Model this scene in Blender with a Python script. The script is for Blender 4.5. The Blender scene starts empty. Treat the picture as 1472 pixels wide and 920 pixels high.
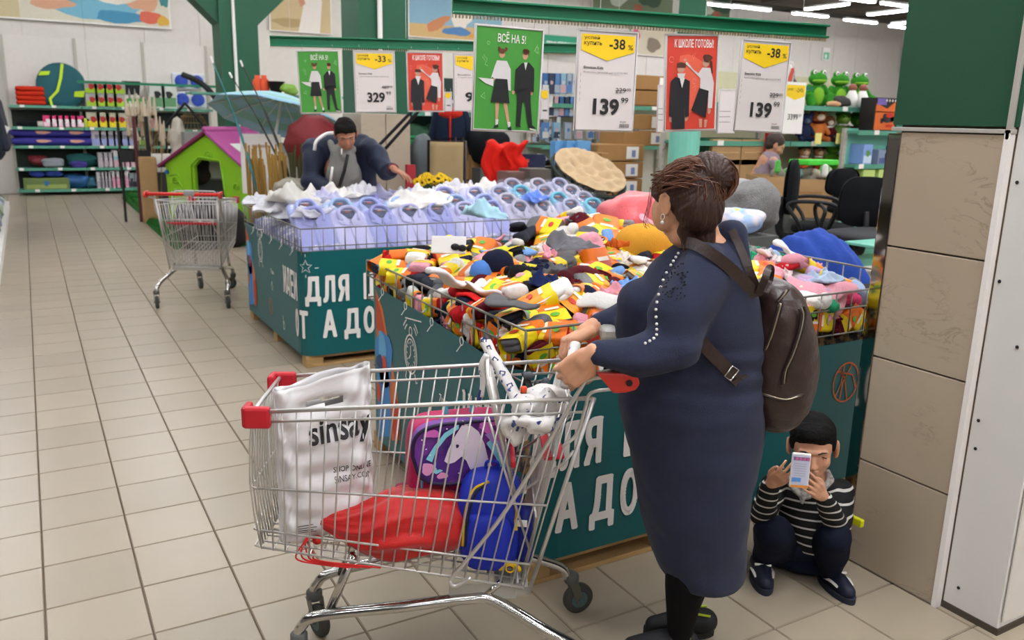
import bpy, bmesh, math, random
import numpy as np
from mathutils import Vector, Matrix, Euler, noise
random.seed(7)
S = bpy.context.scene
COL = S.collection
PI = math.pi

# ------------------------------------------------------------------ camera
H = 1.68
FP, PITCH, ROLL, YAW = 1197.8, .23648, .02257, .52346
_F = np.array([math.sin(YAW)*math.cos(PITCH), math.cos(YAW)*math.cos(PITCH), -math.sin(PITCH)])
_R0 = np.array([math.cos(YAW), -math.sin(YAW), 0]); _U0 = np.cross(_R0, _F)
_R = math.cos(ROLL)*_R0+math.sin(ROLL)*_U0
_U = -math.sin(ROLL)*_R0+math.cos(ROLL)*_U0
cd = bpy.data.cameras.new('camera'); cam = bpy.data.objects.new('camera', cd); COL.objects.link(cam)
M = Matrix.Identity(4)
for i in range(3):
    M[i][0] = _R[i]; M[i][1] = _U[i]; M[i][2] = -_F[i]
M[2][3] = H
cam.matrix_world = M
cd.sensor_width = 36; cd.lens = FP/1472*36; cd.clip_end = 100; cd.clip_start = .05
cd.dof.use_dof = True; cd.dof.focus_distance = 2.5; cd.dof.aperture_fstop = 4.5
S.camera = cam
# ------------------------------------------------------------------ view, world
S.view_settings.view_transform = 'Standard'; S.view_settings.look = 'None'
S.view_settings.gamma = 1; S.view_settings.use_curve_mapping = False
S.view_settings.exposure = 0.0
w = bpy.data.worlds.new('world'); S.world = w; w.use_nodes = True
w.node_tree.nodes['Background'].inputs[0].default_value = (.8, .85, .9, 1)
w.node_tree.nodes['Background'].inputs[1].default_value = .3
LAMP_STRENGTH = 68.0

# ------------------------------------------------------------------ point helpers (metres from photo measurements)
def ray(x, y): return _F*FP+_R*(x-736)-_U*(y-460)
def atZ(x, y, z=0):
    d = ray(x, y); return Vector(d*((z-H)/d[2])+np.array([0, 0, H]))
def atX(x, y, X):
    d = ray(x, y); return Vector(d*(X/d[0])+np.array([0, 0, H]))
def atY(x, y, Y):
    d = ray(x, y); return Vector(d*(Y/d[1])+np.array([0, 0, H]))
def atG(x, y, G):        # G = distance over the ground along the view heading
    d = ray(x, y); g = d[0]*math.sin(YAW)+d[1]*math.cos(YAW)
    return Vector(d*(G/g)+np.array([0, 0, H]))
def mpp(G, z=1.0): return (G*math.cos(PITCH)+(H-z)*math.sin(PITCH))/FP     # metres per pixel
RIGHT = Vector((math.cos(YAW), -math.sin(YAW), 0)); FWD = Vector((math.sin(YAW), math.cos(YAW), 0)); UP = Vector((0, 0, 1))

# ------------------------------------------------------------------ materials
def lin(c):
    if isinstance(c, str):
        c = c.lstrip('#'); c = [int(c[i:i+2], 16)/255 for i in (0, 2, 4)]
    return tuple((x/12.92 if x <= .04045 else ((x+.055)/1.055)**2.4) for x in c)
def deep(c): return tuple(x*(.66+.34*x**.5) for x in lin(c))     # measured photo colours carry a contrast curve ; albedo of dark things is lower
MATS = {}
def mat(name, col, rough=.6, metal=0, var=.06, scale=12, bump=0, bscale=None, spec=.5, emit=0, alpha=1, trans=0, randobj=0, randisl=0, col2=None, sheen=0, coat=0):
    if name in MATS: return MATS[name]
    m = bpy.data.materials.new(name); m.use_nodes = True; nt = m.node_tree; N = nt.nodes; L = nt.links
    b = N['Principled BSDF']; c = deep(col)
    b.inputs['Roughness'].default_value = rough; b.inputs['Metallic'].default_value = metal
    b.inputs['Specular IOR Level'].default_value = min(spec, .15 if rough >= .75 else .4) if spec == .5 else spec
    tc = N.new('ShaderNodeTexCoord')
    nz = N.new('ShaderNodeTexNoise'); nz.inputs['Scale'].default_value = scale; nz.inputs['Detail'].default_value = 4
    L.new(tc.outputs['Object'], nz.inputs['Vector'])
    mx = N.new('ShaderNodeMix'); mx.data_type = 'RGBA'
    L.new(nz.outputs['Fac'], mx.inputs[0])
    if col2:
        c2 = deep(col2)
        mp = N.new('ShaderNodeMapRange'); mp.inputs[1].default_value = .42; mp.inputs[2].default_value = .58
        L.new(nz.outputs['Fac'], mp.inputs[0]); L.new(mp.outputs[0], mx.inputs[0])
        mx.inputs[6].default_value = (*c, 1); mx.inputs[7].default_value = (*c2, 1)
    else:
        mx.inputs[6].default_value = (*[max(0, x*(1-var)) for x in c], 1); mx.inputs[7].default_value = (*[min(1, x*(1+var)) for x in c], 1)
    out = mx.outputs[2]
    if randobj or randisl:
        hsv = N.new('ShaderNodeHueSaturation')
        mr = N.new('ShaderNodeMapRange'); k = randobj or randisl
        mr.inputs[3].default_value = 1-k; mr.inputs[4].default_value = 1+k
        if randobj:
            oi = N.new('ShaderNodeObjectInfo'); L.new(oi.outputs['Random'], mr.inputs[0])
        else:
            oi = N.new('ShaderNodeNewGeometry'); L.new(oi.outputs['Random Per Island'], mr.inputs[0])
        L.new(mr.outputs[0], hsv.inputs['Value']); L.new(out, hsv.inputs['Color']); out = hsv.outputs['Color']
    L.new(out, b.inputs['Base Color'])
    if bump:
        n2 = N.new('ShaderNodeTexNoise'); n2.inputs['Scale'].default_value = bscale or scale*4; n2.inputs['Detail'].default_value = 3
        L.new(tc.outputs['Object'], n2.inputs['Vector'])
        bp = N.new('ShaderNodeBump'); bp.inputs['Strength'].default_value = bump; bp.inputs['Distance'].default_value = .01
        L.new(n2.outputs['Fac'], bp.inputs['Height']); L.new(bp.outputs['Normal'], b.inputs['Normal'])
    if emit:
        b.inputs['Emission Color'].default_value = (*c, 1); b.inputs['Emission Strength'].default_value = emit
    if trans: b.inputs['Transmission Weight'].default_value = trans
    if alpha < 1: b.inputs['Alpha'].default_value = alpha
    if sheen: b.inputs['Sheen Weight'].default_value = sheen
    if coat: b.inputs['Coat Weight'].default_value = coat; b.inputs['Coat Roughness'].default_value = .15
    MATS[name] = m; return m
def stripes(name, c1, c2, freq, axis=2, duty=.7, rough=.8, bump=.0):
    if name in MATS: return MATS[name]
    m = mat(name, c1, rough); nt = m.node_tree; N = nt.nodes; L = nt.links; b = N['Principled BSDF']
    tc = N.new('ShaderNodeTexCoord'); sp = N.new('ShaderNodeSeparateXYZ'); L.new(tc.outputs['Object'], sp.inputs[0])
    mu = N.new('ShaderNodeMath'); mu.operation = 'MULTIPLY'; mu.inputs[1].default_value = freq; L.new(sp.outputs[axis], mu.inputs[0])
    fr = N.new('ShaderNodeMath'); fr.operation = 'FRACT'; L.new(mu.outputs[0], fr.inputs[0])
    gt = N.new('ShaderNodeMath'); gt.operation = 'GREATER_THAN'; gt.inputs[1].default_value = duty; L.new(fr.outputs[0], gt.inputs[0])
    mx = N.new('ShaderNodeMix'); mx.data_type = 'RGBA'; L.new(gt.outputs[0], mx.inputs[0])
    mx.inputs[6].default_value = (*deep(c1), 1); mx.inputs[7].default_value = (*deep(c2), 1)
    L.new(mx.outputs[2], b.inputs['Base Color']); return m

KID = {}
# ------------------------------------------------------------------ mesh builder
class MB:
    def __init__(s): s.v = []; s.f = []; s.m = []; s.mi = 0; s.M = None
    def mat(s, i): s.mi = i; return s
    def add(s, vs, fs):
        o = len(s.v)
        if s.M is not None: vs = [s.M @ Vector(p) for p in vs]
        s.v += [tuple(p) for p in vs]; s.f += [tuple(i+o for i in f) for f in fs]; s.m += [s.mi]*len(fs); return s
    def box(s, c, d, R=None):
        hx, hy, hz = d[0]/2, d[1]/2, d[2]/2
        vs = [Vector((x, y, z)) for x in (-hx, hx) for y in (-hy, hy) for z in (-hz, hz)]
        if R is not None: vs = [R @ p for p in vs]
        c = Vector(c); vs = [p+c for p in vs]
        return s.add(vs, [(0, 1, 3, 2), (4, 6, 7, 5), (0, 4, 5, 1), (2, 3, 7, 6), (0, 2, 6, 4), (1, 5, 7, 3)])
    def tube(s, pts, r, n=8, closed=False, flat=1.0):
        pts = [Vector(p) for p in pts]; m = len(pts)
        rs = r if isinstance(r, (list, tuple)) else [r]*m
        T = []
        for i in range(m):
            a = pts[(i-1) % m] if (closed or i > 0) else pts[i]; b = pts[(i+1) % m] if (closed or i < m-1) else pts[i]
            t = b-a; T.append(t.normalized() if t.length > 1e-9 else Vector((0, 0, 1)))
        nrm = T[0].orthogonal().normalized() if abs(T[0].z) > .99 else T[0].cross(UP).normalized()
        vs = []
        for i in range(m):
            nrm = (nrm-T[i]*nrm.dot(T[i]));
            nrm = nrm.normalized() if nrm.length > 1e-6 else T[i].orthogonal().normalized()
            bn = T[i].cross(nrm)
            for k in range(n):
                a = 2*PI*k/n; vs.append(pts[i]+nrm*(math.cos(a)*rs[i])+bn*(math.sin(a)*rs[i]*flat))
        fs = []
        for i in range(m if closed else m-1):
            j = (i+1) % m
            for k in range(n): fs.append((i*n+k, i*n+(k+1) % n, j*n+(k+1) % n, j*n+k))
        if not closed: fs.append(tuple(range(n-1, -1, -1))); fs.append(tuple((m-1)*n+k for k in range(n)))
        return s.add(vs, fs)
    def loft(s, rings, caps=True):
        n = len(rings[0]); vs = [p for r in rings for p in r]; fs = []
        for i in range(len(rings)-1):
            for k in range(n): fs.append((i*n+k, i*n+(k+1) % n, (i+1)*n+(k+1) % n, (i+1)*n+k))
        if caps: fs.append(tuple(range(n-1, -1, -1))); fs.append(tuple((len(rings)-1)*n+k for k in range(n)))
        return s.add(vs, fs)
    def lathe(s, prof, n=16, M=None, caps=True):
        rings = []
        for r, z in prof:
            ring = [Vector((r*math.cos(2*PI*k/n), r*math.sin(2*PI*k/n), z)) for k in range(n)]
            if M is not None: ring = [M @ p for p in ring]
            rings.append(ring)
        return s.loft(rings, caps)
    def sell(s, c, rad, e1=1, e2=1, R=None, nu=16, nv=10):   # superellipsoid
        def sg(x, e): return math.copysign(abs(x)**e, x)
        rings = []; c = Vector(c)
        for j in range(nv+1):
            a = -PI/2+PI*j/nv*.998+.001*PI; ring = []
            for k in range(nu):
                b = 2*PI*k/nu
                p = Vector((rad[0]*sg(math.cos(a), e1)*sg(math.cos(b), e2), rad[1]*sg(math.cos(a), e1)*sg(math.sin(b), e2), rad[2]*sg(math.sin(a), e1)))
                if R is not None: p = R @ p
                ring.append(c+p)
            rings.append(ring)
        return s.loft(rings)
    def cap(s, p0, r0, p1, r1, n=12):          # tapered capsule
        p0 = Vector(p0); p1 = Vector(p1); d = p1-p0; L = d.length
        if L < 1e-6: return s.sell(p0, (r0, r0, r0), nu=n, nv=8)
        t = d/L; pts = []; rs = []
        for k in range(5):
            a = PI/2*(1-k/4*.97)-.0; pts.append(p0-t*r0*math.sin(a)); rs.append(max(r0*math.cos(a), r0*.05))
        for k in range(1, 4): q = k/4; pts.append(p0+d*q); rs.append(r0+(r1-r0)*q)
        for k in range(5):
            a = PI/2*(k/4*.97+.03); pts.append(p1+t*r1*math.sin(a)); rs.append(max(r1*math.cos(a), r1*.05))
        return s.tube(pts, rs, n)
    def chain(s, pts, rs, n=12):
        for i in range(len(pts)-1): s.cap(pts[i], rs[i], pts[i+1], rs[i+1], n)
        return s
    def prism(s, poly, t, M=None):             # polygon in xy extruded along z by t
        n = len(poly); vs = [Vector((x, y, 0)) for x, y in poly]+[Vector((x, y, t)) for x, y in poly]
        if M is not None: vs = [M @ p for p in vs]
        return s.add(vs, [tuple(range(n-1, -1, -1)), tuple(range(n, 2*n))]+[(k, (k+1) % n, n+(k+1) % n, n+k) for k in range(n)])
    def grid(s, fn, nu, nv, cu=False):
        vs = [fn(i/nu, j/nv) for i in range(nu if cu else nu+1) for j in range(nv+1)]; fs = []
        m = nu if cu else nu+1
        for i in range(nu):
            for j in range(nv):
                a = i*(nv+1)+j; b = ((i+1) % m)*(nv+1)+j; fs.append((a, b, b+1, a+1))
        return s.add(vs, fs)
    def build(s, name, mats, parent=None, smooth=False, bevel=0, sub=0, solid=0, label=None, kind=None, loc=None, rot=None, weld=0):
        me = bpy.data.meshes.new(name); me.from_pydata(s.v, [], s.f)
        if not isinstance(mats, (list, tuple)): mats = [mats]
        for m in mats: me.materials.append(m)
        if len(mats) > 1: me.polygons.foreach_set('material_index', s.m)
        if smooth: me.polygons.foreach_set('use_smooth', [True]*len(me.polygons))
        me.update()
        o = bpy.data.objects.new(name, me); COL.objects.link(o)
        if parent is not None: o.parent = parent; KID.setdefault(parent.name, []).append(o)
        if loc is not None: o.location = loc
        if rot is not None: o.rotation_euler = rot
        if weld: w_ = o.modifiers.new('w', 'WELD'); w_.merge_threshold = weld
        if solid: a = o.modifiers.new('s', 'SOLIDIFY'); a.thickness = solid; a.offset = 0
        if bevel: a = o.modifiers.new('b', 'BEVEL'); a.width = bevel; a.segments = 2; a.limit_method = 'ANGLE'
        if sub: a = o.modifiers.new('u', 'SUBSURF'); a.levels = sub; a.render_levels = sub
        if label: o['label'] = label
        if kind: o['kind'] = kind
        return o
def fuse(mb, name, mats, voxel, parent=None, smooth_it=6, disp=None, matfn=None, label=None):
    """union of all shells in the builder as ONE continuous surface"""
    me = bpy.data.meshes.new(name+'_t'); me.from_pydata(mb.v, [], mb.f); o = bpy.data.objects.new('t', me); COL.objects.link(o)
    r = o.modifiers.new('r', 'REMESH'); r.mode = 'VOXEL'; r.voxel_size = voxel
    if smooth_it: k = o.modifiers.new('s', 'SMOOTH'); k.iterations = smooth_it; k.factor = .5
    dg = bpy.context.evaluated_depsgraph_get(); ev = o.evaluated_get(dg)
    nm = bpy.data.meshes.new_from_object(ev); nm.name = name
    bpy.data.objects.remove(o); bpy.data.meshes.remove(me)
    if disp:
        co = np.empty(len(nm.vertices)*3, np.float32); nm.vertices.foreach_get('co', co); co = co.reshape(-1, 3)
        nr = np.empty(len(nm.vertices)*3, np.float32); nm.vertices.foreach_get('normal', nr); nr = nr.reshape(-1, 3)
        co = disp(co.astype(float), nr.astype(float)); nm.vertices.foreach_set('co', co.astype(np.float32).ravel()); nm.update()
    nm.materials.clear()
    if not isinstance(mats, (list, tuple)): mats = [mats]
    for m in mats: nm.materials.append(m)
    n = len(nm.polygons); nm.polygons.foreach_set('use_smooth', [True]*n)
    idx = np.zeros(n, np.int32)
    if matfn:
        c = np.empty(n*3, np.float32); nm.polygons.foreach_get('center', c); idx = matfn(c.reshape(-1, 3)).astype(np.int32)
    nm.polygons.foreach_set('material_index', idx)
    nm.update()
    o = bpy.data.objects.new(name, nm); COL.objects.link(o)
    if parent is not None: o.parent = parent; KID.setdefault(parent.name, []).append(o)
    if label: o['label'] = label
    return o
def wave(co, amp, fr, seed=0, ridged=False):        # fast smooth pseudo-noise
    rng = np.random.RandomState(seed); out = np.zeros(len(co))
    for k in range(7):
        d = rng.normal(size=3); d /= np.linalg.norm(d); ph = rng.uniform(0, 6.28); f = fr*rng.uniform(.6, 1.7)
        q = co@d*f+ph+1.3*np.sin(co@np.roll(d, 1)*f*.7+ph*2)
        out += (1-2*np.abs(np.sin(q*.5))) if ridged else np.sin(q)
    return out*amp/3.5

def thing(name, label, cat, loc=(0, 0, 0), rz=0, group=None):
    o = bpy.data.objects.new(name, None); COL.objects.link(o); o.empty_display_size = .1
    o.location = loc; o.rotation_euler = (0, 0, rz); o['label'] = label; o['category'] = cat
    if group: o['group'] = group
    return o
def tag(o, label, cat, group=None, kind=None):
    o['label'] = label; o['category'] = cat
    if group: o['group'] = group
    if kind: o['kind'] = kind
    return o
def struct(o, label=None):
    o['kind'] = 'structure'
    if label: o['label'] = label
    return o
def copy_tree(o, parent=None):
    c = o.copy(); COL.objects.link(c); c.parent = parent
    if parent is not None: KID.setdefault(parent.name, []).append(c)
    for ch in list(KID.get(o.name, [])): copy_tree(ch, c)
    return c
def recolor(o, m, slot=0):
    o.material_slots[slot].link = 'OBJECT'; o.material_slots[slot].material = m

_TC = {}
def text_shape(s, off=0.0, res=3):
    key = (s, off, res)
    if key in _TC: return _TC[key]
    cu = bpy.data.curves.new('t', 'FONT'); cu.body = s; cu.size = 1; cu.offset = off; cu.resolution_u = res; cu.fill_mode = 'FRONT'
    o = bpy.data.objects.new('t', cu); COL.objects.link(o)
    dg = bpy.context.evaluated_depsgraph_get(); me = bpy.data.meshes.new_from_object(o.evaluated_get(dg))
    v = np.array([p.co[:] for p in me.vertices]); f = [tuple(p.vertices) for p in me.polygons]
    bpy.data.objects.remove(o); bpy.data.curves.remove(cu); bpy.data.meshes.remove(me)
    v = v[:, :2] if len(v) else np.zeros((0, 2))
    if len(v): v = (v-v.min(0))/(v.max(0)-v.min(0))
    _TC[key] = (v, f); return _TC[key]
def text_into(mb, s, x, y, w, h, fn, off=.0, cuts=0):
    """text fitted in the rectangle x..x+w, y..y+h of a surface fn(u,v)"""
    v, f = text_shape(s, off)
    if cuts:
        bm = bmesh.new(); vv = [bm.verts.new((a*w+x, b*h+y, 0)) for a, b in v]
        for q in f:
            try: bm.faces.new([vv[i] for i in q])
            except ValueError: pass
        for k in range(1, cuts):
            bmesh.ops.bisect_plane(bm, geom=bm.verts[:]+bm.edges[:]+bm.faces[:], plane_co=(x+w*k/cuts, 0, 0), plane_no=(1, 0, 0))
        bm.verts.index_update(); mb.add([fn(p.co.x, p.co.y) for p in bm.verts], [tuple(p.index for p in q.verts) for q in bm.faces]); bm.free()
    else: mb.add([fn(a*w+x, b*h+y) for a, b in v], f)
def text_bold_into(mb, s, x, y, w, h, fn, wd=.014, cuts=0):
    """letters with rounded, thickened strokes : plain fill plus a ribbon round every outline"""
    i = wd/2; x, y, w, h = x+i, y+i, w-2*i, h-2*i; S0 = fn; fn = S0(2); lay = [2.2]
    def nx(): lay[0] += .03; return S0(lay[0])
    text_into(mb, s, x, y, w, h, fn, 0.0, cuts); v, f = text_shape(s, 0.0); cnt = {}
    for q in f:
        for a, b in zip(q, q[1:]+q[:1]): k = (min(a, b), max(a, b)); cnt[k] = cnt.get(k, 0)+1
    P = [Vector((a*w+x, b*h+y)) for a, b in v]; used = set()
    for (a, b), n in cnt.items():
        if n != 1 or (P[b]-P[a]).length < 1e-5: continue
        t = (P[b]-P[a]).normalized(); q = Vector((-t.y, t.x))*i; seg = max(1, int(abs(P[b].x-P[a].x)/.02)); used |= {a, b}
        fn = nx()
        for j in range(seg): c, d = P[a].lerp(P[b], j/seg), P[a].lerp(P[b], (j+1)/seg); mb.add([fn(*(c+q)), fn(*(c-q)), fn(*(d-q)), fn(*(d+q))], [(0, 1, 2, 3)])
    for a in used:
        fn = nx(); mb.add([fn(P[a].x+i*math.cos(k*PI/4), P[a].y+i*math.sin(k*PI/4)) for k in range(8)], [tuple(range(8))])
def poly_into(mb, pts, fn): mb.add([fn(a, b) for a, b in pts], [tuple(range(len(pts)))])
def ribbon_into(mb, pts, wd, fn, closed=False):
    n = len(pts); vs = []; P = [Vector((a, b)) for a, b in pts]
    for i in range(n):
        a = P[(i-1) % n] if closed or i else P[i]; b = P[(i+1) % n] if closed or i < n-1 else P[i]
        t = (b-a).normalized(); q = Vector((-t.y, t.x))*wd/2; vs += [fn(*(P[i]+q)), fn(*(P[i]-q))]
    fs = [(2*i, 2*i+1, 2*((i+1) % n)+1, 2*((i+1) % n)) for i in range(n if closed else n-1)]
    mb.add(vs, fs)
def circ(cx, cy, rx, ry=None, n=20, a0=0, a1=360):
    ry = ry or rx; full = abs(a1-a0) >= 360
    return [(cx+rx*math.cos(math.radians(a0+(a1-a0)*k/(n if full else n-1))), cy+ry*math.sin(math.radians(a0+(a1-a0)*k/(n if full else n-1)))) for k in range(n)]
def plane_fn(O, ux, uy): # O + u*ux + v*uy
    O = Vector(O); ux = Vector(ux); uy = Vector(uy)
    return lambda u, v: O+ux*u+uy*v
def rect(x, y, w, h): return [(x, y), (x+w, y), (x+w, y+h), (x, y+h)]
def rotz(a): return Matrix.Rotation(a, 3, 'Z')
# ================================================================== MATERIALS SHARED
M_white = mat('white_paint', '#dcd7d0', .7, bump=.05)
M_panel = mat('wall_panel', '#d9d4cc', .6)
M_cream = mat('cream_board', '#cfc6a8', .7)
M_green = mat('column_green', '#1f5f43', .55, var=.05)
M_rail = mat('rail_green', '#0f7a55', .4)
M_teal = mat('cover_teal', '#0c6468', .42, var=.04, scale=3)
M_marble = mat('marble_tile', '#b6a895', .28, var=.05, scale=2.2, bump=.02)
M_steel = mat('chrome', '#c4c2be', .16, 1, var=.02)
M_wire = mat('zinc_wire', '#cfccc8', .34, .75, var=.03)
M_dwire = mat('dull_zinc_wire', '#8d8b84', .4, .8, var=.03)
M_grey = mat('grey_plastic', '#5d5e5c', .6)
M_black = mat('black', '#1a1a1c', .6)
M_black2 = mat('black_fabric', '#17181b', .9, bump=.1)
M_red = mat('red_plastic', '#c02030', .4)
M_card = mat('cardboard', '#a98458', .8, var=.08)
M_card2 = mat('cardboard_pale', '#b5946c', .8, var=.08)
M_wood = mat('pallet_wood', '#b99a6c', .8, var=.15, scale=6, bump=.2)
M_paper = mat('white_paper', '#eeeae6', .6, var=.01)
M_ink = mat('dark_ink', '#2c2a2c', .7, var=.0)
M_shelf = mat('shelf_green', '#5fa08a', .45)
M_mint = mat('mint_plastic', '#7fc4b0', .4)
M_yel = mat('label_yellow', '#f2cf1e', .5, var=.02)
M_lime = mat('lime_plastic', '#93c52c', .35, var=.04)
# marble veins
def veins(m, dark):
    nt = m.node_tree; N = nt.nodes; L = nt.links; b = N['Principled BSDF']
    src = b.inputs['Base Color'].links[0].from_socket
    tc = N.new('ShaderNodeTexCoord'); mp = N.new('ShaderNodeMapping'); mp.inputs['Rotation'].default_value = (.6, .2, .3); mp.inputs['Scale'].default_value = (1.6, 1.6, 4.2)
    L.new(tc.outputs['Object'], mp.inputs[0])
    n = N.new('ShaderNodeTexNoise'); n.inputs['Scale'].default_value = 2.0; n.inputs['Detail'].default_value = 9; n.inputs['Roughness'].default_value = .62; n.inputs['Distortion'].default_value = 1.3
    L.new(mp.outputs[0], n.inputs['Vector'])
    cr = N.new('ShaderNodeValToRGB'); e = cr.color_ramp.elements; e[0].position = .485; e[0].color = (0, 0, 0, 1); e[1].position = .50; e[1].color = (.55, .55, .55, 1)
    k = cr.color_ramp.elements.new(.515); k.color = (0, 0, 0, 1); L.new(n.outputs['Fac'], cr.inputs[0])
    n2 = N.new('ShaderNodeTexNoise'); n2.inputs['Scale'].default_value = 3.5; L.new(tc.outputs['Object'], n2.inputs['Vector'])
    m1 = N.new('ShaderNodeMapRange'); m1.inputs[1].default_value = .5; m1.inputs[2].default_value = .62; L.new(n2.outputs['Fac'], m1.inputs[0])
    mm = N.new('ShaderNodeMath'); mm.operation = 'MULTIPLY'; L.new(cr.outputs[0], mm.inputs[0]); L.new(m1.outputs[0], mm.inputs[1])
    mx = N.new('ShaderNodeMix'); mx.data_type = 'RGBA'; L.new(mm.outputs[0], mx.inputs[0]); L.new(src, mx.inputs[6]); mx.inputs[7].default_value = (*lin(dark), 1)
    L.new(mx.outputs[2], b.inputs['Base Color'])
veins(M_marble, '#77695a')

# ================================================================== FLOOR
M_tileO = mat('floor_tile', '#a89c8a', .3, var=.03, scale=5, randobj=.055, bump=.01)
M_tileI = mat('floor_tile_joined', '#a89c8a', .3, var=.03, scale=5, randisl=.055, bump=.01)
M_grout = mat('grout', '#6f6455', .9)
mb = MB(); mb.box((8, 7, -.056), (40, 30, .1)); floor = struct(mb.build('floor', M_grout)); floor['label'] = 'beige tiled shop floor with dark joints'
TX, TY, X0, Y0 = .31, .3172, .21-.31*40, 3.0036-.3172*30
gap = .005
def tile_vf(w_, h_):
    a, b = w_/2, h_/2; c = .0025
    return [(-a, -b, -.006), (a, -b, -.006), (a, b, -.006), (-a, b, -.006), (-a+c, -b+c, 0), (a-c, -b+c, 0), (a-c, b-c, 0), (-a+c, b-c, 0)], [(4, 5, 6, 7), (0, 1, 5, 4), (1, 2, 6, 5), (2, 3, 7, 6), (3, 0, 4, 7)]
tv, tf = tile_vf(TX-gap, TY-gap)
tme = bpy.data.meshes.new('floor_tile'); tme.from_pydata(tv, [], tf); tme.materials.append(M_tileO)
def in_view(x, y):
    d = np.array([x, y, -H]); z = d@_F
    if z < .3: return 0
    u = 736+FP*(d@_R)/z; v = 460-FP*(d@_U)/z
    return z if -60 < u < 1530 and -60 < v < 990 else 0
cand = []; rest = MB()
for i in range(96):
    for j in range(92):
        x = X0+TX*(i+.5); y = Y0+TY*(j+.5)
        if y > 19.6: continue
        z = in_view(x, y); hid = (1.6 < x < 3.2 and 2.5 < y < 3.8) or (1.7 < x < 4 and 5.6 < y < 6.9) or x > 3.3 and y > 2.2
        if z and not hid: cand.append((z, x, y))
        elif -3 < x < 10 and y > -3: rest.add([(x+a, y+b, c) for a, b, c in tv], tf)
cand.sort()
for k, (z, x, y) in enumerate(cand):
    if k < 300:
        o = bpy.data.objects.new('floor_tile', tme); COL.objects.link(o); o.location = (x, y, 0); o.parent = floor
    else: rest.add([(x+a, y+b, c) for a, b, c in tv], tf)
rest.build('floor_tiles', M_tileI, floor, kind='stuff')

# ================================================================== WALLS, CEILING
YB = 19.6; CZ = 5.0
mb = MB(); mb.box((8, YB+.15, 2.5), (40, .2, 5.2)); wb = struct(mb.build('wall_back', M_panel), 'white panelled back wall of the hall')
pn = MB()
for k in range(36): pn.box((-11.4+1.1*k, YB+.04, 2.5), (1.09, .02, 5.0))
# panels joined per setting piece: far away
pn.build('wall_panels', M_panel, wb, kind='stuff', bevel=.004)
mb = MB(); mb.box((28.1, 7, 2.5), (.2, 30, 5.2)); struct(mb.build('wall_right', M_white), 'white right wall')
mb = MB(); mb.box((-12.1, 7, 2.5), (.2, 30, 5.2)); struct(mb.build('wall_left', M_white), 'white left wall')
mb = MB(); mb.box((8, -7.1, 2.5), (40, .2, 5.2)); struct(mb.build('wall_front', M_white), 'white front wall behind the viewer')
M_ceil = mat('ceiling_grey', '#7d766c', .9)
mb = MB(); mb.box((8, 7, CZ+.35), (40, 30, .1)); ceil = struct(mb.build('ceiling', M_ceil), 'grey ceiling')
bm_ = MB()
for k in range(14): bm_.box((-10+2.9*k, 7, CZ+.22), (.18, 28, .2))
for k in range(10): bm_.box((8, -5.5+2.7*k, CZ+.16), (39, .1, .1))
bm_.build('ceiling_beam', mat('beam', '#5f594f', .8), ceil)
# lamps
M_lamp = mat('lamp_glow', '#f5f6f9', .5, emit=LAMP_STRENGTH, var=0)
M_lampb = mat('lamp_body', '#e8e8e4', .5)
def lamp_proto():
    t = thing('ceiling_lamp', 'x', 'lamp', group='ceiling tube lamps')
    a = MB(); a.box((0, 0, .04), (1.34, .16, .05)); a.build('lamp_housing', M_lampb, t, bevel=.008)
    b = MB(); b.box((0, 0, .0), (1.3, .12, .03)); b.build('lamp_tube', M_lamp, t, bevel=.01)
    return t
lp = lamp_proto(); first = True
seen = [(1027, 7, 0), (1080, 12, 0), (1165, 22, 0), (1237, 31, 0), (1300, 40, 0), (1293, 8, 0), (1188, 10, 1), (1279, 18, 1), (1312, 32, 1), (1230, 0, 0)]
rows = []
for (px, py, o90) in seen:
    p = atZ(px, py, 4.6); rows.append((p.x, p.y, 4.6, o90, 1))
for ix in range(11):
    for iy in range(9):
        x, y = -3.6+2.6*ix, -4.4+2.7*iy
        rows.append((x, y, 4.75, 0, 0))
for x, y in ((2.0, -.6), (1.6, .5), (2.3, 1.4), (4.4, 3.4)): rows.append((x, y, 4.7, 0, 0))  # extra unseen lamps, added to brighten the front floor, pillar and casing
for x, y, z, o90, vis in rows:
    d_ = np.array([x, y, z-H]); zz_ = d_@_F
    if not vis and zz_ > 0 and -40 < 736+FP*(d_@_R)/zz_ < 1512 and -12 < 460-FP*(d_@_U)/zz_: continue
    o = lp if first else copy_tree(lp); first = False
    o.location = (x, y, z); o.rotation_euler.z = PI/2 if o90 else 0
    if vis: o['label'] = 'long glowing tube lamp under the dark ceiling, top right, '+('running away from the viewer' if o90 else 'running along the back wall'); o['group'] = 'tube lamps at top right '+str(o90)
    else: o['label'] = 'unseen tube lamp on the ceiling outside the picture'; o['group'] = 'ceiling tube lamps overhead'

# ================================================================== FOREGROUND PILLAR
pil = thing('pillar', 'square pillar clad in beige marble below and dark green paint above, at right', 'pillar', (2.71, 1.75, 0)); pil['kind'] = 'structure'
core = MB(); core.box((.30, .005, 1.3), (.58, .41, 2.6)); core.build('pillar_core', M_grout, pil)
zs = [0.0, .43, .845, 1.262, 1.668]
for a, b in zip(zs, zs[1:]):
    m_ = MB(); m_.box((-.005, -.005, (a+b)/2), (.03, .385, b-a-.006)); m_.build('marble_tile', M_marble, pil, bevel=.002)
    m_ = MB(); m_.box((.30, .225, (a+b)/2), (.56, .03, b-a-.006)); m_.build('marble_tile', M_marble, pil, bevel=.002)
m_ = MB(); m_.box((.29, .015, 2.34), (.60, .44, 1.3)); m_.build('green_cladding', mat('pillar_green', '#1a5238', .7, var=.04, scale=30, bump=.05), pil, bevel=.003, label='dark green painted upper part')
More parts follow.
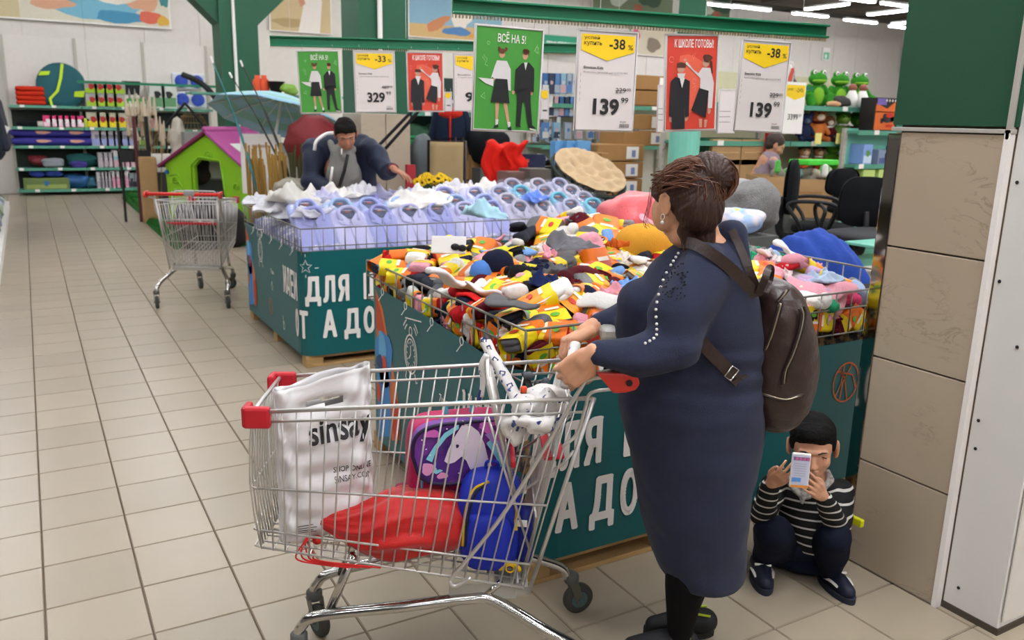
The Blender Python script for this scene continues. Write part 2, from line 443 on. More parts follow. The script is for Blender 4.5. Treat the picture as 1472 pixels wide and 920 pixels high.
m_ = MB(); m_.box((-.012, .012, 1.676), (.03, .43, .014)); m_.box((-.012, -.19, 2.2), (.03, .015, 1.1)); m_.build('trim_strip', mat('trim_grey', '#b9b5ae', .5, .2), pil, bevel=.002)
m_ = MB(); m_.box((-.010, .213, .83), (.028, .052, 1.66)); m_.box((.03, .24, .83), (.1, .006, 1.66)); m_.build('corner_strip', mat('mirror_steel', '#a09d98', .06, 1, var=.02), pil, bevel=.004, label='polished steel corner strip')
m_ = MB(); m_.box((-.012, -.19, .84), (.03, .018, 1.68)); m_.build('edge_trim', M_paper, pil)
cas = thing('wall_casing', 'white sheet metal casing right of the marble pillar, dented at its foot', 'casing', (2.72, 1.35, 0)); cas['kind'] = 'structure'
m_ = MB(); m_.box((.3, .1, .92), (.6, .2, 1.8)); m_.build('casing_panel', mat('casing_white', '#e4e2df', .45, .1, var=.05, scale=4), cas, bevel=.004)
m_ = MB(); m_.box((.3, -.006, .92), (.58, .004, 1.75)); m_.box((.34, .08, 2.3), (.5, .2, 1.0)); m_.build('casing_panel', M_white, cas)
m_ = MB()
for (yy, zz) in ((.175, 1.52), (.18, 1.2), (.175, .72), (.17, .62), (.15, .10), (.09, 1.0)): m_.sell((-.003, yy, zz), (.004, .006, .006), nu=8, nv=6)
m_.build('screw', M_black, cas)
m_ = MB(); m_.box((.3, .1, .012), (.61, .21, .025)); m_.build('skirting', mat('dirty_grey', '#5b544a', .9), cas)

# ================================================================== FAR COLUMNS
def col_box(name, label, c, wd, z0, z1, base=None, branches=None, tubex=0, mbase=M_marble):
    t = thing(name, label, 'column', (c[0], c[1], 0)); t['kind'] = 'structure'
    m_ = MB(); m_.box((0, 0, (z0+z1)/2), (wd, wd, z1-z0)); m_.build('shaft', M_green, t)
    if base:
        n = 3
        for k in range(n):
            for sx in (-1, 1):
                q = MB(); q.box((sx*(wd/4+.005), 0, z0*(k+.5)/n), (wd/2+.002, wd+.04, z0/n-.01)); q.build('marble_tile', mbase, t, bevel=.003)
    if branches:
        for s in branches:
            q = MB(); L_ = 2.0
            M_ = Matrix.Translation((0, 0, 3.05)) @ Matrix.Rotation(s*math.radians(46), 4, 'Y')
            q.M = M_; q.box((0, 0, L_/2), (wd*.8, wd*.8, L_)); q.build('branch', M_green, t)
    q = MB(); q.tube([(-wd/2+tubex, -wd/2-.03, z0+.2), (-wd/2+tubex, -wd/2-.03, z1)], .025, 8); q.box((-wd/2+tubex, -wd/2-.03, z0+.2), (.1, .08, .12)); q.build('cable_duct', M_paper, t)
    return t
c1 = atY(336, 100, 14.2); col_box('branching_column', 'dark green column forking into two branches behind the playhouse', (c1.x+.05, 14.2), .58, 0, 5, branches=(-1, 1), tubex=.21)
c2 = atY(545, 163, 7.9); zb = c2.z
col_box('clad_column', 'wide green column with marble base behind the man', (c2.x+.06, 8.15), .50, zb, 5, base=True, tubex=.2)
c3 = atG(990, 110, 7.2); t = thing('round_column', 'mint green round column above the woman', 'column', (c3.x, c3.y, 0)); t['kind'] = 'structure'
m_ = MB(); m_.lathe([(.13, 0), (.13, 1.75)], 24); m_.build('column_base', M_mint, t, smooth=False)
m_ = MB(); m_.lathe([(.15, 1.75), (.15, 5)], 4); m_.build('shaft', M_green, t)
# ================================================================== WALL PICTURES (beach photographs)
def board(name, label, p0, ux, uy, w_, h_, t=.03, frame=M_paper, face=None, cat='picture', group=None):
    """flat board with its lower left corner p0 ; returns thing + surface fn just in front of it (normal = ux x uy)"""
    t_ = thing(name, label, cat, p0, group=group)
    ux = Vector(ux).normalized(); uy = Vector(uy).normalized(); n = ux.cross(uy)
    vs = [ux*a+uy*b+n*c for a in (0, w_) for b in (0, h_) for c in (-t, 0)]
    m_ = MB(); m_.add(vs, [(0, 1, 3, 2), (4, 6, 7, 5), (0, 4, 5, 1), (2, 3, 7, 6), (0, 2, 6, 4), (1, 5, 7, 3)])
    m_.build('board', frame, t_)
    return t_, (lambda k: (lambda u, v: ux*u+uy*v+n*(.0012*k)))
def pm(c, r=.6): return mat('print_'+c.strip('#'), c, r, var=.08, scale=20)
def blob(cx, cy, rx, ry, n=14, a=0, wob=.12, seed=1):
    rng = random.Random(seed); ph = rng.uniform(0, 6)
    out = []
    for k in range(n):
        t = 2*PI*k/n; r = 1+wob*math.sin(3*t+ph)+wob*.6*math.sin(5*t+ph*2); x = rx*r*math.cos(t); y = ry*r*math.sin(t)
        out.append((cx+x*math.cos(a)-y*math.sin(a), cy+x*math.sin(a)+y*math.cos(a)))
    return out
def layers(t_, fn, items, name='printed_picture'):
    mats = []; mb_ = MB()
    for k, (c, polys) in enumerate(items):
        if c not in mats: mats.append(c)
        mb_.mi = mats.index(c)
        for p in polys: poly_into(mb_, p, fn(k+1))
    return mb_.build(name, [pm(c) for c in mats], t_)
p = atY(-60, 38, YB-.1); q = atY(247, 42, YB-.1); W = q.x-p.x
t, fn = board('wall_picture', 'long beach photograph high on the wall at top left', (p.x, YB-.06, q.z), (1, 0, 0), (0, 0, 1), W, 1.3)
layers(t, fn, [('#d8d2c0', [rect(.03, .03, W-.06, 1.24)]), ('#cdbf9a', [rect(.03, .03, 1.0, 1.2)]), ('#7fb8cc', [blob(W*.62, .3, .9, .2, seed=2)]), ('#4a93b4', [blob(W*.75, .17, .5, .12, seed=3)]),
      ('#d9a98b', [blob(W*.42, .35, .4, .12, seed=4), blob(W*.86, .55, .3, .25, seed=5)]), ('#e9e0d4', [blob(W*.7, .62, .55, .2, seed=6)]), ('#8a4a3a', [blob(W*.55, .8, .35, .15, seed=7)]),
      ('#d9705a', [blob(W*.9, .2, .25, .12, seed=8)]), ('#d9b04a', [blob(W*.96, .15, .12, .1, seed=9)]), ('#3f8a8a', [blob(W*.97, .7, .09, .3, seed=10)])])
p = atY(389, 50, YB-.1); q = atY(478, 50, YB-.1); W = q.x-p.x
t, fn = board('wall_picture', 'beach photograph of a person in a white dress left of the green column', (p.x, YB-.06, q.z), (1, 0, 0), (0, 0, 1), W, 1.2)
layers(t, fn, [('#c9b48c', [rect(.02, .02, W-.04, 1.16)]), ('#b39c70', [blob(W*.3, .2, .35, .1, seed=2)]), ('#e4dcd4', [[(W*.45, .02), (W*.8, .02), (W*.85, .7), (W*.7, 1.1), (W*.5, 1.1), (W*.55, .6)]]), ('#c99474', [[(W*.35, 1.16), (W*.46, 1.16), (W*.58, .62), (W*.5, .55)]]), ('#7a4a34', [blob(W*.66, 1.0, .12, .2)]), ('#5a86c0', [blob(W*.9, .9, .05, .12)])])
p = atY(588, 56, YB-.1); q = atY(693, 60, YB-.1); W = q.x-p.x+.6
t, fn = board('wall_picture', 'beach photograph of a seated person above the green sign rail', (p.x, YB-.06, q.z), (1, 0, 0), (0, 0, 1), W, 1.25)
layers(t, fn, [('#8fb4c4', [rect(.02, .02, W-.04, 1.2)]), ('#d0b07a', [rect(.02, .02, W-.04, .3)]), ('#e6ddd0', [blob(W*.55, .7, .3, .5, seed=3)]), ('#c98a5c', [blob(W*.3, .35, .35, .12, a=.5, seed=4)]), ('#5584b0', [blob(W*.5, .2, .4, .1, seed=5)]), ('#d8a030', [blob(W*.75, .12, .3, .08, seed=6)])])
for (a, b, yb, lab, cc) in ((852, 968, 22, 'dim wall picture of plants behind the near sign rail', '#7c8a6c'), (1006, 1050, 28, 'small dim wall picture right of the round column', '#6f7f5e')):
    p = atY(a, yb, YB-.1); q = atY(b, yb+6, YB-.1); W = q.x-p.x
    t, fn = board('wall_picture', lab, (p.x, YB-.06, q.z), (1, 0, 0), (0, 0, 1), W, .9)
    layers(t, fn, [(cc, [rect(.02, .02, W-.04, .86)]), ('#c9d0c0', [blob(W*.3, .4, .3, .2)]), ('#3f5a44', [blob(W*.7, .5, .4, .25, seed=5)]), ('#b06a50', [blob(W*.55, .2, .15, .12)])])
p = atY(908, 80, YB-.1); q = atY(958, 82, YB-.1); W = q.x-p.x+.3
t, fn = board('wall_picture', 'pink and beige poster between the white price card and the red poster', (p.x, YB-.06, q.z), (1, 0, 0), (0, 0, 1), W, .75)
layers(t, fn, [('#cfc4ae', [rect(.02, .02, W-.04, .7)]), ('#d0527a', [blob(W*.1, .5, .12, .2)]), ('#8a7a6a', [blob(W*.5, .3, .25, .2, seed=4)])])
p = atY(1296, 108, YB-.1)
t, fn = board('wall_picture', 'framed brownish picture beside the green pillar', (p.x, YB-.06, p.z), (1, 0, 0), (0, 0, 1), 1.0, .95, frame=M_black)
layers(t, fn, [('#b3a58a', [rect(.04, .04, .92, .87)]), ('#7a6f5a', [blob(.4, .4, .25, .3)])])
# green departments sign
p = atY(776, 78, YB-.3); q = atY(840, 78, YB-.3)
t, fn = board('department_sign', 'green hanging sign with white lettering, partly behind the white price card', (p.x, YB-.3, q.z), (1, 0, 0), (0, 0, 1), 1.25, .42, frame=mat('sign_green', '#1d9470', .5), cat='sign')
m_ = MB(); text_into(m_, 'ПРИМЕРОЧНАЯ', .2, .14, .95, .13, fn(2), .02); m_.build('lettering', M_paper, t); m_ = MB(); m_.tube([(.1, 0, .42), (.1, 0, 2.6)], .003, 4); m_.tube([(1.15, 0, .42), (1.15, 0, 2.6)], .003, 4); m_.build('suspension_wire', M_wire, t)
# exit pictogram
p = atY(1188, 87, YB-.05); t, fn = board('exit_sign', 'tiny green and white exit sign on the far white wall', (p.x-.2, YB-.05, p.z), (1, 0, 0), (0, 0, 1), .34, .4, cat='sign')
layers(t, fn, [('#7fc8a0', [rect(.03, .03, .28, .22)]), ('#e8f0ea', [blob(.15, .13, .05, .07)])])

# ================================================================== SHELVING HELPERS
def shelving(name, label, x0, x1, y, levels, depth=.45, top=3.0, bays=2, cat='shelf', back=M_white, lab_every=.5, mshelf=M_shelf, posts=True, gz=None):
    t = thing(name, label, cat, (x0, y, 0)); t['category'] = cat; Wd = x1-x0
    for b in range(bays):
        m_ = MB(); m_.box((Wd*(b+.5)/bays, depth, (top+.05)/2), (Wd/bays-.02, .03, top-.05)); m_.build('back_panel', back, t)
    if posts:
        for b in range(bays+1):
            m_ = MB(); m_.box((Wd*b/bays, depth-.03, top/2), (.05, .04, top))
            for k in range(24): m_.box((Wd*b/bays, depth-.055, .15+k*(top-.2)/24), (.02, .012, .03))
            m_.build('upright', mat('upright_grey', '#bdb8ad', .5), t)
    for z in levels:
        for b in range(bays):
            xa, xb = Wd*b/bays, Wd*(b+1)/bays
            m_ = MB(); m_.box(((xa+xb)/2, depth/2, z-.02), (xb-xa-.01, depth, .03)); m_.box(((xa+xb)/2, -.006, z-.025), (xb-xa-.01, .014, .05)); s_ = m_.build('shelf_board', mshelf, t)
            m_ = MB(); n = max(1, int((xb-xa)/lab_every))
            for k in range(n): m_.box((xa+(k+.35+.2*math.sin(k*7+z*9))*(xb-xa)/n, -.018, z-.02), (.08, .006, .05))
            m_.build('price_ticket', M_paper, s_)
    return t
_pb = {}
def product_box(name, label, cat, loc, d, col, group=None, face=None, face2=None, rz=0):
    """carton with a printed front : base colour, band and badge"""
    key = (name, d, col, face, face2)
    if key in _pb: r = copy_tree(_pb[key])
    else:
        r = thing(name, label, cat)
        m_ = MB(); m_.box((0, 0, d[2]/2), d); m_.build('carton', pm(col, .5), r, bevel=min(d)*.03)
        if face:
            m_ = MB(); f_ = plane_fn((-d[0]/2, -d[1]/2-.002, 0), (1, 0, 0), (0, 0, 1)); poly_into(m_, rect(d[0]*.06, d[2]*.06, d[0]*.88, d[2]*.38), f_); m_.mi = 1
            f2 = plane_fn((-d[0]/2, -d[1]/2-.004, 0), (1, 0, 0), (0, 0, 1)); poly_into(m_, blob(d[0]*.5, d[2]*.55, min(d[0], d[2])*.22, min(d[0], d[2])*.24), f2)
            m_.build('front_print', [pm(face), pm(face2 or face)], r)
        _pb[key] = r
    r.location = loc; r.rotation_euler.z = rz; r['label'] = label; r['category'] = cat
    if group: r['group'] = group
    return r
def put_row(n, x0, x1, y, z, **kw):
    base_ = kw.pop('label')
    for k in range(n): product_box(loc=(x0+(x1-x0)*(k+.5)/n, y, z), label=base_, **kw)

# ================================================================== BACK LEFT SHELVING
BX0, BY = -.22, 19.05
LV = [.12, .54, .97, 1.33, 1.74]
sh = shelving('wall_shelving', 'green edged shelving full of goods on the back wall at left', BX0, BX0+3.75, BY, LV, bays=3, top=3.05, back=M_white)
for b_ in range(3): m_ = MB(); m_.box((1.25*b_+.625, .42, .85), (1.21, .02, 1.6)); m_.build('shelf_shade_panel', mat('shelf_shade', '#3a403c', .8), sh)  # dark sheets standing in for the shade inside the lower shelves
m_ = MB(); m_.tube([(BX0+1.4, BY-.3, 2.2), (BX0+1.4, BY-.3, 5.2)], .002, 4); m_.tube([(BX0+4.4, BY-.3, 2.2), (BX0+4.4, BY-.3, 5.2)], .002, 4); m_.box((BX0+2.9, BY-.3, 2.2), (3.4, .03, .05)); tag(m_.build('sign_rail', M_rail), 'thin green rail hanging above the left shelving', 'rail')
def sx(px): return atY(px, 200, BY+.1).x
# shelf 5 (top)
def cloth_slab(mb_, c, d, seed, R=None):
    rng = random.Random(seed); i0 = len(mb_.v); mb_.sell(c, (d[0]/2, d[1]/2, d[2]/2), .45, .35, R=R, nu=20, nv=8)
    v = np.array(mb_.v[i0:]); k = wave(v, min(d)*.10, 9/max(d), seed); mb_.v[i0:] = [tuple(a+np.array([0, 0, b])) for a, b in zip(v, k)]
for k in range(4):
    for s in (0, 1):
        m_ = MB(); cloth_slab(m_, (0, 0, .045), (.30, .3, .09), k*2+s); o = m_.build('folded_bag', mat('red_cloth', '#c8371f', .8), smooth=True, loc=(sx(42+18*s), BY+.2, LV[4]+.088*k))
        tag(o, 'folded red cloth bag in the '+('left' if s == 0 else 'right')+' stack at the top shelf end, '+['bottom', 'second', 'third', 'topmost'][k]+' layer', 'bag', 'folded red bags')
t = thing('round_tent_bag', 'large round teal bag with a lime green strap on the top left shelf', 'bag', (sx(96), BY+.12, LV[4]+.38))
m_ = MB(); m_.M = Matrix.Rotation(PI/2, 4, 'X'); m_.lathe([(.02, -.05), (.30, -.055), (.42, -.03), (.44, 0), (.42, .03), (.30, .055), (.02, .05)], 28); m_.build('disc_bag', mat('teal_cloth', '#1f5f68', .7), t, smooth=True)
f_ = plane_fn((0, -.066, 0), (1, 0, 0), (0, 0, 1)); m_ = MB(); ribbon_into(m_, [(.05, .42), (0, .15), (-.08, -.1), (-.22, -.25), (-.2, -.38)], .05, f_); poly_into(m_, [(-.38, .18), (-.2, .2), (-.17, .27), (-.34, .26)], f_); poly_into(m_, [(.2, -.2), (.38, -.2), (.4, -.08), (.22, -.1)], f_); m_.build('strap', mat('lime_strap', '#c3e02c', .6), t)
put_row(4, sx(131), sx(183), BY+.15, LV[4], name='gadget_box', label='grey and lime box with a red picture on the top shelf, lower row', cat='box', d=(.24, .2, .25), col='#a9aaa6', group='lime boxes lower row', face='#a5c832', face2='#b03028')
put_row(4, sx(131), sx(183), BY+.15, LV[4]+.25, name='gadget_box', label='grey and lime box with a red picture on the top shelf, upper row', cat='box', d=(.24, .2, .25), col='#a9aaa6', group='lime boxes upper row', face='#a5c832', face2='#b03028')
for k in range(3):
    t = thing('grill_brush', 'black headed brush with white handle standing on the top left shelf', 'brush', (sx(187+8*k), BY+.1, LV[4]), group='grill brushes')
    m_ = MB(); m_.cap((0, 0, .02), .03, (0, 0, .26), .03, 8); m_.build('handle', M_paper, t, smooth=True); m_ = MB(); m_.prism([(-.03, .25), (.03, .25), (.07, .52), (-.07, .52)], .03, Matrix.Rotation(PI/2, 4, 'X')); m_.build('brush_head', M_black, t)
put_row(3, sx(186), sx(214), BY+.12, LV[4], name='green_pack', label='green pack in front of the grill brushes', cat='box', d=(.12, .1, .18), col='#4f9a48', group='green packs', face='#dfe8d0')
for i in range(2):
    for j in range(2):
        t = thing('hose_reel_pack', 'white pack with a round blue disc, '+('left' if i == 0 else 'right')+' of two, '+('upper' if j else 'lower')+' row', 'pack', (sx(266+22*i), BY+.1, LV[4]+.02+.37*j))
        m_ = MB(); m_.box((0, .05, .17), (.34, .1, .33)); m_.build('carton', pm('#d5d8dc'), t, bevel=.02)
        m_ = MB(); m_.M = Matrix.Translation((0, -.02, .17)) @ Matrix.Rotation(PI/2, 4, 'X'); m_.lathe([(.13, 0), (.13, .03), (.06, .05)], 20); m_.build('blue_disc', pm('#2d4fae'), t)
put_row(2, sx(222), sx(255), BY+.12, LV[4], name='white_pack', label='white boxed goods on the top shelf behind the dry reeds', cat='box', d=(.3, .2, .5), col='#cfd3cc', group='white top packs', face='#6a9a70', face2='#28282c')
# shelf 4
for k in range(3):
    m_ = MB(); m_.sell((0, 0, .05), (.16, .1, .06), .7, .8); o = m_.build('slipper', M_black2 if k != 2 else pm('#c8c4bc'), smooth=True, loc=(sx(40+11*k), BY+.15, LV[3])); tag(o, ['black slipper at the left end of the second shelf', 'black slipper beside the white one', 'pale slipper on the second shelf'][k], 'slipper')
put_row(6, sx(67), sx(121), BY+.15, LV[3], name='pink_pack', label='pink pack with white label on the second shelf from the top', cat='box', d=(.17, .2, .22), col='#d83b7c', group='pink packs', face='#f0d0da', face2='#e8e4e4')
put_row(1, sx(121), sx(130), BY+.15, LV[3], name='lime_pack', label='small lime pack right of the pink packs', cat='box', d=(.14, .2, .18), col='#b9c840')
put_row(4, sx(130), sx(184), BY+.15, LV[3], name='yellow_pack', label='grey and yellow box with a red picture on the second shelf', cat='box', d=(.25, .2, .3), col='#c4bfa8', group='yellow boxes', face='#e3cf22', face2='#a8302a')
put_row(3, sx(186), sx(220), BY+.15, LV[3], name='pink_tray', label='dusty pink tray stacked at the end of the second shelf', cat='tray', d=(.22, .25, .2), col='#b78a8c', group='dusty pink trays')
# shelf 3
for k in range(2):
    for j in range(2):
        m_ = MB(); m_.sell((0, 0, .08), (.56, .15, .085), .8, .35, nu=20); t = thing('folding_chair_bag', 'long purple carry bag on the third shelf, '+('left' if k == 0 else 'right')+', '+('upper' if j else 'lower'), 'bag', (sx(58+48*k), BY+.2, LV[2]+.165*j)); m_.build('bag_body', mat('purple_cloth', '#35308c', .7), t, smooth=True)
        m_ = MB(); m_.M = Matrix.Translation((.05, -.15, .09)); poly_into(m_, blob(0, 0, .13, .03), plane_fn((0, 0, 0), (1, 0, 0), (0, 0, 1))); m_.build('flame_print', pm('#d8a48c'), t)
put_row(6, sx(134), sx(194), BY+.15, LV[2], name='lilac_box', label='pale lilac box with a grey picture on the third shelf', cat='box', d=(.19, .2, .34), col='#b9b0b8', group='lilac boxes', face='#98a0cc', face2='#787884')
put_row(3, sx(197), sx(220), BY+.15, LV[2], name='dark_pack', label='small dark pack with green foot near the reeds', cat='box', d=(.12, .15, .28), col='#33363a', group='dark packs', face='#7ab04c', face2='#d0d0d0')
# shelf 2, 1
def lump(name, label, cat, c, d, m, seed=0, amp=.16, group=None):
    mb_ = MB(); mb_.sell((0, 0, 0), (1, 1, 1), .8, .8, nu=28, nv=18); v = np.array(mb_.v); v = v*(1+wave(v, amp, 2.4, seed)+wave(v, amp*.5, 6, seed+9, True))[:, None]*np.array(d)/2
    mb_.v = [tuple(a) for a in v]; global lump_last; o_ = mb_.build(name, m, smooth=True, loc=c); lump_last = o_.name; return tag(o_, label, cat, group)
lump('red_strap_bundle', 'bundle of dark red straps on the fourth shelf', 'bundle', (sx(52), BY+.2, LV[1]+.13), (.35, .3, .24), pm('#7a2430'), 2, .3)
lump('grey_pouch', 'small grey pouch on the fourth shelf', 'pouch', (sx(72), BY+.1, LV[1]+.09), (.42, .25, .18), pm('#8b9096'), 3)
lump('teal_bundle', 'rolled teal sleeping bag on the fourth shelf', 'bundle', (sx(116), BY+.2, LV[1]+.14), (.62, .3, .28), mat('teal_dk', '#2a5d5c', .8), 4)
lump('violet_pouch', 'small violet pouch in front of the teal bundle', 'pouch', (sx(110), BY+.05, LV[1]+.06), (.34, .15, .13), pm('#45388c'), 5)
lump('blue_bundle', 'blue rolled mat on the bottom shelf', 'bundle', (sx(104), BY+.2, LV[0]+.14), (.5, .35, .28), mat('blue_roll', '#2b5f94', .6), 6)
lump('blue_bundle', 'dark teal rolled mat at the right end of the bottom shelf', 'bundle', (sx(126), BY+.2, LV[0]+.12), (.26, .35, .24), mat('blue_roll2', '#2b5f74', .6), 7)
put_row(1, sx(36), sx(84), BY+.12, LV[0], name='picture_box', label='wide green box with a meadow picture on the bottom shelf', cat='box', d=(.8, .2, .22), col='#71844c', face='#9aa860', face2='#3a7aa0')
lump('blue_pouch', 'blue pouch on top of the meadow box', 'pouch', (sx(48), BY+.15, LV[0]+.30), (.3, .2, .14), pm('#2a45a0'), 8)
lump('blue_pouch', 'blue pouch with white tag right of the first one', 'pouch', (sx(72), BY+.15, LV[0]+.30), (.3, .2, .14), pm('#3450a8'), 9)
put_row(3, sx(139), sx(160), BY+.15, LV[1], name='grey_carton', label='narrow grey white carton on the fourth shelf', cat='box', d=(.12, .2, .3), col='#a8a4a8', group='grey cartons', face='#c0b0b8')
put_row(4, sx(160), sx(192), BY+.15, LV[1], name='white_carton', label='white carton with pink print on the fourth shelf', cat='box', d=(.15, .2, .34), col='#d2cdd0', group='white cartons', face='#d0a8b4', face2='#7ab8c0')
put_row(4, sx(135), sx(155), BY+.15, LV[0], name='striped_carton', label='narrow white carton on the bottom shelf', cat='box', d=(.1, .2, .33), col='#c9c6c8', group='narrow bottom cartons', face='#b0a8b0')
put_row(4, sx(155), sx(180), BY+.15, LV[0], name='pink_carton', label='white and pink carton on the bottom shelf', cat='box', d=(.12, .2, .36), col='#d6ced2', group='pink bottom cartons', face='#d898b0')
put_row(3, sx(180), sx(205), BY+.15, LV[0], name='mixed_carton', label='grey carton behind the black easel on the bottom shelf', cat='box', d=(.14, .2, .3), col='#9aa4a8', group='grey bottom cartons', face='#30343c')

# ================================================================== LEFT GONDOLA with hanging dark jackets
gd = thing('gondola_shelf', 'low white shelf unit along the left edge of the aisle', 'shelf', (-.35, 9.0, 0))
m_ = MB(); m_.box((-.45, 3.9, .06), (.9, 7.8, .12)); m_.build('plinth', M_paper, gd)
for z in (.62, 1.15):
    m_ = MB(); m_.box((-.5, 5.4, z), (.72, 4.8, .03)); m_.build('shelf_board', M_shelf, gd)
m_ = MB(); m_.box((-.95, 3.9, .95), (.06, 7.8, 1.9)); m_.build('back_panel', M_white, gd)
cols = ['#c9cfd4', '#8f9aa4', '#d9dde0', '#7f8c74', '#b9c4a4', '#98a8c0']
for k in range(22):
    o = lump('wrapped_pack', 'wrapped pack on the low left shelf, '+('near end' if k < 8 else 'middle' if k < 15 else 'far end'), 'pack', (-.52, 9.1+.33*k, .22), (.26, .3, .18), pm(cols[k % 6], .35), k, .1, group='wrapped packs '+('near' if k < 8 else 'mid' if k < 15 else 'far'))
for k in range(8):
    product_box('printed_carton', 'white carton with red print on the left gondola', 'box', (-.55, 12.6+.5*k, .65), (.3, .36, .42), '#c4bcbc', 'printed cartons', '#b03a40', '#3c3c50')
for k in range(6):
    t = thing('hanging_jacket', 'dark quilted jacket hanging at the left edge', 'jacket', (-.5, 12.2+.42*k, 1.45), group='dark jackets')
    m_ = MB(); m_.sell((0, 0, 0), (.26, .13, .45), .6, .7); v = np.array(m_.v); v = v*(1+wave(v, .08, 14, k))[:, None]; m_.v = [tuple(a) for a in v]; m_.build('jacket_body', mat('jacket_dark', '#20283a', .5), t, smooth=True)
    m_ = MB(); m_.cap((.2, 0, .3), .06, (.28, 0, -.25), .05, 8); m_.build('sleeve', mat('jacket_dark', '#20283a', .5), t, smooth=True)
    if k == 1: m_ = MB(); m_.box((.18, -.14, -.15), (.16, .01, .4), Matrix.Rotation(.5, 3, 'Y')); m_.build('paper_tag', M_paper, t)
# ================================================================== PLAYHOUSE AND GREEN MAT
hp = atG(243, 300, 12.3); hq = atG(356, 300, 11.7)
hd = Vector((hq.x-hp.x, hq.y-hp.y, 0)); HW = hd.length; ha = math.atan2(hd.y, hd.x)
house = thing('playhouse', 'lime green plastic playhouse with a pink roof behind the empty cart', 'playhouse', (hp.x, hp.y, 0), ha)
def hz_(py, G=12.0): return atG(300, py, G).z
ze, zr, zd = hz_(240), hz_(200), hz_(230)
def wall_with_hole(mb_, outer, hole, t, M_):
    """outer and hole with equal point counts, ring faces"""
    n = len(outer)
    vs = [M_ @ Vector((x, 0, z)) for x, z in outer]+[M_ @ Vector((x, 0, z)) for x, z in hole]+[M_ @ Vector((x, t, z)) for x, z in outer]+[M_ @ Vector((x, t, z)) for x, z in hole]
    fs = []
    for k in range(n):
        j = (k+1) % n
        fs += [(k, j, n+j, n+k), (2*n+k, 3*n+k, 3*n+j, 2*n+j), (k, 2*n+k, 2*n+j, j), (n+k, n+j, 3*n+j, 3*n+k)]
    mb_.add(vs, fs)
W_ = HW
out = [(0.02, 0.0), (-.02, ze), (W_*.55, zr+.07), (W_+.0, ze-.02), (W_+.04, 0.0), (W_*.5, 0.0)]
hol = [(W_*.36, 0.05), (W_*.36, zd-.10), (W_*.44, zd), (W_*.70, zd-.03), (W_*.78, 0.05), (W_*.5, 0.05)]
m_ = MB(); wall_with_hole(m_, out, hol, .07, Matrix.Identity(4)); m_.build('front_wall', M_lime, house, bevel=.012)
m_ = MB(); wall_with_hole(m_, out, hol, .05, Matrix.Translation((0, .85, 0))); m_.build('rear_wall', M_lime, house, bevel=.01)
for x in (0.03, W_):
    m_ = MB(); m_.box((x, .13, ze/2), (.05, .26, ze)); m_.box((x, .75, ze/2), (.05, .2, ze)); m_.box((x, .45, .25), (.05, .5, .5)); m_.build('side_wall', M_lime, house, bevel=.01)
def arch(r0, r1, cx, cz, turns=1.6, n=26):
    return [(cx+(r0+(r1-r0)*k/n)*math.cos(turns*2*PI*k/n), cz+(r0+(r1-r0)*k/n)*math.sin(turns*2*PI*k/n)) for k in range(n+1)]
m_ = MB()
for (cx, cz, r) in ((W_*.56, ze+.16, .075), (W_*.12, ze-.22, .06), (W_*.1, ze-.5, .05), (W_*.88, ze-.25, .05)):
    m_.tube([(x, -.006, z) for x, z in arch(.01, r, cx, cz)], .010, 5)
m_.tube([(W_*.33, -.006, .1), (W_*.33, -.006, zd-.08), (W_*.44, -.006, zd+.04), (W_*.70, -.006, zd), (W_*.78, -.006, .1)], .014, 6)
for k in range(5): m_.tube([(W_*.05+.03*k, -.006, ze-.15-.1*k), (W_*.15+.02*k, -.006, ze-.12-.11*k), (W_*.2, -.006, ze-.2-.1*k)], .008, 5)
m_.build('embossed_vine', M_lime, house, smooth=True, label='raised scrolls moulded into the front')
m_ = MB()
for (x, z) in ((.03, ze-.1), (.1, ze-.85)): m_.M = Matrix.Translation((x, -.012, z)) @ Matrix.Rotation(PI/2, 4, 'X'); m_.lathe([(.03, 0), (.03, .02)], 10)
m_.build('bolt_cap', pm('#2a6aa8'), house)
M_pink = mat('roof_pink', '#a8508c', .4)
def slab(mb_, a, b, c, d, t): # quad plate with thickness
    a, b, c, d = map(Vector, (a, b, c, d)); n = (b-a).cross(d-a).normalized()*t; mb_.add([a, b, c, d, a+n, b+n, c+n, d+n], [(3, 2, 1, 0), (4, 5, 6, 7), (0, 1, 5, 4), (1, 2, 6, 5), (2, 3, 7, 6), (3, 0, 4, 7)])
r0 = (W_*.55, zr+.08); ov = .05
m_ = MB(); slab(m_, (r0[0], -.06, r0[1]), (W_+.08, -.06, ze-.06), (W_+.08, 1.0, ze-.06), (r0[0], 1.0, r0[1]), .045); m_.build('roof_panel', M_pink, house, bevel=.012)
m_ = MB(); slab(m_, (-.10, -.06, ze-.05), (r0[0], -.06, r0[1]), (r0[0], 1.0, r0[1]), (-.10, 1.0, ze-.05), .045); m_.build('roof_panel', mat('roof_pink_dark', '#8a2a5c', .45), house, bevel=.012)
m_ = MB(); m_.tube([(r0[0], -.05, r0[1]+.05), (r0[0], 1.0, r0[1]+.05)], .045, 8); m_.build('roof_ridge', M_pink, house, smooth=True)
m_ = MB(); m_.box((W_*.8, .3, (ze+zr)/2+.075), (.3, .3, .01), Matrix.Rotation(.52, 3, 'Y')); m_.build('sticker', pm('#c9cfc4'), house)
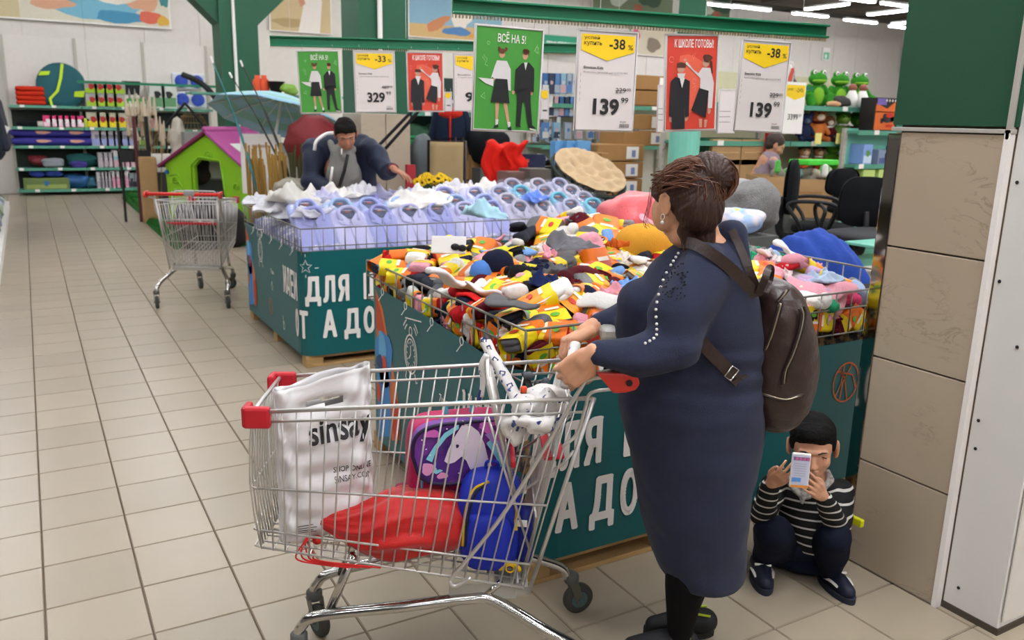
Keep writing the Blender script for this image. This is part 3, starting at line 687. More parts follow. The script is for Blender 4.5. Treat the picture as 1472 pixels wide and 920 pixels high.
# green grass mats
M_grass = mat('grass_mat', '#2c6a2a', .9, var=.5, scale=60, bump=.8)
for nm, cc, a_, dd, lb in (('grass_mat', Vector((1.48, 12.5, 0)), 0, (1.3, 3.4, .07), 'green artificial grass mat under the playhouse'), ('grass_mat', Vector((1.53, 16.2, 0)), 0, (.9, 3.6, .16), 'rolled green grass mat further back beside the aisle')):
    mb_ = MB(); 
    def fn(u, v): return Vector((dd[0]*(u-.5)*1.0, dd[1]*(v-.5), dd[2]*(.7+.3*math.sin(u*9+v*17))*(1 if .03 < u < .97 and .03 < v < .97 else 0)))
    mb_.grid(fn, 26, 40); o = mb_.build(nm, M_grass, smooth=True, loc=(cc.x+dd[0]/2, cc.y+.2, .01)); tag(o, lb, 'grass mat')
    g_ = MB(); rg = random.Random(3)
    for k in range(1500):
        x, y = dd[0]*(rg.random()-.5)*.98, dd[1]*(rg.random()-.5)*.98; z = dd[2]*.8; a = rg.uniform(0, 6.28)
        g_.add([(x, y, z-.02), (x+.012*math.cos(a), y+.012*math.sin(a), z-.02), (x+rg.uniform(-.02, .02), y+rg.uniform(-.02, .02), z+.05)], [(0, 1, 2)])
    g_.build('grass_blades', M_grass, o, kind='stuff')
# goods in/behind the house
def PG(px, py, G): return atG(px, py, G)
# black arch frame (garden arch / swing chair frame)
def arc_px(pts, G): return [PG(x, y, g) for (x, y), g in zip(pts, G if isinstance(G, list) else [G]*len(pts))]
def smooth_path(pts, n=8):
    P = [Vector(p) for p in pts]; P = [P[0]*2-P[1]]+P+[P[-1]*2-P[-2]]; out = []
    for i in range(1, len(P)-2):
        for k in range(n):
            t = k/n; a, b, c, d = P[i-1:i+3]
            out.append(.5*((2*b)+(c-a)*t+(2*a-5*b+4*c-d)*t*t+(3*b-a-3*c+d)*t**3))
    out.append(P[-2]); return out
m_ = MB(); pts = arc_px([(262, 107), (285, 117), (305, 135), (325, 165), (336, 195), (342, 240), (344, 300), (344, 375)], 13.6); pts[-1].z = 0; m_.tube(smooth_path(pts), .045, 8); tag(m_.build('hanging_chair_stand', M_black, smooth=True), 'thick black curved stand arching over the playhouse', 'stand')
t = thing('hanging_chair', 'black wire frame chair with woven basket left of the playhouse', 'chair', PG(240, 340, 13.6)); b0 = t.location.copy()
m_ = MB()
pts = arc_px([(266, 148), (235, 185), (214, 220), (210, 262), (216, 292), (224, 320)], 13.4); m_.tube(smooth_path([p-b0 for p in pts]), .02, 7)
pts = arc_px([(266, 148), (280, 165), (292, 182), (300, 205)], 13.4); m_.tube(smooth_path([p-b0 for p in pts]), .02, 7)
pts = arc_px([(235, 186), (240, 200), (238, 225), (236, 245), (222, 270)], 13.4); m_.tube(smooth_path([p-b0 for p in pts]), .014, 7)
pts = arc_px([(316, 238), (312, 258), (300, 270), (270, 276)], 13.4); m_.tube(smooth_path([p-b0 for p in pts]), .014, 7)
m_.build('frame', M_black, t, smooth=True)
m_ = MB(); c = PG(278, 195, 13.8)-b0
for k in range(14):
    a = k/14*PI; m_.tube(smooth_path([c+Vector((.35*math.cos(a), .2*math.sin(a), -.35)), c+Vector((.32*math.cos(a), .2*math.sin(a), 0)), c+Vector((.12*math.cos(a), .1*math.sin(a), .35))], 5), .006, 4)
for k in range(7): m_.tube([c+Vector((.33*(1-.08*k)*math.cos(a), .2*math.sin(a), -.3+.1*k)) for a in np.linspace(0, 2*PI, 16)], .005, 4)
m_.build('woven_basket', mat('rattan', '#8a7350', .8), t)
# flowers / reeds in wrap left of house
t = thing('dried_reed_bundle', 'tall bundle of pale dried reeds left of the playhouse', 'reeds', PG(222, 300, 13.2)); b0 = t.location.copy(); b0.z = 0; t.location.z = 0
rg = random.Random(5); m_ = MB(); m2 = MB()
for k in range(26):
    x = rg.uniform(-.14, .14); y = rg.uniform(-.1, .1); tx = x*1.8+rg.uniform(-.1, .1); h = rg.uniform(1.3, 1.85)
    m_.tube([(x, y, 0), ((x+tx)/2, y, h*.55), (tx, y, h)], .006, 4); m2.cap((tx*.97, y, h*.9), .035, (tx*1.03, y, h+.1), .008, 6)
m_.build('stalk', mat('reed', '#a8906a', .9), t); m2.build('plume', mat('plume', '#cfc0aa', .95, bump=.5), t, smooth=True)
t = thing('foil_wrapped_decor', 'silvery white wrapped decoration left of the playhouse roof', 'decoration', PG(258, 215, 13.0)); m_ = MB(); m_.sell((0, 0, 0), (.16, .12, .5), .9, .9, nu=24, nv=20); v = np.array(m_.v); v = v*(1+wave(v, .25, 16, 3, True))[:, None]; m_.v = [tuple(a) for a in v]; m_.build('wrap', mat('silver_wrap', '#c4bcae', .35, .3, bump=.5), t, smooth=True)
m_ = MB(); c = PG(217, 300, 12.9); m_.box((0, 0, .5), (.24, .2, 1.0)); tag(m_.build('cardboard_tube', M_card2, loc=(c.x, c.y, 0), bevel=.02), 'upright brown cardboard box at the end of the grass mat', 'box')
m_ = MB(); c = PG(230, 234, 13.3); m_.box((0, 0, 0), (.32, .2, .28)); tag(m_.build('white_crate', M_paper, loc=c, bevel=.01), 'small white crate between the reeds and the playhouse', 'crate')
t = thing('black_easel', 'black folding rack standing on the floor right of the shelving', 'rack', PG(200, 300, 13)); t.location.z = 0
m_ = MB(); m_.box((0, 0, 1.0), (.42, .05, .18)); m_.tube([(-.2, 0, 0), (-.2, 0, 1.5)], .02, 6); m_.tube([(.2, 0, 0), (.2, 0, 1.6)], .03, 6); m_.build('rack_frame', M_black, t)
m_ = MB(); m_.tube([(.02, -.06, 0), (.02, -.06, 1.6)], .028, 8); m_.build('maroon_post', pm('#5c2a30'), t)
lump('black_sack', 'large black sack behind the empty cart', 'sack', atG(305, 330, 10.6), (.85, .5, .75), mat('black_plastic', '#1b1b1d', .6, bump=.3), 12, .12)
lump('brown_bag', 'dark brown bag seen through the playhouse doorway', 'bag', PG(286, 240, 12.6), (.4, .3, .55), pm('#3c2a26'), 13)
m_ = MB(); m_.sell((0, 0, 0), (.34, .2, .28), .6, .6); tag(m_.build('white_pouf', M_paper, smooth=True, loc=PG(312, 232, 12.8)), 'white rounded pouf seen through the playhouse doorway', 'pouf')
# reeds right of house + printed white board
t, fn = board('white_board', 'white printed board with brown reeds in front, right of the playhouse', PG(349, 278, 8.9), RIGHT, (0, 0, 1), .42, .62)
layers(t, fn, [('#c8b0ae', [rect(.12, .48, .18, .03)]), ('#55606c', [rect(.26, .12, .03, .05), rect(.32, .14, .03, .04)])])
for j, (px, G, n_, lb) in enumerate(((368, 8.2, 10, 'bundle of thin brown reeds nearest the playhouse'), (382, 8.1, 12, 'bundle of brown reeds in front of the white board'), (400, 8.0, 16, 'thick bundle of golden reeds right of the white board'), (428, 7.9, 12, 'thin dark green sticks behind the heap of white shirts'))):
    c = PG(px, 300, G); t = thing('reed_bundle', lb, 'reeds', (c.x, c.y, 0)); m_ = MB(); rg = random.Random(j)
    for k in range(n_):
        x = rg.uniform(-.05, .05); tx = x+rg.uniform(-.09, .05); m_.tube([(x, rg.uniform(-.04, .04), .3), (tx, 0, rg.uniform(1.2, 1.42))], rg.uniform(.007, .012), 5)
    m_.build('stalk', mat('reed_gold', '#a58448', .9) if j != 3 else mat('dark_stick', '#4c4a30', .9), t)
# fishing rods / poles
for (a, b, m__, r, lb) in (((303, 82), (372, 285), '#2a7f86', .012, 'teal fishing rod leaning over the playhouse roof'), ((330, 105), (412, 262), '#2a2622', .010, 'thin brown fishing rod leaning right of the playhouse'), ((346, 88), (417, 262), '#22221f', .013, 'thick dark fishing rod leaning in front of the green column')):
    t = thing('fishing_rod', lb, 'rod', (0, 0, 0)); pa, pb = PG(*a, 8.3), PG(*b, 8.1); t.location = pb; m_ = MB(); m_.tube(smooth_path([pa-pb, (pa-pb)*.5+Vector((.03, 0, .02)), (0, 0, 0), Vector((.08, -.02, -.7))], 5), [r*.5]*5+[r]*11, 6); m_.build('rod', pm(m__, .4), t); m_ = MB(); m_.cap(pa-pb, .010, (pa-pb)*.96, .009, 6); m_.build('rod_tip', M_paper, t)
lump('clear_wrap_bundle', 'crumpled clear wrap bundle beside the reeds behind the shirts', 'wrap', PG(418, 275, 7.7), (.36, .25, .26), mat('clear_wrap', '#a9a395', .15, bump=.6), 14, .25)
for k in range(4):
    m_ = MB(); m_.sell((0, 0, 0), (.12, .25, .22), .8, .8); tag(m_.build('white_cushion', M_white, smooth=True, loc=PG(388+13*k, 228+4*k, 9.6)), 'white padded cushion in the row below the striped umbrella', 'cushion', 'white padded cushions')
# striped parasol
def parasol(name, lab, c, R, h, tilt, mats, az=0, folded=1.0, n=10, pole=True):
    t = thing(name, lab, 'umbrella', c); m_ = MB(); Rm = Matrix.Rotation(az, 3, 'Z') @ Matrix.Rotation(tilt, 3, 'X')
    nr = 7
    def f(u, v):
        a = 2*PI*u; r = R*v*(1-.07*abs(math.sin(a*n/2))*v); return Rm @ Vector((r*math.cos(a), r*math.sin(a), h*(1-v**1.6)))
    m_.grid(f, n*4, nr, cu=True); fs = len(m_.f); m_.m = [0 if (i % nr) in (1, 3, 5) else 1 for i in range(fs)]
    m_.build('canopy', mats, t, smooth=True, solid=.004)
    q = MB()
    for k in range(n):
        a = 2*PI*(k)/n; q.tube([Rm @ Vector((0, 0, h-.02)), Rm @ Vector((R*.55*math.cos(a), R*.55*math.sin(a), h*.55)), Rm @ Vector((R*.98*math.cos(a), R*.98*math.sin(a), 0))], .006, 4)
    q.build('rib', M_wire, t)
    if pole: q = MB(); q.tube([Rm @ Vector((0, 0, h+.04)), Rm @ Vector((0, 0, -1.0))], .016, 8); q.build('pole', M_paper, t)
    return t
parasol('striped_umbrella', 'open mint and blue striped beach umbrella lying under the green column', PG(400, 172, 9.0), .72, .26, -.35, [mat('mint_cloth', '#8fbfb4', .6), mat('blue_cloth', '#9cc4d6', .6)], az=-.9)
parasol('red_umbrella', 'dark red open umbrella seen from inside, behind the man', PG(452, 208, 8.4), .30, .22, 1.55, [mat('dkred_cloth', '#7c1a20', .6)]*2, az=-.3)
for k in range(3):
    t = thing('flask', 'orange flask standing above the striped umbrella', 'flask', PG(371+9.5*k, 134, 13), group='orange flasks') if k < 2 else thing('black_pot', 'black pot beside the orange flasks', 'pot', PG(398, 134, 13))
    m_ = MB(); m_.lathe([(.07, 0), (.075, .02), (.075, .18), (.04, .22), (.04, .26)] if k < 2 else [(.09, 0), (.12, .16), (.14, .17)], 12); m_.build('body', pm('#d8562c' if k < 2 else '#202022'), t, smooth=True)
m_ = MB(); m_.box((0, 0, -.02), (2.6, .6, .03)); tag(m_.build('rear_shelf', M_shelf, loc=PG(400, 136, 13.2)), 'shelf carrying the orange flasks behind the umbrella', 'shelf')
lump('green_plant_pack', 'small green pack right of the black pot', 'pack', PG(415, 128, 13), (.25, .2, .16), pm('#86b04a'), 15)
m_ = MB(); m_.box((0, 0, -.3), (1.3, .3, .7)); tag(m_.build('stone_box', mat('stone_print', '#8b8d88', .7, var=.3, scale=6), loc=PG(328, 195, 12.9)), 'grey stone patterned box behind the playhouse', 'box')

# ================================================================== CENTRE BACKGROUND
# two black poles leaning right of the man
for k, (a, b) in enumerate((((592, 160), (505, 250)), ((600, 162), (520, 252)))):
    t = thing('tent_pole', 'black pole leaning over the marble column base, '+('left' if k == 0 else 'right')+' of the pair', 'pole', PG(*b, 7.5)); pa = PG(*a, 7.3)-t.location; m_ = MB(); m_.tube([pa*1.15, (0, 0, 0), pa*-.35], .014, 6); m_.build('pole', M_black, t)
# yellow flower pot
t = thing('flower_bunch', 'bunch of yellow sunflowers behind the white shirts', 'flowers', PG(624, 262, 7.6)); m_ = MB(); m2 = MB(); m3 = MB(); rg = random.Random(8)
for k in range(34):
    a = rg.uniform(0, 2*PI); rr = rg.uniform(0, 1)**.5; c = Vector((.19*rr*math.cos(a), .14*rr*math.sin(a), .09*(1-rr*rr)-.02))
    n_ = Vector((c.x*.8, -.25-.2*rg.random()+c.y*.5, .18+rg.random()*.12)).normalized(); q = n_.to_track_quat('Z', 'Y').to_matrix()
    for p_ in range(11):
        b = 2*PI*p_/11; d = Vector((math.cos(b), math.sin(b), 0)); e = Vector((-math.sin(b), math.cos(b), 0))
        m_.add([c+q@(d*.012), c+q@(d*.028+e*.008+Vector((0, 0, .006))), c+q@(d*.042), c+q@(d*.028-e*.008+Vector((0, 0, .006)))], [(0, 1, 2, 3)])
    m2.sell(c, (.013, .013, .008), R=q, nu=8, nv=5); m3.tube([c, c*.4+Vector((0, 0, -.2))], .004, 4)
pp_ = m_.build('petal', mat('petal_yellow', '#e6c40e', .6), t); pp_['kind'] = 'stuff'; pp_ = m2.build('seed_head', pm('#5a4210'), t); pp_['kind'] = 'stuff'; m3.build('stem', pm('#3c5a24'), t)
m_ = MB(); m_.lathe([(.07, -.5), (.10, -.2), (.11, -.16)], 16); m_.build('pot', pm('#5a4a3a'), t, smooth=True)
# folding garden chairs
t = thing('folding_chair', 'beige fabric folding garden chair with brown frame behind the sunflowers', 'chair', PG(640, 262, 8.3), -YAW); t.location.z = 0
zt = PG(640, 203, 8.3).z
m_ = MB(); m_.grid(lambda u, v: Vector((-.16+.33*u, .12*v, .55+(zt-.57)*v+.01*math.sin(v*14))), 4, 20); m_.build('backrest', mat('beige_cloth', '#a8936f', .9), t, smooth=True, solid=.02)
m_ = MB(); m_.grid(lambda u, v: Vector((-.16+.33*u, -.42+.42*v, .5-.03*math.sin(v*PI))), 4, 8); m_.build('seat', mat('beige_cloth', '#a8936f', .9), t, smooth=True, solid=.02)
m_ = MB(); m_.tube([(-.18, .1, .3), (-.18, .14, zt), (.19, .14, zt), (.19, .1, .3)], .014, 8); m_.tube([(-.18, -.44, .5), (-.18, .1, .5), (-.18, .3, 0)], .012, 6); m_.tube([(.19, -.44, .5), (.19, .1, .5), (.19, .3, 0)], .012, 6); m_.tube([(-.18, -.4, .5), (-.18, -.45, 0)], .012, 6); m_.tube([(.19, -.4, .5), (.19, -.45, 0)], .012, 6)
m_.build('frame', mat('brown_metal', '#3a2a24', .5), t, smooth=True)
for k in range(4):
    t = thing('folding_chair', 'brown framed folding chair leaning in the stack behind the beige one', 'chair', PG(625+14*k, 250, 8.9+.1*k), -YAW+.1*k, 'leaning folding chairs'); t.location.z = 0
    m_ = MB(); m_.tube([(-.2, .0, .1), (-.24, .2, zt-.04), (.2, .2, zt+.02), (.24, 0, .1)], .014, 7)
    for j in range(5): m_.tube([(-.22, .12, .5+.13*j), (.22, .12, .5+.13*j)], .01, 5)
    m_.build('frame', mat('brown_metal', '#3a2a24', .5), t)
def jacket(lab, c, m, m2_=None, s=1.0):
    t = thing('hanging_jacket', lab, 'jacket', c, -YAW); q = MB(); q.sell((0, 0, -.02), (.17*s, .08*s, .24*s), .6, .7); q.cap((-.15*s, 0, .16*s), .05*s, (-.22*s, 0, -.16*s), .04*s, 8); q.cap((.15*s, 0, .16*s), .05*s, (.22*s, 0, -.16*s), .04*s, 8); q.build('jacket_body', m, t, smooth=True)
    if m2_: q = MB(); q.box((0, -.085*s, .0), (.02, .012, .4*s)); q.sell((0, -.02, .17*s), (.14*s, .075*s, .07*s)); q.build('yoke', m2_, t, smooth=True)
    return t
jacket('red and navy jacket hanging behind the folding chairs', PG(648, 187, 9.3), pm('#1f2a3e', .8), pm('#c03024', .8))
m_ = MB(); m_.box((0, 0, 0), (.34, .03, .02)); 
for k in range(5): m_.box((0, 0, .04*k-.1), (.16, .03, .022))
tag(m_.build('green_crate', mat('green_pl', '#1c9a5c', .4), loc=PG(600, 205, 8.8)), 'bright green slatted crate right of the marble column', 'crate')
lump('grey_roll', 'grey rolled sleeping mats right of the marble column', 'bundle', PG(604, 238, 8.8), (.24, .3, .62), pm('#5c6468'), 16)
m_ = MB(); m_.box((0, 0, .6), (.09, .05, 1.25)); tag(m_.build('red_post', pm('#b0303c'), loc=Vector((PG(590, 250, 8.3).x, PG(590, 250, 8.3).y, 0))), 'narrow red and white post at the right edge of the marble column', 'post')
for k, (px, py, w_, h_) in enumerate(((680, 235, .2, .45), (668, 250, .18, .3))):
    m_ = MB(); m_.box((0, 0, 0), (w_, .3, h_)); tag(m_.build('cardboard_box', M_card, loc=PG(px, py, 9.4), bevel=.006), ['tall cardboard box right of the beige folding chair', 'small cardboard box in front of the tall one by the folding chair'][k], 'box')
lump('black_bag', 'big black bag hanging under the green poster', 'bag', PG(705, 212, 9.3), (.5, .4, .5), M_black2, 17)
# red garment over a printed box
t = thing('printed_box', 'dark blue and green printed box with goods behind the shirts', 'box', PG(745, 240, 7.9), -YAW); m_ = MB(); m_.box((0, .15, -.16), (.5, .3, .5)); m_.build('carton', pm('#a9b4a4'), t, bevel=.006); m_ = MB(); m_.box((-.0, -.006, .06), (.5, .01, .12)); m_.build('blue_band', pm('#232c50'), t); m_ = MB(); m_.box((0, -.012, .06), (.2, .004, .03)); m_.build('lettering_band', pm('#c86450'), t)
layers(t, lambda k: (lambda u, v: Vector((u, -.008-.002*k, v))), [('#c9c46a', [blob(-.1, -.1, .1, .08)]), ('#8aa8d0', [blob(.12, -.12, .05, .1, seed=3), blob(.02, -.14, .03, .09, seed=5)])])
mb_ = MB(); 
def fnr(u, v):
    x = -.24+.36*u; s = v*.62; d = .16
    p = Vector((x+.03*math.sin(9*v), .12-s if s < d else -.05-.02*math.sin(u*11)-.02*math.sin(u*23), (.11 if s < d else .11-(s-d))+.02*math.sin(u*14)+.015*math.sin(u*7+v*9)))
    if s > d and u > .5: p.z += (s-d)*.45
    return p
mb_.grid(fnr, 30, 22); o = mb_.build('red_garment', mat('red_fabric', '#d2261a', .8), smooth=True, solid=.012, loc=PG(735, 225, 7.75)); o.rotation_euler.z = -YAW; tag(o, 'red garment draped over the corner of a printed box', 'garment')
for k, (px, py, cc, w_, lb) in enumerate(((712, 262, '#7a5f56', .2, 'pinkish brown box behind the heap of shirts'), (768, 258, '#645c54', .17, 'grey brown box left of the small round grill'))):
    m_ = MB(); m_.box((0, 0, 0), (w_*1.3, .2, .2)); tag(m_.build('low_box', pm(cc), loc=PG(px+28*(1-k), py, 7.6), bevel=.005), lb, 'box')
# helmet / kettle grill
t = thing('round_grill', 'small black round kettle grill left of the round cushion chair', 'grill', PG(776, 238, 8.1)); m_ = MB(); m_.sell((0, 0, 0), (.115, .115, .095)); m_.build('lid', mat('gloss_black', '#1c1c1e', .2), t, smooth=True); m_ = MB(); m_.tube(circ_ := [(.118*math.cos(a), .118*math.sin(a), 0) for a in np.linspace(0, 2*PI, 20)], .006, 5); m_.cap((-.02, 0, .1), .01, (.02, 0, .1), .01, 6)
for a in (0, 2.1, 4.2): m_.tube([(.08*math.cos(a), .08*math.sin(a), -.05), (.14*math.cos(a), .14*math.sin(a), -.5)], .007, 5)
m_.build('legs', M_wire, t)
t = thing('kettle_stool', 'round dark bowl on thin red legs beside the round cushion chair', 'stool', PG(795, 268, 7.8)); m_ = MB(); m_.lathe([(.04, -.07), (.13, -.03), (.16, .02), (.165, .025)], 20); m_.build('bowl', pm('#26302c'), t, smooth=True); m_ = MB(); m_.lathe([(.155, .026), (.155, .032)], 20); m_.build('rim', M_paper, t)
m_ = MB()
for k in range(6): a = k*1.05; m_.tube([(.05*math.cos(a), .05*math.sin(a), -.05), (.09*math.cos(a), .09*math.sin(a), -.5)], .008, 5)
m_.build('leg', pm('#8a2a24'), t)
# papasan chair
t = thing('papasan_chair', 'round papasan chair with a tufted cream cushion in a dark rattan bowl', 'chair', PG(842, 259, 8.0)); r_ = .36
RT = Matrix.Rotation(-YAW, 3, 'Z') @ Matrix.Rotation(math.radians(20), 3, 'Y') @ Matrix.Rotation(math.radians(24), 3, 'X')
tuft = [(0, 0)]+[(.16*math.cos(a), .16*math.sin(a)) for a in np.arange(6)*PI/3]+[(.29*math.cos(a), .29*math.sin(a)) for a in np.arange(12)*PI/6+.26]
def cush(u, v):
    a = 2*PI*u; r = r_*v; x, y = r*math.cos(a), r*math.sin(a); z = .11*v*v+.085*(1-v**6)
    d = min(math.hypot(x-p, y-q) for p, q in tuft); q_ = min(1, d/.09); z += .07*q_*q_*(3-2*q_)-.05
    return RT @ Vector((x, y, z))
m_ = MB(); m_.grid(cush, 72, 22, cu=True); m_.grid(lambda u, v: RT @ Vector((r_*1.0*math.cos(2*PI*u)*(1-.9*v), r_*math.sin(2*PI*u)*(1-.9*v), .115-.14*v)), 40, 6, cu=True); m_.build('cushion', mat('cream_cushion', '#cdb594', .9, bump=.1), t, smooth=True)
m_ = MB(); m_.tube([RT @ Vector((r_*1.03*math.cos(a), r_*1.03*math.sin(a), .07)) for a in np.linspace(0, 2*PI, 36)[:-1]], .018, 7, closed=True); m_.tube([RT @ Vector((r_*.86*math.cos(a), r_*.86*math.sin(a), -.06)) for a in np.linspace(0, 2*PI, 36)[:-1]], .010, 6, closed=True)
for k in range(18):
    a = 2*PI*k/18; m_.tube([RT @ Vector((r_*1.03*math.cos(a), r_*1.03*math.sin(a), .07)), RT @ Vector((r_*.86*math.cos(a), r_*.86*math.sin(a), -.06)), RT @ Vector((r_*.4*math.cos(a), r_*.4*math.sin(a), -.19))], .009, 5)
m_.build('rattan_bowl', mat('dark_rattan', '#2e3a34', .6), t, smooth=True)
m_ = MB(); zz = t.location.z; m_.lathe([(.3, -zz+.02), (.16, -zz+.3), (.22, -.16)], 16, caps=False); m_.build('base_ring', mat('dark_rattan', '#2e3a34', .6), t, solid=.01)
# carton stacks (right of papasan)
def carton(lab, c, d, group, rz=-.0):
    r = product_box('storage_carton', lab, 'box', c, d, '#a47f4e', group, '#d9d9da', '#7c8ca8', rz); return r
def carton_col(px, py_top, G, n, w_, h_, lab, group, label_face=True):
    p = PG(px, py_top, G)
    for k in range(n):
        t_ = thing('cardboard_carton', lab+', '+(['topmost', 'second from top', 'third from top', 'fourth from top', 'fifth from top'][k]), 'box', (p.x, p.y, p.z-h_*(k+1)), 0)
        q = MB(); q.box((w_/2, .25, h_/2), (w_, .45, h_-.012)); q.build('carton', M_card, t_, bevel=.008)
        q = MB(); q.box((w_*.74, .02, h_*.5), (w_*.26, .006, h_*.7)); q.mi = 1; q.box((w_*.76, .016, h_*.45), (w_*.08, .004, h_*.4)); q.build('shipping_label', [M_paper, pm('#8494c0')], t_)
for k in range(3): pass
carton_col(862, 207, 9.0, 4, .62, .185, 'carton with white label in the stack behind the round chair', 'lower carton stack')
carton_col(912, 106, 9.6, 2, .62, .17, 'carton with white label on the top shelf by the red poster', 'upper cartons')
carton_col(900, 163, 9.3, 2, .62, .175, 'carton with white label behind the left 139 card', 'middle cartons')
for (px, lb) in ((857, 'narrow upright carton with a tall white label, right one'), (842, 'narrow upright carton with a tall white label, left one')):
    c = PG(px, 240, 8.9); m_ = MB(); m_.box((0, 0, 0), (.1, .3, .3)); o = m_.build('upright_carton', M_card, loc=c, bevel=.006); tag(o, lb, 'box'); q = MB(); q.box((0, -.155, -.02), (.06, .006, .22)); q.build('shipping_label', M_paper, o)
# shelf behind those with blister goods
g0 = PG(775, 205, 10.2); g1 = PG(965, 205, 9.2); gx0, gx1, gy = g0.x, g1.x+.3, 8.6
g0 = atY(778, 200, 8.8); g1 = atY(975, 200, 8.8)
sh = shelving('goods_shelving', 'green edged shelving with blister packs and cartons in the middle distance', g0.x, g1.x, 8.8, [.12, .6, atY(900, 207, 8.8).z-.02, atY(900, 152, 8.8).z], bays=2, top=2.25, back=M_white)
rg = random.Random(11); bc = ['#5b86b8', '#c4ccd4', '#3f6ea4', '#8fb6cc', '#d3d3cf', '#38465c', '#a8b4c0', '#c8a8b0']
zz0 = atY(850, 200, 8.8).z
k = 0
for row_, (pyb, n_) in enumerate(((200, 9), (168, 10), (135, 9), (240, 8))):
    for j in range(n_):
        px = 784+(930-784 if row_ < 1 else 860-784)*j/n_ if row_ != 3 else 800+6*j+3
        p = atY(px, pyb, 8.82); hh = [.2, .24, .24, .3][row_]
        product_box('blister_pack', 'hanging pack of household goods on the middle distance shelving, '+['lower row', 'middle row', 'upper row', 'row above the round chair'][row_], 'pack', (p.x, 8.84, p.z), (.1, .04, hh), bc[(j*3+row_) % 8], 'blister packs row %s' % 'abcd'[row_], bc[(j+4) % 8], bc[(j+6) % 8])
# blue toy boxes
for k in range(3):
    p = PG(803+16*k, 238, 9.1); product_box('blue_toy_box', 'light blue printed box above the round cushion chair', 'box', p, (.17, .1, .26), '#6fa8d8', 'light blue boxes', '#a8d4ea', ['#c83c50', '#e8a8c0', '#d8d8e0'][k])
# silvery hanging goods left of it
for k in range(8):
    for j in range(3):
        p = PG(760+6*k, 205-22*j, 10.5); product_box('small_pack', 'small hanging pack right of the green poster, '+['lower', 'middle', 'upper'][j]+' row', 'pack', p, (.05, .03, .16), ['#b4aca0', '#8a7a68', '#cfd3d6'][(k+j) % 3], 'small hanging packs %d' % j, ['#d8d4cc', '#c8ccd8', '#5c6474'][(k+2*j) % 3])
m_ = MB(); p = PG(755, 200, 10.7); m_.box((0, .06, 0), (.7, .04, 1.6)); tag(m_.build('pegboard', M_white, loc=(p.x+.1, p.y, 1.0)), 'white pegboard holding the small hanging packs', 'panel')
# more shelf left of that (behind jackets) x 600-760
p0 = atY(592, 200, 10.2); p1 = atY(770, 200, 10.2)
shelving('rear_shelving', 'dark green shelving behind the folding chairs', p0.x, p1.x, 10.2, [.3, .9, atY(650, 162, 10.2).z], bays=1, top=2.2, back=mat('dark_back', '#3a4a44', .8))
for k in range(7):
    p = atY(602+17*k, 162, 10.25); product_box('shelf_carton', 'pale lilac carton on the shelf behind the red poster', 'box', (p.x, 10.35, p.z), (.26, .2, .16), ['#b8a8b8', '#c4c4cc'][k % 2], 'pale cartons behind posters', '#d8d0d8', '#7a6a80')
for k in range(4):
    p = atY(606+24*k, 195, 10.25); lump('green_bag', 'dark green folded bag on the rear shelf', 'bag', (p.x, 10.35, p.z), (.3, .25, .3), pm(['#2c5a3c', '#26483a'][k % 2]), 30+k, .15, 'dark green bags')
# ================================================================== TOY SHELVES (right background)
YT = 6.6
def TY_(px, py, Y=YT): return atY(px, py, Y)
xa, xb = TY_(1000, 150).x, TY_(1262, 150).x
zt_, zm_, zl_ = TY_(1190, 153).z, TY_(1190, 204).z, TY_(1150, 245).z-.35
toy = shelving('toy_shelving', 'mint shelving with plush toys behind the office chairs', xa, xb, YT, [.15, zl_, zm_, zt_], bays=2, top=TY_(1200, 108).z, back=M_cream, depth=.5)
def Tx(px, py=150, Y=YT+.15): return atY(px, py, Y).x
# plush frogs
M_frog = mat('plush_green', '#3c8a2c', .9, var=.2, scale=30, bump=.5); M_belly = mat('plush_lime', '#86b83c', .9, bump=.5)
def frog(lab, loc, s=1.0, rz=0, group=None, m1=M_frog, m2=M_belly):
    t = thing('plush_frog', lab, 'plush toy', loc, rz, group)
    m_ = MB(); m_.sell((0, 0, .10*s), (.10*s, .08*s, .12*s)); m_.sell((0, -.01*s, .27*s), (.095*s, .08*s, .065*s)); m_.sell((-.05*s, -.01*s, .325*s), (.032*s, .03*s, .035*s)); m_.sell((.05*s, -.01*s, .325*s), (.032*s, .03*s, .035*s))
    for sx_ in (-1, 1):
        m_.chain([(sx_*.08*s, 0, .19*s), (sx_*.125*s, -.03*s, .12*s), (sx_*.09*s, -.07*s, .04*s)], [.03*s, .026*s, .03*s], 8); m_.chain([(sx_*.06*s, -.02*s, .04*s), (sx_*.11*s, -.10*s, .10*s), (sx_*.10*s, -.12*s, .02*s)], [.045*s, .035*s, .04*s], 8)
    m_.build('body', m1, t, smooth=True)
    m_ = MB(); m_.sell((0, -.045*s, .10*s), (.065*s, .045*s, .09*s)); m_.sell((0, -.05*s, .25*s), (.08*s, .045*s, .022*s)); m_.build('belly', m2, t, smooth=True)
    m_ = MB()
    for sx_ in (-1, 1): m_.mi = 0; m_.sell((sx_*.05*s, -.034*s, .333*s), (.02*s, .014*s, .022*s), nu=10, nv=6); m_.mi = 1; m_.sell((sx_*.05*s, -.047*s, .333*s), (.008*s, .005*s, .010*s), nu=8, nv=5)
    m_.build('eye', [M_paper, M_black], t, smooth=True)
    return t
for k, px in enumerate((1180, 1212, 1240)): frog('large green plush frog sitting on the top shelf, '+['left', 'middle', 'right'][k]+' of three', (Tx(px)-.02, YT+.22, zt_), 1.12, -.35)
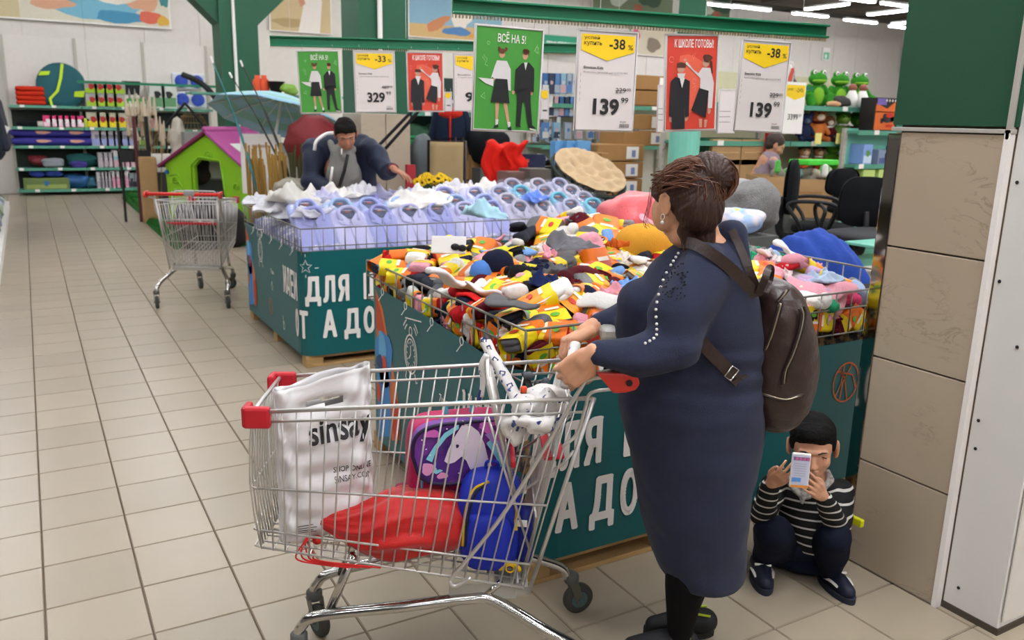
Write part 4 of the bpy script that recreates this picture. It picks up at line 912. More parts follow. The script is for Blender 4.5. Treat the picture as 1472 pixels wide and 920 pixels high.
def plush(lab, loc, s, body, head, face, ears=0, hat=None, scarf=None, group=None):
    t = thing('plush_toy', lab, 'plush toy', loc, -.4, group)
    m_ = MB(); m_.sell((0, 0, .09*s), (.075*s, .06*s, .10*s)); 
    for q in (-1, 1): m_.chain([(q*.06*s, 0, .15*s), (q*.10*s, -.03*s, .08*s)], [.026*s, .022*s], 7); m_.chain([(q*.04*s, -.03*s, .03*s), (q*.07*s, -.10*s, .02*s)], [.03*s, .028*s], 7)
    m_.build('body', pm(body, .9), t, smooth=True)
    m_ = MB(); m_.sell((0, -.005*s, .24*s), (.075*s, .065*s, .07*s))
    if ears:
        for q in (-1, 1): m_.sell((q*.065*s, 0, .30*s), (.025*s, .012*s, .028*s), nu=8, nv=6)
    m_.build('head', pm(head, .9), t, smooth=True)
    m_ = MB(); m_.sell((0, -.055*s, .225*s), (.04*s, .025*s, .032*s), nu=10, nv=8); m_.mi = 1
    for q in (-1, 1): m_.sell((q*.026*s, -.062*s, .258*s), (.009*s, .006*s, .009*s), nu=6, nv=5)
    m_.build('muzzle', [pm(face, .9), M_black], t, smooth=True)
    if hat: m_ = MB(); m_.sell((0, .01*s, .285*s), (.08*s, .07*s, .05*s)); m_.build('hat', pm(hat, .9), t, smooth=True)
    if scarf: m_ = MB(); m_.sell((0, -.0, .175*s), (.06*s, .055*s, .018*s)); m_.build('scarf', pm(scarf, .9), t, smooth=True)
    return t
for k, px in enumerate((1214, 1229)): 
    t = thing('garden_figure', 'white figure with a reddish hat in front of the plush frogs, '+['left', 'right'][k], 'figure', (Tx(px), YT+.06, zt_)); m_ = MB(); m_.lathe([(.07, 0), (.065, .12), (.03, .2)], 14); m_.build('body', M_paper, t, smooth=True); m_ = MB(); m_.sell((0, 0, .22), (.045, .045, .045)); m_.build('head', pm('#9a5a4c'), t, smooth=True)
t = thing('penguin_figure', 'white, grey and red upright bird figure at the left end of the top shelf', 'figure', (TY_(1142, 125).x, YT+.1, TY_(1142, 125).z-.02)); m_ = MB(); m_.sell((0, 0, .12), (.06, .06, .14)); m_.sell((.03, 0, .24), (.03, .03, .05)); m_.build('body', pm('#c9c4c0'), t, smooth=True); m_ = MB(); m_.chain([(-.05, -.05, .02), (0, -.05, .2)], [.03, .02]); m_.build('red_front', pm('#c04a30'), t, smooth=True); m_ = MB(); m_.chain([(.05, .02, .25), (.08, .03, .1), (.22, .04, -.02)], [.03, .04, .05]); m_.build('dark_back', pm('#3c4448'), t, smooth=True)
m_ = MB(); m_.box((0, 0, 0), (.28, .3, .04)); tag(m_.build('sign_rail', M_rail, loc=TY_(1140, 127)), 'short green rail carrying the small white and yellow price card', 'rail')
t, fn = board('price_card', 'small white and yellow price card right of the second 139 card', TY_(1123, 192, YT-.3), (1, 0, 0), (0, 0, 1), .30, .52, .01, cat='sign')
m_ = MB(); poly_into(m_, [(.01, .49), (.29, .49), (.29, .38), (.15, .34), (.01, .38)], fn(1)); m_.build('yellow_flash', M_yel, t); m_ = MB(); text_into(m_, '3399', .07, .14, .15, .06, fn(1), .02); text_into(m_, '99', .23, .17, .04, .03, fn(1)); text_into(m_, 'успей', .03, .43, .08, .03, fn(2)); text_into(m_, '-24%', .16, .42, .1, .04, fn(2)); m_.build('lettering', M_ink, t)
lump('grey_plush', 'grey plush lying on the top shelf before the middle frog', 'plush toy', (Tx(1196), YT+.05, zt_+.06), (.28, .15, .13), pm('#4c4a48', .9), 20); lump('beige_plush', 'small beige plush lying at the edge of the top shelf', 'plush toy', (Tx(1184), YT+.02, zt_+.03), (.2, .1, .07), pm('#c8a07c', .9), 21)
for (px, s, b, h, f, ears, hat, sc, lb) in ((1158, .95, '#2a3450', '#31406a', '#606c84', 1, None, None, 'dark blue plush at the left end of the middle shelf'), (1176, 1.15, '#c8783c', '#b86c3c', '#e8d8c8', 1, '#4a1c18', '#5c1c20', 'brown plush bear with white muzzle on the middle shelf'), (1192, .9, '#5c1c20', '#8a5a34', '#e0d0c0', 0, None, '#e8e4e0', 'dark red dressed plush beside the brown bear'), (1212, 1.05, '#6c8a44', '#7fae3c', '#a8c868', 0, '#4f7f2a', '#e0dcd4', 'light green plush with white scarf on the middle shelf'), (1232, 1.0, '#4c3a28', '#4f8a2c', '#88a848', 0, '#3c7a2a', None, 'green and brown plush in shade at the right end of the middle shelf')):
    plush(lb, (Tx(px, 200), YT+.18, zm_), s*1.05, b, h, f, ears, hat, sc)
for (px, s, b, h, f, hat, sc, lb) in ((1156, .9, '#b0522c', '#c89a74', '#e8c8a8', '#2c201c', '#e8e4e0', 'plush with dark hair and round glasses, left one of two'), (1177, .9, '#8a3a24', '#b88a64', '#e0c0a0', '#2c201c', '#e8e4e0', 'plush with dark hair and round glasses, right one of two'), (1196, 1.1, '#6fae2c', '#78b43c', '#98c850', None, None, 'bright green plush lizard on the lower shelf'), (1218, .95, '#a8242c', '#2c5a2c', '#48783c', None, '#c02c34', 'dark green plush in red clothes on the lower shelf')):
    plush(lb, (Tx(px, 250), YT+.18, TY_(px, 247).z), s, b, h, f, 0, hat, sc)
m_ = MB(); m_.box((.9, .2, -.02), (1.9, .4, .03)); m_.build('shelf_board', M_shelf, toy, loc=(Tx(1140, 247)-xa, .05, TY_(1170, 249).z))
m_ = MB()
for k in range(26): m_.box((.028*k, 0, 0), (.006, .01, .07))
m_.box((.35, 0, .035), (.74, .012, .006)); tag(m_.build('shelf_fence', M_black, loc=(Tx(1178, 198), YT-.02, zm_+.04)), 'low black wire fence along the middle toy shelf', 'fence')
for k, px in enumerate((1170, 1200)): m_ = MB(); m_.box((0, 0, 0), (.1, .005, .12)); tag(m_.build('yellow_ticket', pm('#e6dc8a'), loc=(TY_(px, 199).x, YT-.06, TY_(px, 199).z)), 'yellow and white shelf ticket, '+['left', 'right'][k]+' of two', 'ticket')
# nearer bay at the pillar
YN = 6.3
x2a, x2b = atY(1233, 190, YN).x, atY(1306, 190, YN).x
zz = [atY(1270, 188, YN).z, atY(1270, 236, YN).z]
s2 = shelving('toy_shelving', 'mint shelving bay with boxed toys beside the pillar', x2a, x2b+.3, YN, [.3]+[zz[1], zz[0]], bays=1, top=zz[0]+.02, back=M_mint, depth=.2)
def NX(px, py=200): return atY(px, py, YN+.05).x
t = product_box('boxed_toy_car', 'large black and orange boxed toy car on the top shelf beside the pillar', 'box', (NX(1264), YN+.10, zz[0]), (.40, .2, .36), '#26201e')
f_ = plane_fn((-.20, -.104, 0), (1, 0, 0), (0, 0, 1)); layers(t, lambda k: plane_fn((-.20, -.102-.002*k, 0), (1, 0, 0), (0, 0, 1)), [('#d8702c', [rect(.01, .01, .35, .2), [(.01, .2), (.36, .2), (.36, .34), (.2, .24), (.01, .3)]]), ('#7c6ab0', [rect(.02, .28, .16, .07)]), ('#2a2224', [blob(.24, .14, .12, .05, seed=3), blob(.13, .11, .03, .03), blob(.31, .13, .035, .035)]), ('#c8341c', [blob(.26, .17, .08, .025, seed=4), rect(.2, .04, .12, .03)]), ('#e8e4e0', [circ(.17+.05*k, .33, .014, n=10) for k in range(4)])])
for k in range(2): product_box('mint_box', 'mint and white tall toy box, '+['left', 'right'][k]+' one beside the boxed car', 'box', (NX(1293+11*k), YN+.10, zz[0]), (.09, .2, .34), '#7cc4b8', None, '#d8ecec', '#3c6a6c')
product_box('figure_box', 'lilac blue toy box with a green figure on the second shelf by the pillar', 'box', (NX(1241, 230), YN+.10, zz[1]), (.15, .2, .22), '#8aa8dc', None, '#c8d8e8', '#6c9a3c')
t = product_box('ship_box', 'grey blue box with a toy ship on the second shelf by the pillar', 'box', (NX(1268, 230), YN+.10, zz[1]), (.28, .2, .16), '#8f9cb4', None, '#5c6c98', '#2a2c34')
product_box('ship_box', 'small blue toy box right of the ship box', 'box', (NX(1290, 230), YN+.10, zz[1]), (.1, .2, .2), '#5c7cb8', None, '#a8b8d0', '#2a2c34')
for k in range(3):
    for j in range(2): product_box('lime_toy_box', 'lime and white toy box under the second shelf, '+['left', 'middle', 'right'][k]+', '+['lower', 'upper'][j], 'box', (NX(1243+22*k, 260), YN+.10, zz[1]-.62+.29*j), (.2, .2, .27), '#c4d884', None, '#e8ecd8', '#5c6c3c')
# lower grid area behind kid : green container and cartons left
M_gb = mat('dark_green_board', '#16583c', .6)
p = TY_(1025, 212); q = TY_(1090, 222); m_ = MB(); m_.box((0, 0, 0), (q.x-p.x+.1, .3, .2)); tag(m_.build('green_crate', M_gb, loc=((p.x+q.x)/2, YT+.2, TY_(1055, 213).z)), 'dark green crate on the shelf behind the long cartons', 'crate')
p = TY_(1022, 236); q = TY_(1094, 240)
for k, (lb, py, h) in enumerate((('long pale carton on the shelf behind the leaning child', 238, .27), ('long carton under the shelf behind the leaning child', 290, .45))):
    for j in range(2):
        w_ = (q.x-p.x+.1)/2; m_ = MB(); m_.box((0, .15, h/2), (w_-.01, .4, h)); o = m_.build('long_carton', M_card2, loc=(p.x+w_*(j+.5), YT+.05, TY_(1055, py).z), bevel=.008); tag(o, lb+[', left one', ', right one'][j], 'box'); r = MB(); r.box((0, -.055, h/2), (w_*.8, .004, .015)); r.build('tape', mat('tape', '#c9a878', .3), o)
m_ = MB(); m_.box((0, 0, .0), (.05, .05, .9)); tag(m_.build('red_post', pm('#b4222c'), loc=TY_(1101, 235, YT-.05)), 'thin red post left of the leaning child', 'post')
# big open cartons with toys in front
def open_carton(lab, G, pxa, pxb, pyt, pyb, tall=.0):
    a, b, c = PG(pxa, pyt, G), PG(pxb, pyt, G), PG(pxa, pyb, G); w_ = (b-a).length; h = a.z-c.z; ang = math.atan2(b.y-a.y, b.x-a.x)
    t_ = thing('open_carton', lab, 'box', (a.x, a.y, c.z), ang)
    for (cx, cy, sx_, sy) in ((w_/2, 0, w_, .012), (w_/2, .45, w_, .012), (0, .225, .012, .45), (w_, .225, .012, .45)): m_ = MB(); m_.box((cx, cy, h/2), (sx_, sy, h)); m_.build('carton_side', M_card2, t_)
    m_ = MB(); m_.box((w_/2, .225, .01), (w_, .45, .012)); m_.box((w_*.5, -.008, h*.62), (w_*.5, .002, .05)); m_.build('carton_base', M_card, t_)
    return t_, a, b, h
open_carton('large open cardboard carton left of the mesh office chair', 7.7, 1092, 1128, 254, 305)
t, a, b, h = open_carton('large open cardboard carton filled with toys behind the office chairs', 7.9, 1120, 1205, 257, 312)
rg = random.Random(4)
for k in range(9):
    p = a.lerp(b, (k+.5)/9)+FWD*rg.uniform(.1, .3); lump('small_toy', 'small pale toy inside the open carton', 'toy', (p.x, p.y, a.z+.02+rg.uniform(0, .05)), (.12, .12, .12), pm(['#8a8478', '#a89f90', '#6fae6c', '#c8c0b4', '#7c9a98'][k % 5]), k, .25, 'toys in the open carton')
m_ = MB(); m_.box((0, 0, 0), (.42, .25, .05)); tag(m_.build('green_tray', mat('neon_green', '#4cc83c', .5), loc=PG(1170, 233, 8.2), bevel=.01), 'bright green tray lying on the toy carton', 'tray')
for k, (px, py, cc) in enumerate(((1186, 246, '#e0dcd8'), (1142, 243, '#7ab0c8'), (1118, 240, '#58b04c'))):
    m_ = MB(); m_.cap((0, 0, -.03), .03, (0, 0, .04), .025, 8); tag(m_.build('small_pack', pm(cc), smooth=True, loc=PG(px, py, 7.9)), ['small white bottle beside the green tray', 'pale blue pack in front of the leaning child', 'small green pack under the leaning child'][k], 'pack')
# dark mesh chair between
def office_chair(lab, G, pxc, py_top, py_bot, wpx, turn, arms=True, seat_py=None, mesh=False):
    top, bot = PG(pxc, py_top, G), PG(pxc, py_bot, G); bh = top.z-bot.z; bw = wpx*mpp(G)
    t_ = thing('office_chair', lab, 'chair', (top.x, top.y, 0), turn)
    zb = bot.z; zs_ = zb-.10
    m_ = MB()
    def f(u, v):
        # back pad: outline rounded rectangle
        a = 2*PI*u; ca, sa = math.cos(a), math.sin(a); ex = abs(ca)**.6*math.copysign(1, ca); ez = abs(sa)**.6*math.copysign(1, sa)
        return Vector((bw/2*ex*v*(1-.06*ez), 0, zb+bh/2+bh/2*ez*v))
    m_.grid(lambda u, v: f(u, v)+Vector((0, -.035*(1-v**3)-.02-.05*(f(u, v).x/bw)**2*-2, 0)), 40, 8, cu=True); m_.grid(lambda u, v: f(u, v)+Vector((0, .035*(1-v**3)+.02+.05*(f(u, v).x/bw)**2*2, 0)), 40, 8, cu=True); m_.grid(lambda u, v: f(u, 1)+Vector((0, -.02+.04*v, 0)), 40, 1, cu=True)
    m_.build('backrest', M_black2, t_, smooth=True)
    m_ = MB(); m_.sell((0, -.27, zs_), (.25, .25, .045), .6, .5, nu=28); m_.build('seat', M_black2, t_, smooth=True)
    m_ = MB(); m_.tube(smooth_path([(0, .05, zb+bh*.3), (0, .08, zb), (0, .04, zs_-.08), (0, -.2, zs_-.06)]), .022, 8, flat=1.6); m_.build('back_bracket', M_black, t_, smooth=True)
    m_ = MB(); m_.tube([(0, -.25, .12), (0, -.25, zs_-.04)], .025, 10)
    for k in range(5):
        a = 2*PI*k/5; m_.tube([(0, -.25, .13), (.3*math.cos(a), -.25+.3*math.sin(a), .08)], [.025, .016], 7); m_.sell((.3*math.cos(a), -.25+.3*math.sin(a), .03), (.025, .025, .03), nu=8, nv=6)
    m_.build('star_base', M_black, t_, smooth=True)
    if arms:
        for s in (-1, 1): m_ = MB(); m_.tube(smooth_path([(s*.22, -.12, zs_-.02), (s*.29, -.08, zs_+.08), (s*.29, .0, zs_+.2), (s*.29, -.12, zs_+.235), (s*.29, -.34, zs_+.22), (s*.28, -.36, zs_+.14), (s*.22, -.3, zs_-.02)]), .016, 8); m_.build('armrest', M_black, t_, smooth=True)
    return t_
# turn: chair faces local -y ; world heading
office_chair('black office chair seen from the side, facing right', 7.0, 1143, 229, 308, 88, -YAW+math.radians(68))
office_chair('black office chair seen from behind, next to the pillar', 6.4, 1249, 254, 326, 74, -YAW+math.radians(172))
t = office_chair('dark mesh backed chair between the two office chairs', 7.5, 1215, 242, 282, 52, -YAW+math.radians(20), arms=False)
m_ = MB(); m_.sell((0, 0, 0), (.3, .25, .04), .6, .5); tag(m_.build('grey_seat_pad', pm('#4a4a4c', .9), smooth=True, loc=PG(1252, 338, 6.1)), 'grey seat pad at the foot of the chair by the pillar', 'cushion')
m_ = MB(); m_.box((0, 0, 0), (.5, .3, .02)); tag(m_.build('mint_board', M_mint, loc=PG(1275, 350, 5.6), bevel=.005), 'mint shelf board lying by the pillar', 'board')
# grey furry / wrapped bag
lump('furry_sack', 'big grey furry bundle behind the woman, next to the leaning child', 'bundle', PG(1075, 298, 5.9), (.46, .4, .36), mat('grey_fur', '#8f8d8c', .95, var=.3, scale=30, bump=1.0, bscale=120), 41, .16)
lump('furry_sack', 'pale grey furry bundle on top of the larger grey one', 'bundle', PG(1075, 280, 6.1), (.34, .35, .25), mat('grey_fur2', '#b4b2b0', .95, var=.15, scale=30, bump=1.0, bscale=120), 42, .12)
M_multi = mat('multi_print', '#9fb8dc', .5, scale=14, col2='#d8d0d4')
lump('printed_bag', 'crumpled plastic bag with blue, red and yellow print behind the bin rim', 'bag', PG(1058, 318, 4.9), (.34, .3, .16), M_multi, 43, .16)
for k, (px, py, cc) in enumerate(((1048, 313, '#d86a5a'), (1056, 306, '#c8d04a'), (1082, 322, '#3a5ac8'), (1074, 318, '#d8d84a'), (1066, 310, '#5a8ad8'))):
    lump('coloured_packet', ['coral red', 'pale yellow', 'deep blue', 'yellow', 'light blue'][k]+' packet on the printed plastic bag', 'packet', PG(px, py, 4.85), (.07, .05, .05), pm(cc, .4), 50+k, .2)
# blue tarpaulin heap
mb_ = MB(); a = PG(1115, 357, 4.7); b = PG(1262, 352, 4.7)
def ft(u, v):
    x = u*1.0; prof = math.sin(PI*min(1, max(0, u)))**.5
    p = a.lerp(b, u)+FWD*(.5*v); z = -.22+(.27*prof)*(math.sin(PI*v)**.5)
    z += .012*math.sin(19*u+v*7)*prof+.014*abs(math.sin(11*u-9*v))*prof+.01*math.sin(31*u+14*v)*prof
    return Vector((p.x, p.y, p.z+z))
mb_.grid(ft, 50, 20); tag(mb_.build('blue_cloth_heap', mat('blue_tarp', '#2f4fa0', .75, var=.15, bump=.3), smooth=True), 'crumpled royal blue cloth heap behind the sock bin', 'cloth')

# plinths that carry the goods standing behind the bins
def world_bottom(o):
    zs = []; xs = []; ys = []
    for q in [o]+list(KID.get(o.name, []))+[c for k in KID.get(o.name, []) for c in KID.get(k.name, [])]:
        if q.type == 'MESH' and q.data.vertices:
            for v in list(q.data.vertices)[::3]: w_ = q.matrix_world @ v.co; zs.append(w_.z); xs.append(w_.x); ys.append(w_.y)
    return min(zs), min(xs), max(xs), min(ys), max(ys)
bpy.context.view_layer.update()
for o in list(COL.objects):
    if o.parent is None and 'category' in o and o['category'] != 'plinth' and any(o.name.startswith(k) for k in ('furry_sack', 'blue_cloth_heap', 'open_carton', 'low_box', 'printed_box', 'round_grill', 'kettle_stool', 'blue_toy_box', 'upright_carton', 'flower_bunch', 'grey_roll', 'green_crate', 'black_bag', 'clear_wrap_bundle', 'pink_wrapped_bag', 'stone_box', 'white_crate')):
        z, xa_, xb_, ya_, yb_ = world_bottom(o)
        if z < .08 or o.name == 'furry_sack.001': continue
        w_, d_ = max(.12, (xb_-xa_)*.8), max(.12, (yb_-ya_)*.8); z2 = z-.004 if not o.name.startswith(('furry', 'black_bag', 'pink_w', 'blue_cloth')) else z+.02
        m_ = MB(); m_.box((0, 0, z2/2), (w_, d_, z2)); pl_ = m_.build('plinth', M_grey, loc=((xa_+xb_)/2, (ya_+yb_)/2, 0), bevel=.004); tag(pl_, 'plain grey plinth hidden under the '+o.name.split('.')[0].replace('_', ' ')+', behind the bins', 'plinth')
# ================================================================== PROMOTION BINS
def bin_path(x0, x1, y0, y1, r, n=8):
    """closed outline starting at back left, running along the left side, the front, the right side, the back; returns P(u)->(pos,normal), length"""
    pts = [(x0, y1-r)]
    def corner(cx, cy, a0): return [(cx+r*math.cos(a0+PI/2*k/n), cy+r*math.sin(a0+PI/2*k/n)) for k in range(n+1)]
    pts = []; pts += corner(x0+r, y1-r, PI/2); pts += corner(x0+r, y0+r, PI); pts += corner(x1-r, y0+r, 1.5*PI); pts += corner(x1-r, y1-r, 0)
    P = np.array(pts+[pts[0]]); L_ = np.r_[0, np.cumsum(np.hypot(*np.diff(P, axis=0).T))]
    off = L_[n]/2       # u=0 : middle of the back-left corner
    def f(u):
        s = (u+off) % L_[-1]; i = min(np.searchsorted(L_, s, 'right')-1, len(P)-2); t = (s-L_[i])/(L_[i+1]-L_[i]); p = P[i]*(1-t)+P[i+1]*t
        h = .01; s2 = (s+h) % L_[-1]; j = min(np.searchsorted(L_, s2, 'right')-1, len(P)-2); q = P[j]*(1-(s2-L_[j])/(L_[j+1]-L_[j]))+P[j+1]*((s2-L_[j])/(L_[j+1]-L_[j]))
        d = q-p; d = d/np.hypot(*d); return p, np.array([d[1], -d[0]])
    return f, L_[-1], (y1-y0)-r*.43   # front-left corner parameter
M_print_o = pm('#c4622c', .5)
def bin_prints(t, S_, uc, top, FOFF=.08):
    """S_(k)(s,z): surface fn, s measured from the front left corner (negative on the left face)"""
    m_ = MB(); H1 = .195
    tb = text_bold_into
    for i_, c_ in enumerate('ИДЕИ'): tb(m_, c_, -.42+.09*i_, .455, .078, H1, S_, .013, 6)
    tb(m_, 'Д', .005, .43, .105, H1+.01, S_, .015, 10); tb(m_, 'Л', .125, .45, .085, H1-.01, S_, .015); tb(m_, 'Я', .228, .45, .08, H1-.01, S_, .015)
    for i_, (c_, w_) in enumerate((('Ш', .115), ('К', .085), ('О', .085), ('Л', .09), ('Ы', .11))): tb(m_, c_, .41+.115*i_+(.02 if i_ else 0), .45, w_, H1-.01, S_, .015)
    tb(m_, 'О', -.13, .205, .07, H1, S_, .013, 8); tb(m_, 'Т', -.05, .205, .07, H1, S_, .013, 8)
    tb(m_, 'А', .115, .205, .10, H1, S_, .015); tb(m_, 'Д', .265, .18, .115, H1+.02, S_, .015); tb(m_, 'О', .405, .205, .085, H1, S_, .015); tb(m_, 'Я', .565, .205, .085, H1, S_, .015)
    m_.build('lettering', M_paper, t, label='white slogan lettering')
    # clock and doodles on the left face
    m_ = MB(); a = 0; f = S_(2)
    cx, cz = -uc+.56, .655
    ribbon_into(m_, circ(cx, cz, .068, .088, 28), .008, f, True); ribbon_into(m_, circ(cx, cz, .052, .07, 28), .006, f, True)
    for k in range(12): aa = k*PI/6; ribbon_into(m_, [(cx+.036*math.sin(aa), cz+.050*math.cos(aa)), (cx+.044*math.sin(aa), cz+.060*math.cos(aa))], .006, f)
    ribbon_into(m_, [(cx, cz), (cx, cz+.04)], .007, f); ribbon_into(m_, [(cx, cz), (cx-.02, cz-.025)], .007, f)
    ribbon_into(m_, circ(cx, cz+.105, .016, .02, 12), .006, f, True); ribbon_into(m_, [(cx-.045, cz-.08), (cx-.06, cz-.12), (cx-.04, cz-.13)], .008, f); ribbon_into(m_, [(cx+.045, cz-.08), (cx+.06, cz-.12), (cx+.075, cz-.11)], .008, f)
    for s in (-1, 1):
        for j in range(2): ribbon_into(m_, circ(cx, cz+.03, .085+.02*j, .11+.02*j, 6, 90-s*25, 90-s*50), .007, f)
    ribbon_into(m_, [(cx-.06, cz+.155), (cx+.12, cz+.175)], .006, f)
    text_into(m_, '7uso', cx+.30, .53, .09, .035, f, .02)
    ribbon_into(m_, [(cx+.32, .47), (cx+.345, .43), (cx+.32, .40), (cx+.295, .43), (cx+.33, .47)], .007, f)
    ribbon_into(m_, circ(cx+.62, .2, .022, .03, 12), .007, f, True); ribbon_into(m_, [(cx+.62, .2), (cx+.60, .27)], .006, f)
    st = [(.0, .045), (.012, .014), (.04, .012), (.017, -.008), (.028, -.04), (0, -.02), (-.028, -.04), (-.017, -.008), (-.04, .012), (-.012, .014)]
    ribbon_into(m_, [(.015+x, .70+y) for x, y in st], .005, f, True)
    for (x, y, q, w_) in ((.015, .775, 0, .02), (.015, .635, 0, .02)): ribbon_into(m_, [(x, y-w_/2), (x, y+w_/2)], .005, f)
    ribbon_into(m_, [(.075, .69), (.1, .69)], .005, f)
    m_.build('doodle_print', M_paper, t, label='white line drawings')
    m_ = MB()
    ribbon_into(m_, circ(cx+.26, .27, .05, .06, 16), .007, f, True); ribbon_into(m_, [(cx+.22, .30), (cx+.28, .29), (cx+.30, .25)], .006, f); ribbon_into(m_, [(cx+.22, .25), (cx+.26, .23)], .006, f)
    m_.build('orange_doodle', M_print_o, t)
    fo_ = FOFF
    layers(t, lambda k: (lambda a_, b_: S_(k*.6)(a_+fo_, b_)), [('#cf7a48', [[(-uc+.01, top-.02), (-uc+.10, top-.1), (-uc+.26, .45), (-uc+.30, .33), (-uc+.30, .2), (-uc+.2, .16), (-uc+.01, .5)]]), ('#bf5228', [[(-uc+.01, top-.04), (-uc+.08, top-.12), (-uc+.16, .62), (-uc+.01, .68)]]),
        ('#4a8cc4', [blob(-uc+.11, .55, .11, .14, seed=2), [(-uc+.02, .5), (-uc+.17, .52), (-uc+.2, .18), (-uc+.02, .12)]]), ('#6fb0d8', [blob(-uc+.09, .6, .05, .08, seed=4)]), ('#33507c', [blob(-uc+.06, .52, .05, .035, seed=5)]), ('#c8502c', [blob(-uc+.255, .28, .045, .11, seed=6), blob(-uc+.04, .36, .025, .05), blob(-uc+.12, .52, .025, .05)])], 'figure_print')
def make_bin(label, x0, x1, y0, y1, r, topfn, zb, pallet_off=.0):
    t = thing('promotion_bin', label, 'display bin', (x0, y0, 0)); O = Vector((x0, y0, 0))
    f, L_, uc = bin_path(x0, x1, y0, y1, r)
    def S_(k):
        def g(s, z):
            p, n = f(uc+s); return Vector((p[0]+n[0]*.0014*k, p[1]+n[1]*.0014*k, z))-O
        return g
    m_ = MB(); n = 150; nz = 6
    us = [L_*k/n for k in range(n)]; vs = []
    for u in us:
        p, nn = f(u); tz = topfn(u-uc)
        for j in range(nz+1): z = zb+(tz-zb)*j/nz; vs.append(Vector((p[0], p[1], z))-O)
    for u in us:
        p, nn = f(u); tz = topfn(u-uc)
        for j in range(nz+1): z = zb+(tz-zb)*j/nz; vs.append(Vector((p[0]-nn[0]*.006, p[1]-nn[1]*.006, z))-O)
    fs = []; q = nz+1; N_ = n*q
    for i in range(n):
        j = (i+1) % n
        for k in range(nz): fs += [(i*q+k, i*q+k+1, j*q+k+1, j*q+k), (N_+i*q+k, N_+j*q+k, N_+j*q+k+1, N_+i*q+k+1)]
        fs += [(i*q+nz, N_+i*q+nz, N_+j*q+nz, j*q+nz), (i*q, j*q, N_+j*q, N_+i*q)]
    m_.add(vs, fs); m_.build('cover', M_teal, t, smooth=False)
    bin_prints(t, S_, uc, topfn(-uc+.02), r*.75)
    return t, f, L_, uc, S_
def pallet(label, x0, x1, y0, y1, h, nb=6):
    t = thing('pallet', label, 'pallet', (x0, y0, 0)); W_, D_ = x1-x0, y1-y0
    for yy in (.05, D_/2, D_-.05):
        m_ = MB(); m_.box((W_/2, yy, .011), (W_, .1, .02)); m_.build('bottom_board', M_wood, t, bevel=.002)
        nbk = max(3, int(W_/.55)+1)
        for k in range(nbk): m_ = MB(); m_.box((.06+(W_-.12)*k/(nbk-1), yy, .022+(h-.044)/2), (.12, .1, h-.044)); m_.build('block', M_wood, t, bevel=.003)
    for k in range(nb): m_ = MB(); m_.box((W_/2, .05+(D_-.1)*k/(nb-1), h-.011), (W_, .1, .02)); m_.build('deck_board', M_wood, t, bevel=.002)
    return t
def basket(t, x0, x1, y0, y1, zt, zlow, O, r=.0035, pitch=.075, zr=None, right_z=None, m=M_dwire):
    """wire rim of the bin : four panels"""
    mb_ = MB(); mb_.M = Matrix.Translation(-O)
    def panel(a, b, zt_):
        a = Vector(a); b = Vector(b); d = b-a; n = int(d.length/pitch)
        for z in (zt_, (zt_+zlow)/2+.02 if zt_-zlow > .16 else zlow+.03, zlow): mb_.tube([a+Vector((0, 0, z)), b+Vector((0, 0, z))], r*1.25, 6)
        mb_.tube([a+Vector((0, 0, zt_+.001)), b+Vector((0, 0, zt_+.001))], r*1.5, 6)
        for k in range(n+1): p = a+d*k/n; mb_.tube([p+Vector((0, 0, zlow-.02)), p+Vector((0, 0, zt_))], r if k % 4 else r*1.5, 5)
    e = .012
    panel((x0+e, y1-e, 0), (x0+e, y0+e, 0), zt); panel((x0+e, y0+e, 0), (x1-e, y0+e, 0), zt); panel((x1-e, y0+e, 0), (x1-e, y1-e, 0), right_z or zt); panel((x1-e, y1-e, 0), (x0+e, y1-e, 0), zt)
    return mb_.build('wire_rim', m, t, smooth=True)
# ---- bin 1 (shirts)
B1 = (1.49, 4.14, 5.38, 7.06)
bin1, f1, L1, uc1, S1 = make_bin('teal promotion bin heaped with folded shirts, further from the viewer', *B1, .09, lambda s: .80, .085)
basket(bin1, *B1, .95, .80, Vector((B1[0], B1[2], 0)), pitch=.075, r=.003)
pallet('wooden pallet under the further bin of shirts', B1[0]+.02, B1[1]-.02, B1[2]+.02, B1[3]-.02, .085)
# ---- bin 2 (socks)
B2 = (1.395, 3.36, 2.33, 3.90)
def top2(s):
    if s < 0:
        if s > -.12: return .83-(-s)/.12*.01+.0
        u = (-s-.12)/1.35
        return .82+.075*min(1, u)-.035*math.exp(-((u-.42)/.12)**2)*0+.02*math.sin(u*5)*.3
    if s < 1.9: return .83-.07*min(1, s/.6)
    return .775
bin2, f2, L2, uc2, S2 = make_bin('teal promotion bin heaped with socks, nearest the viewer', *B2, .16, top2, .10)
basket(bin2, *B2, .985, .80, Vector((B2[0], B2[2], 0)), pitch=.095, r=.0032, right_z=1.04)
pallet('wooden pallet under the nearer bin of socks', B2[0]+.03, B2[1]-.02, B2[2]+.02, B2[3]-.02, .095)
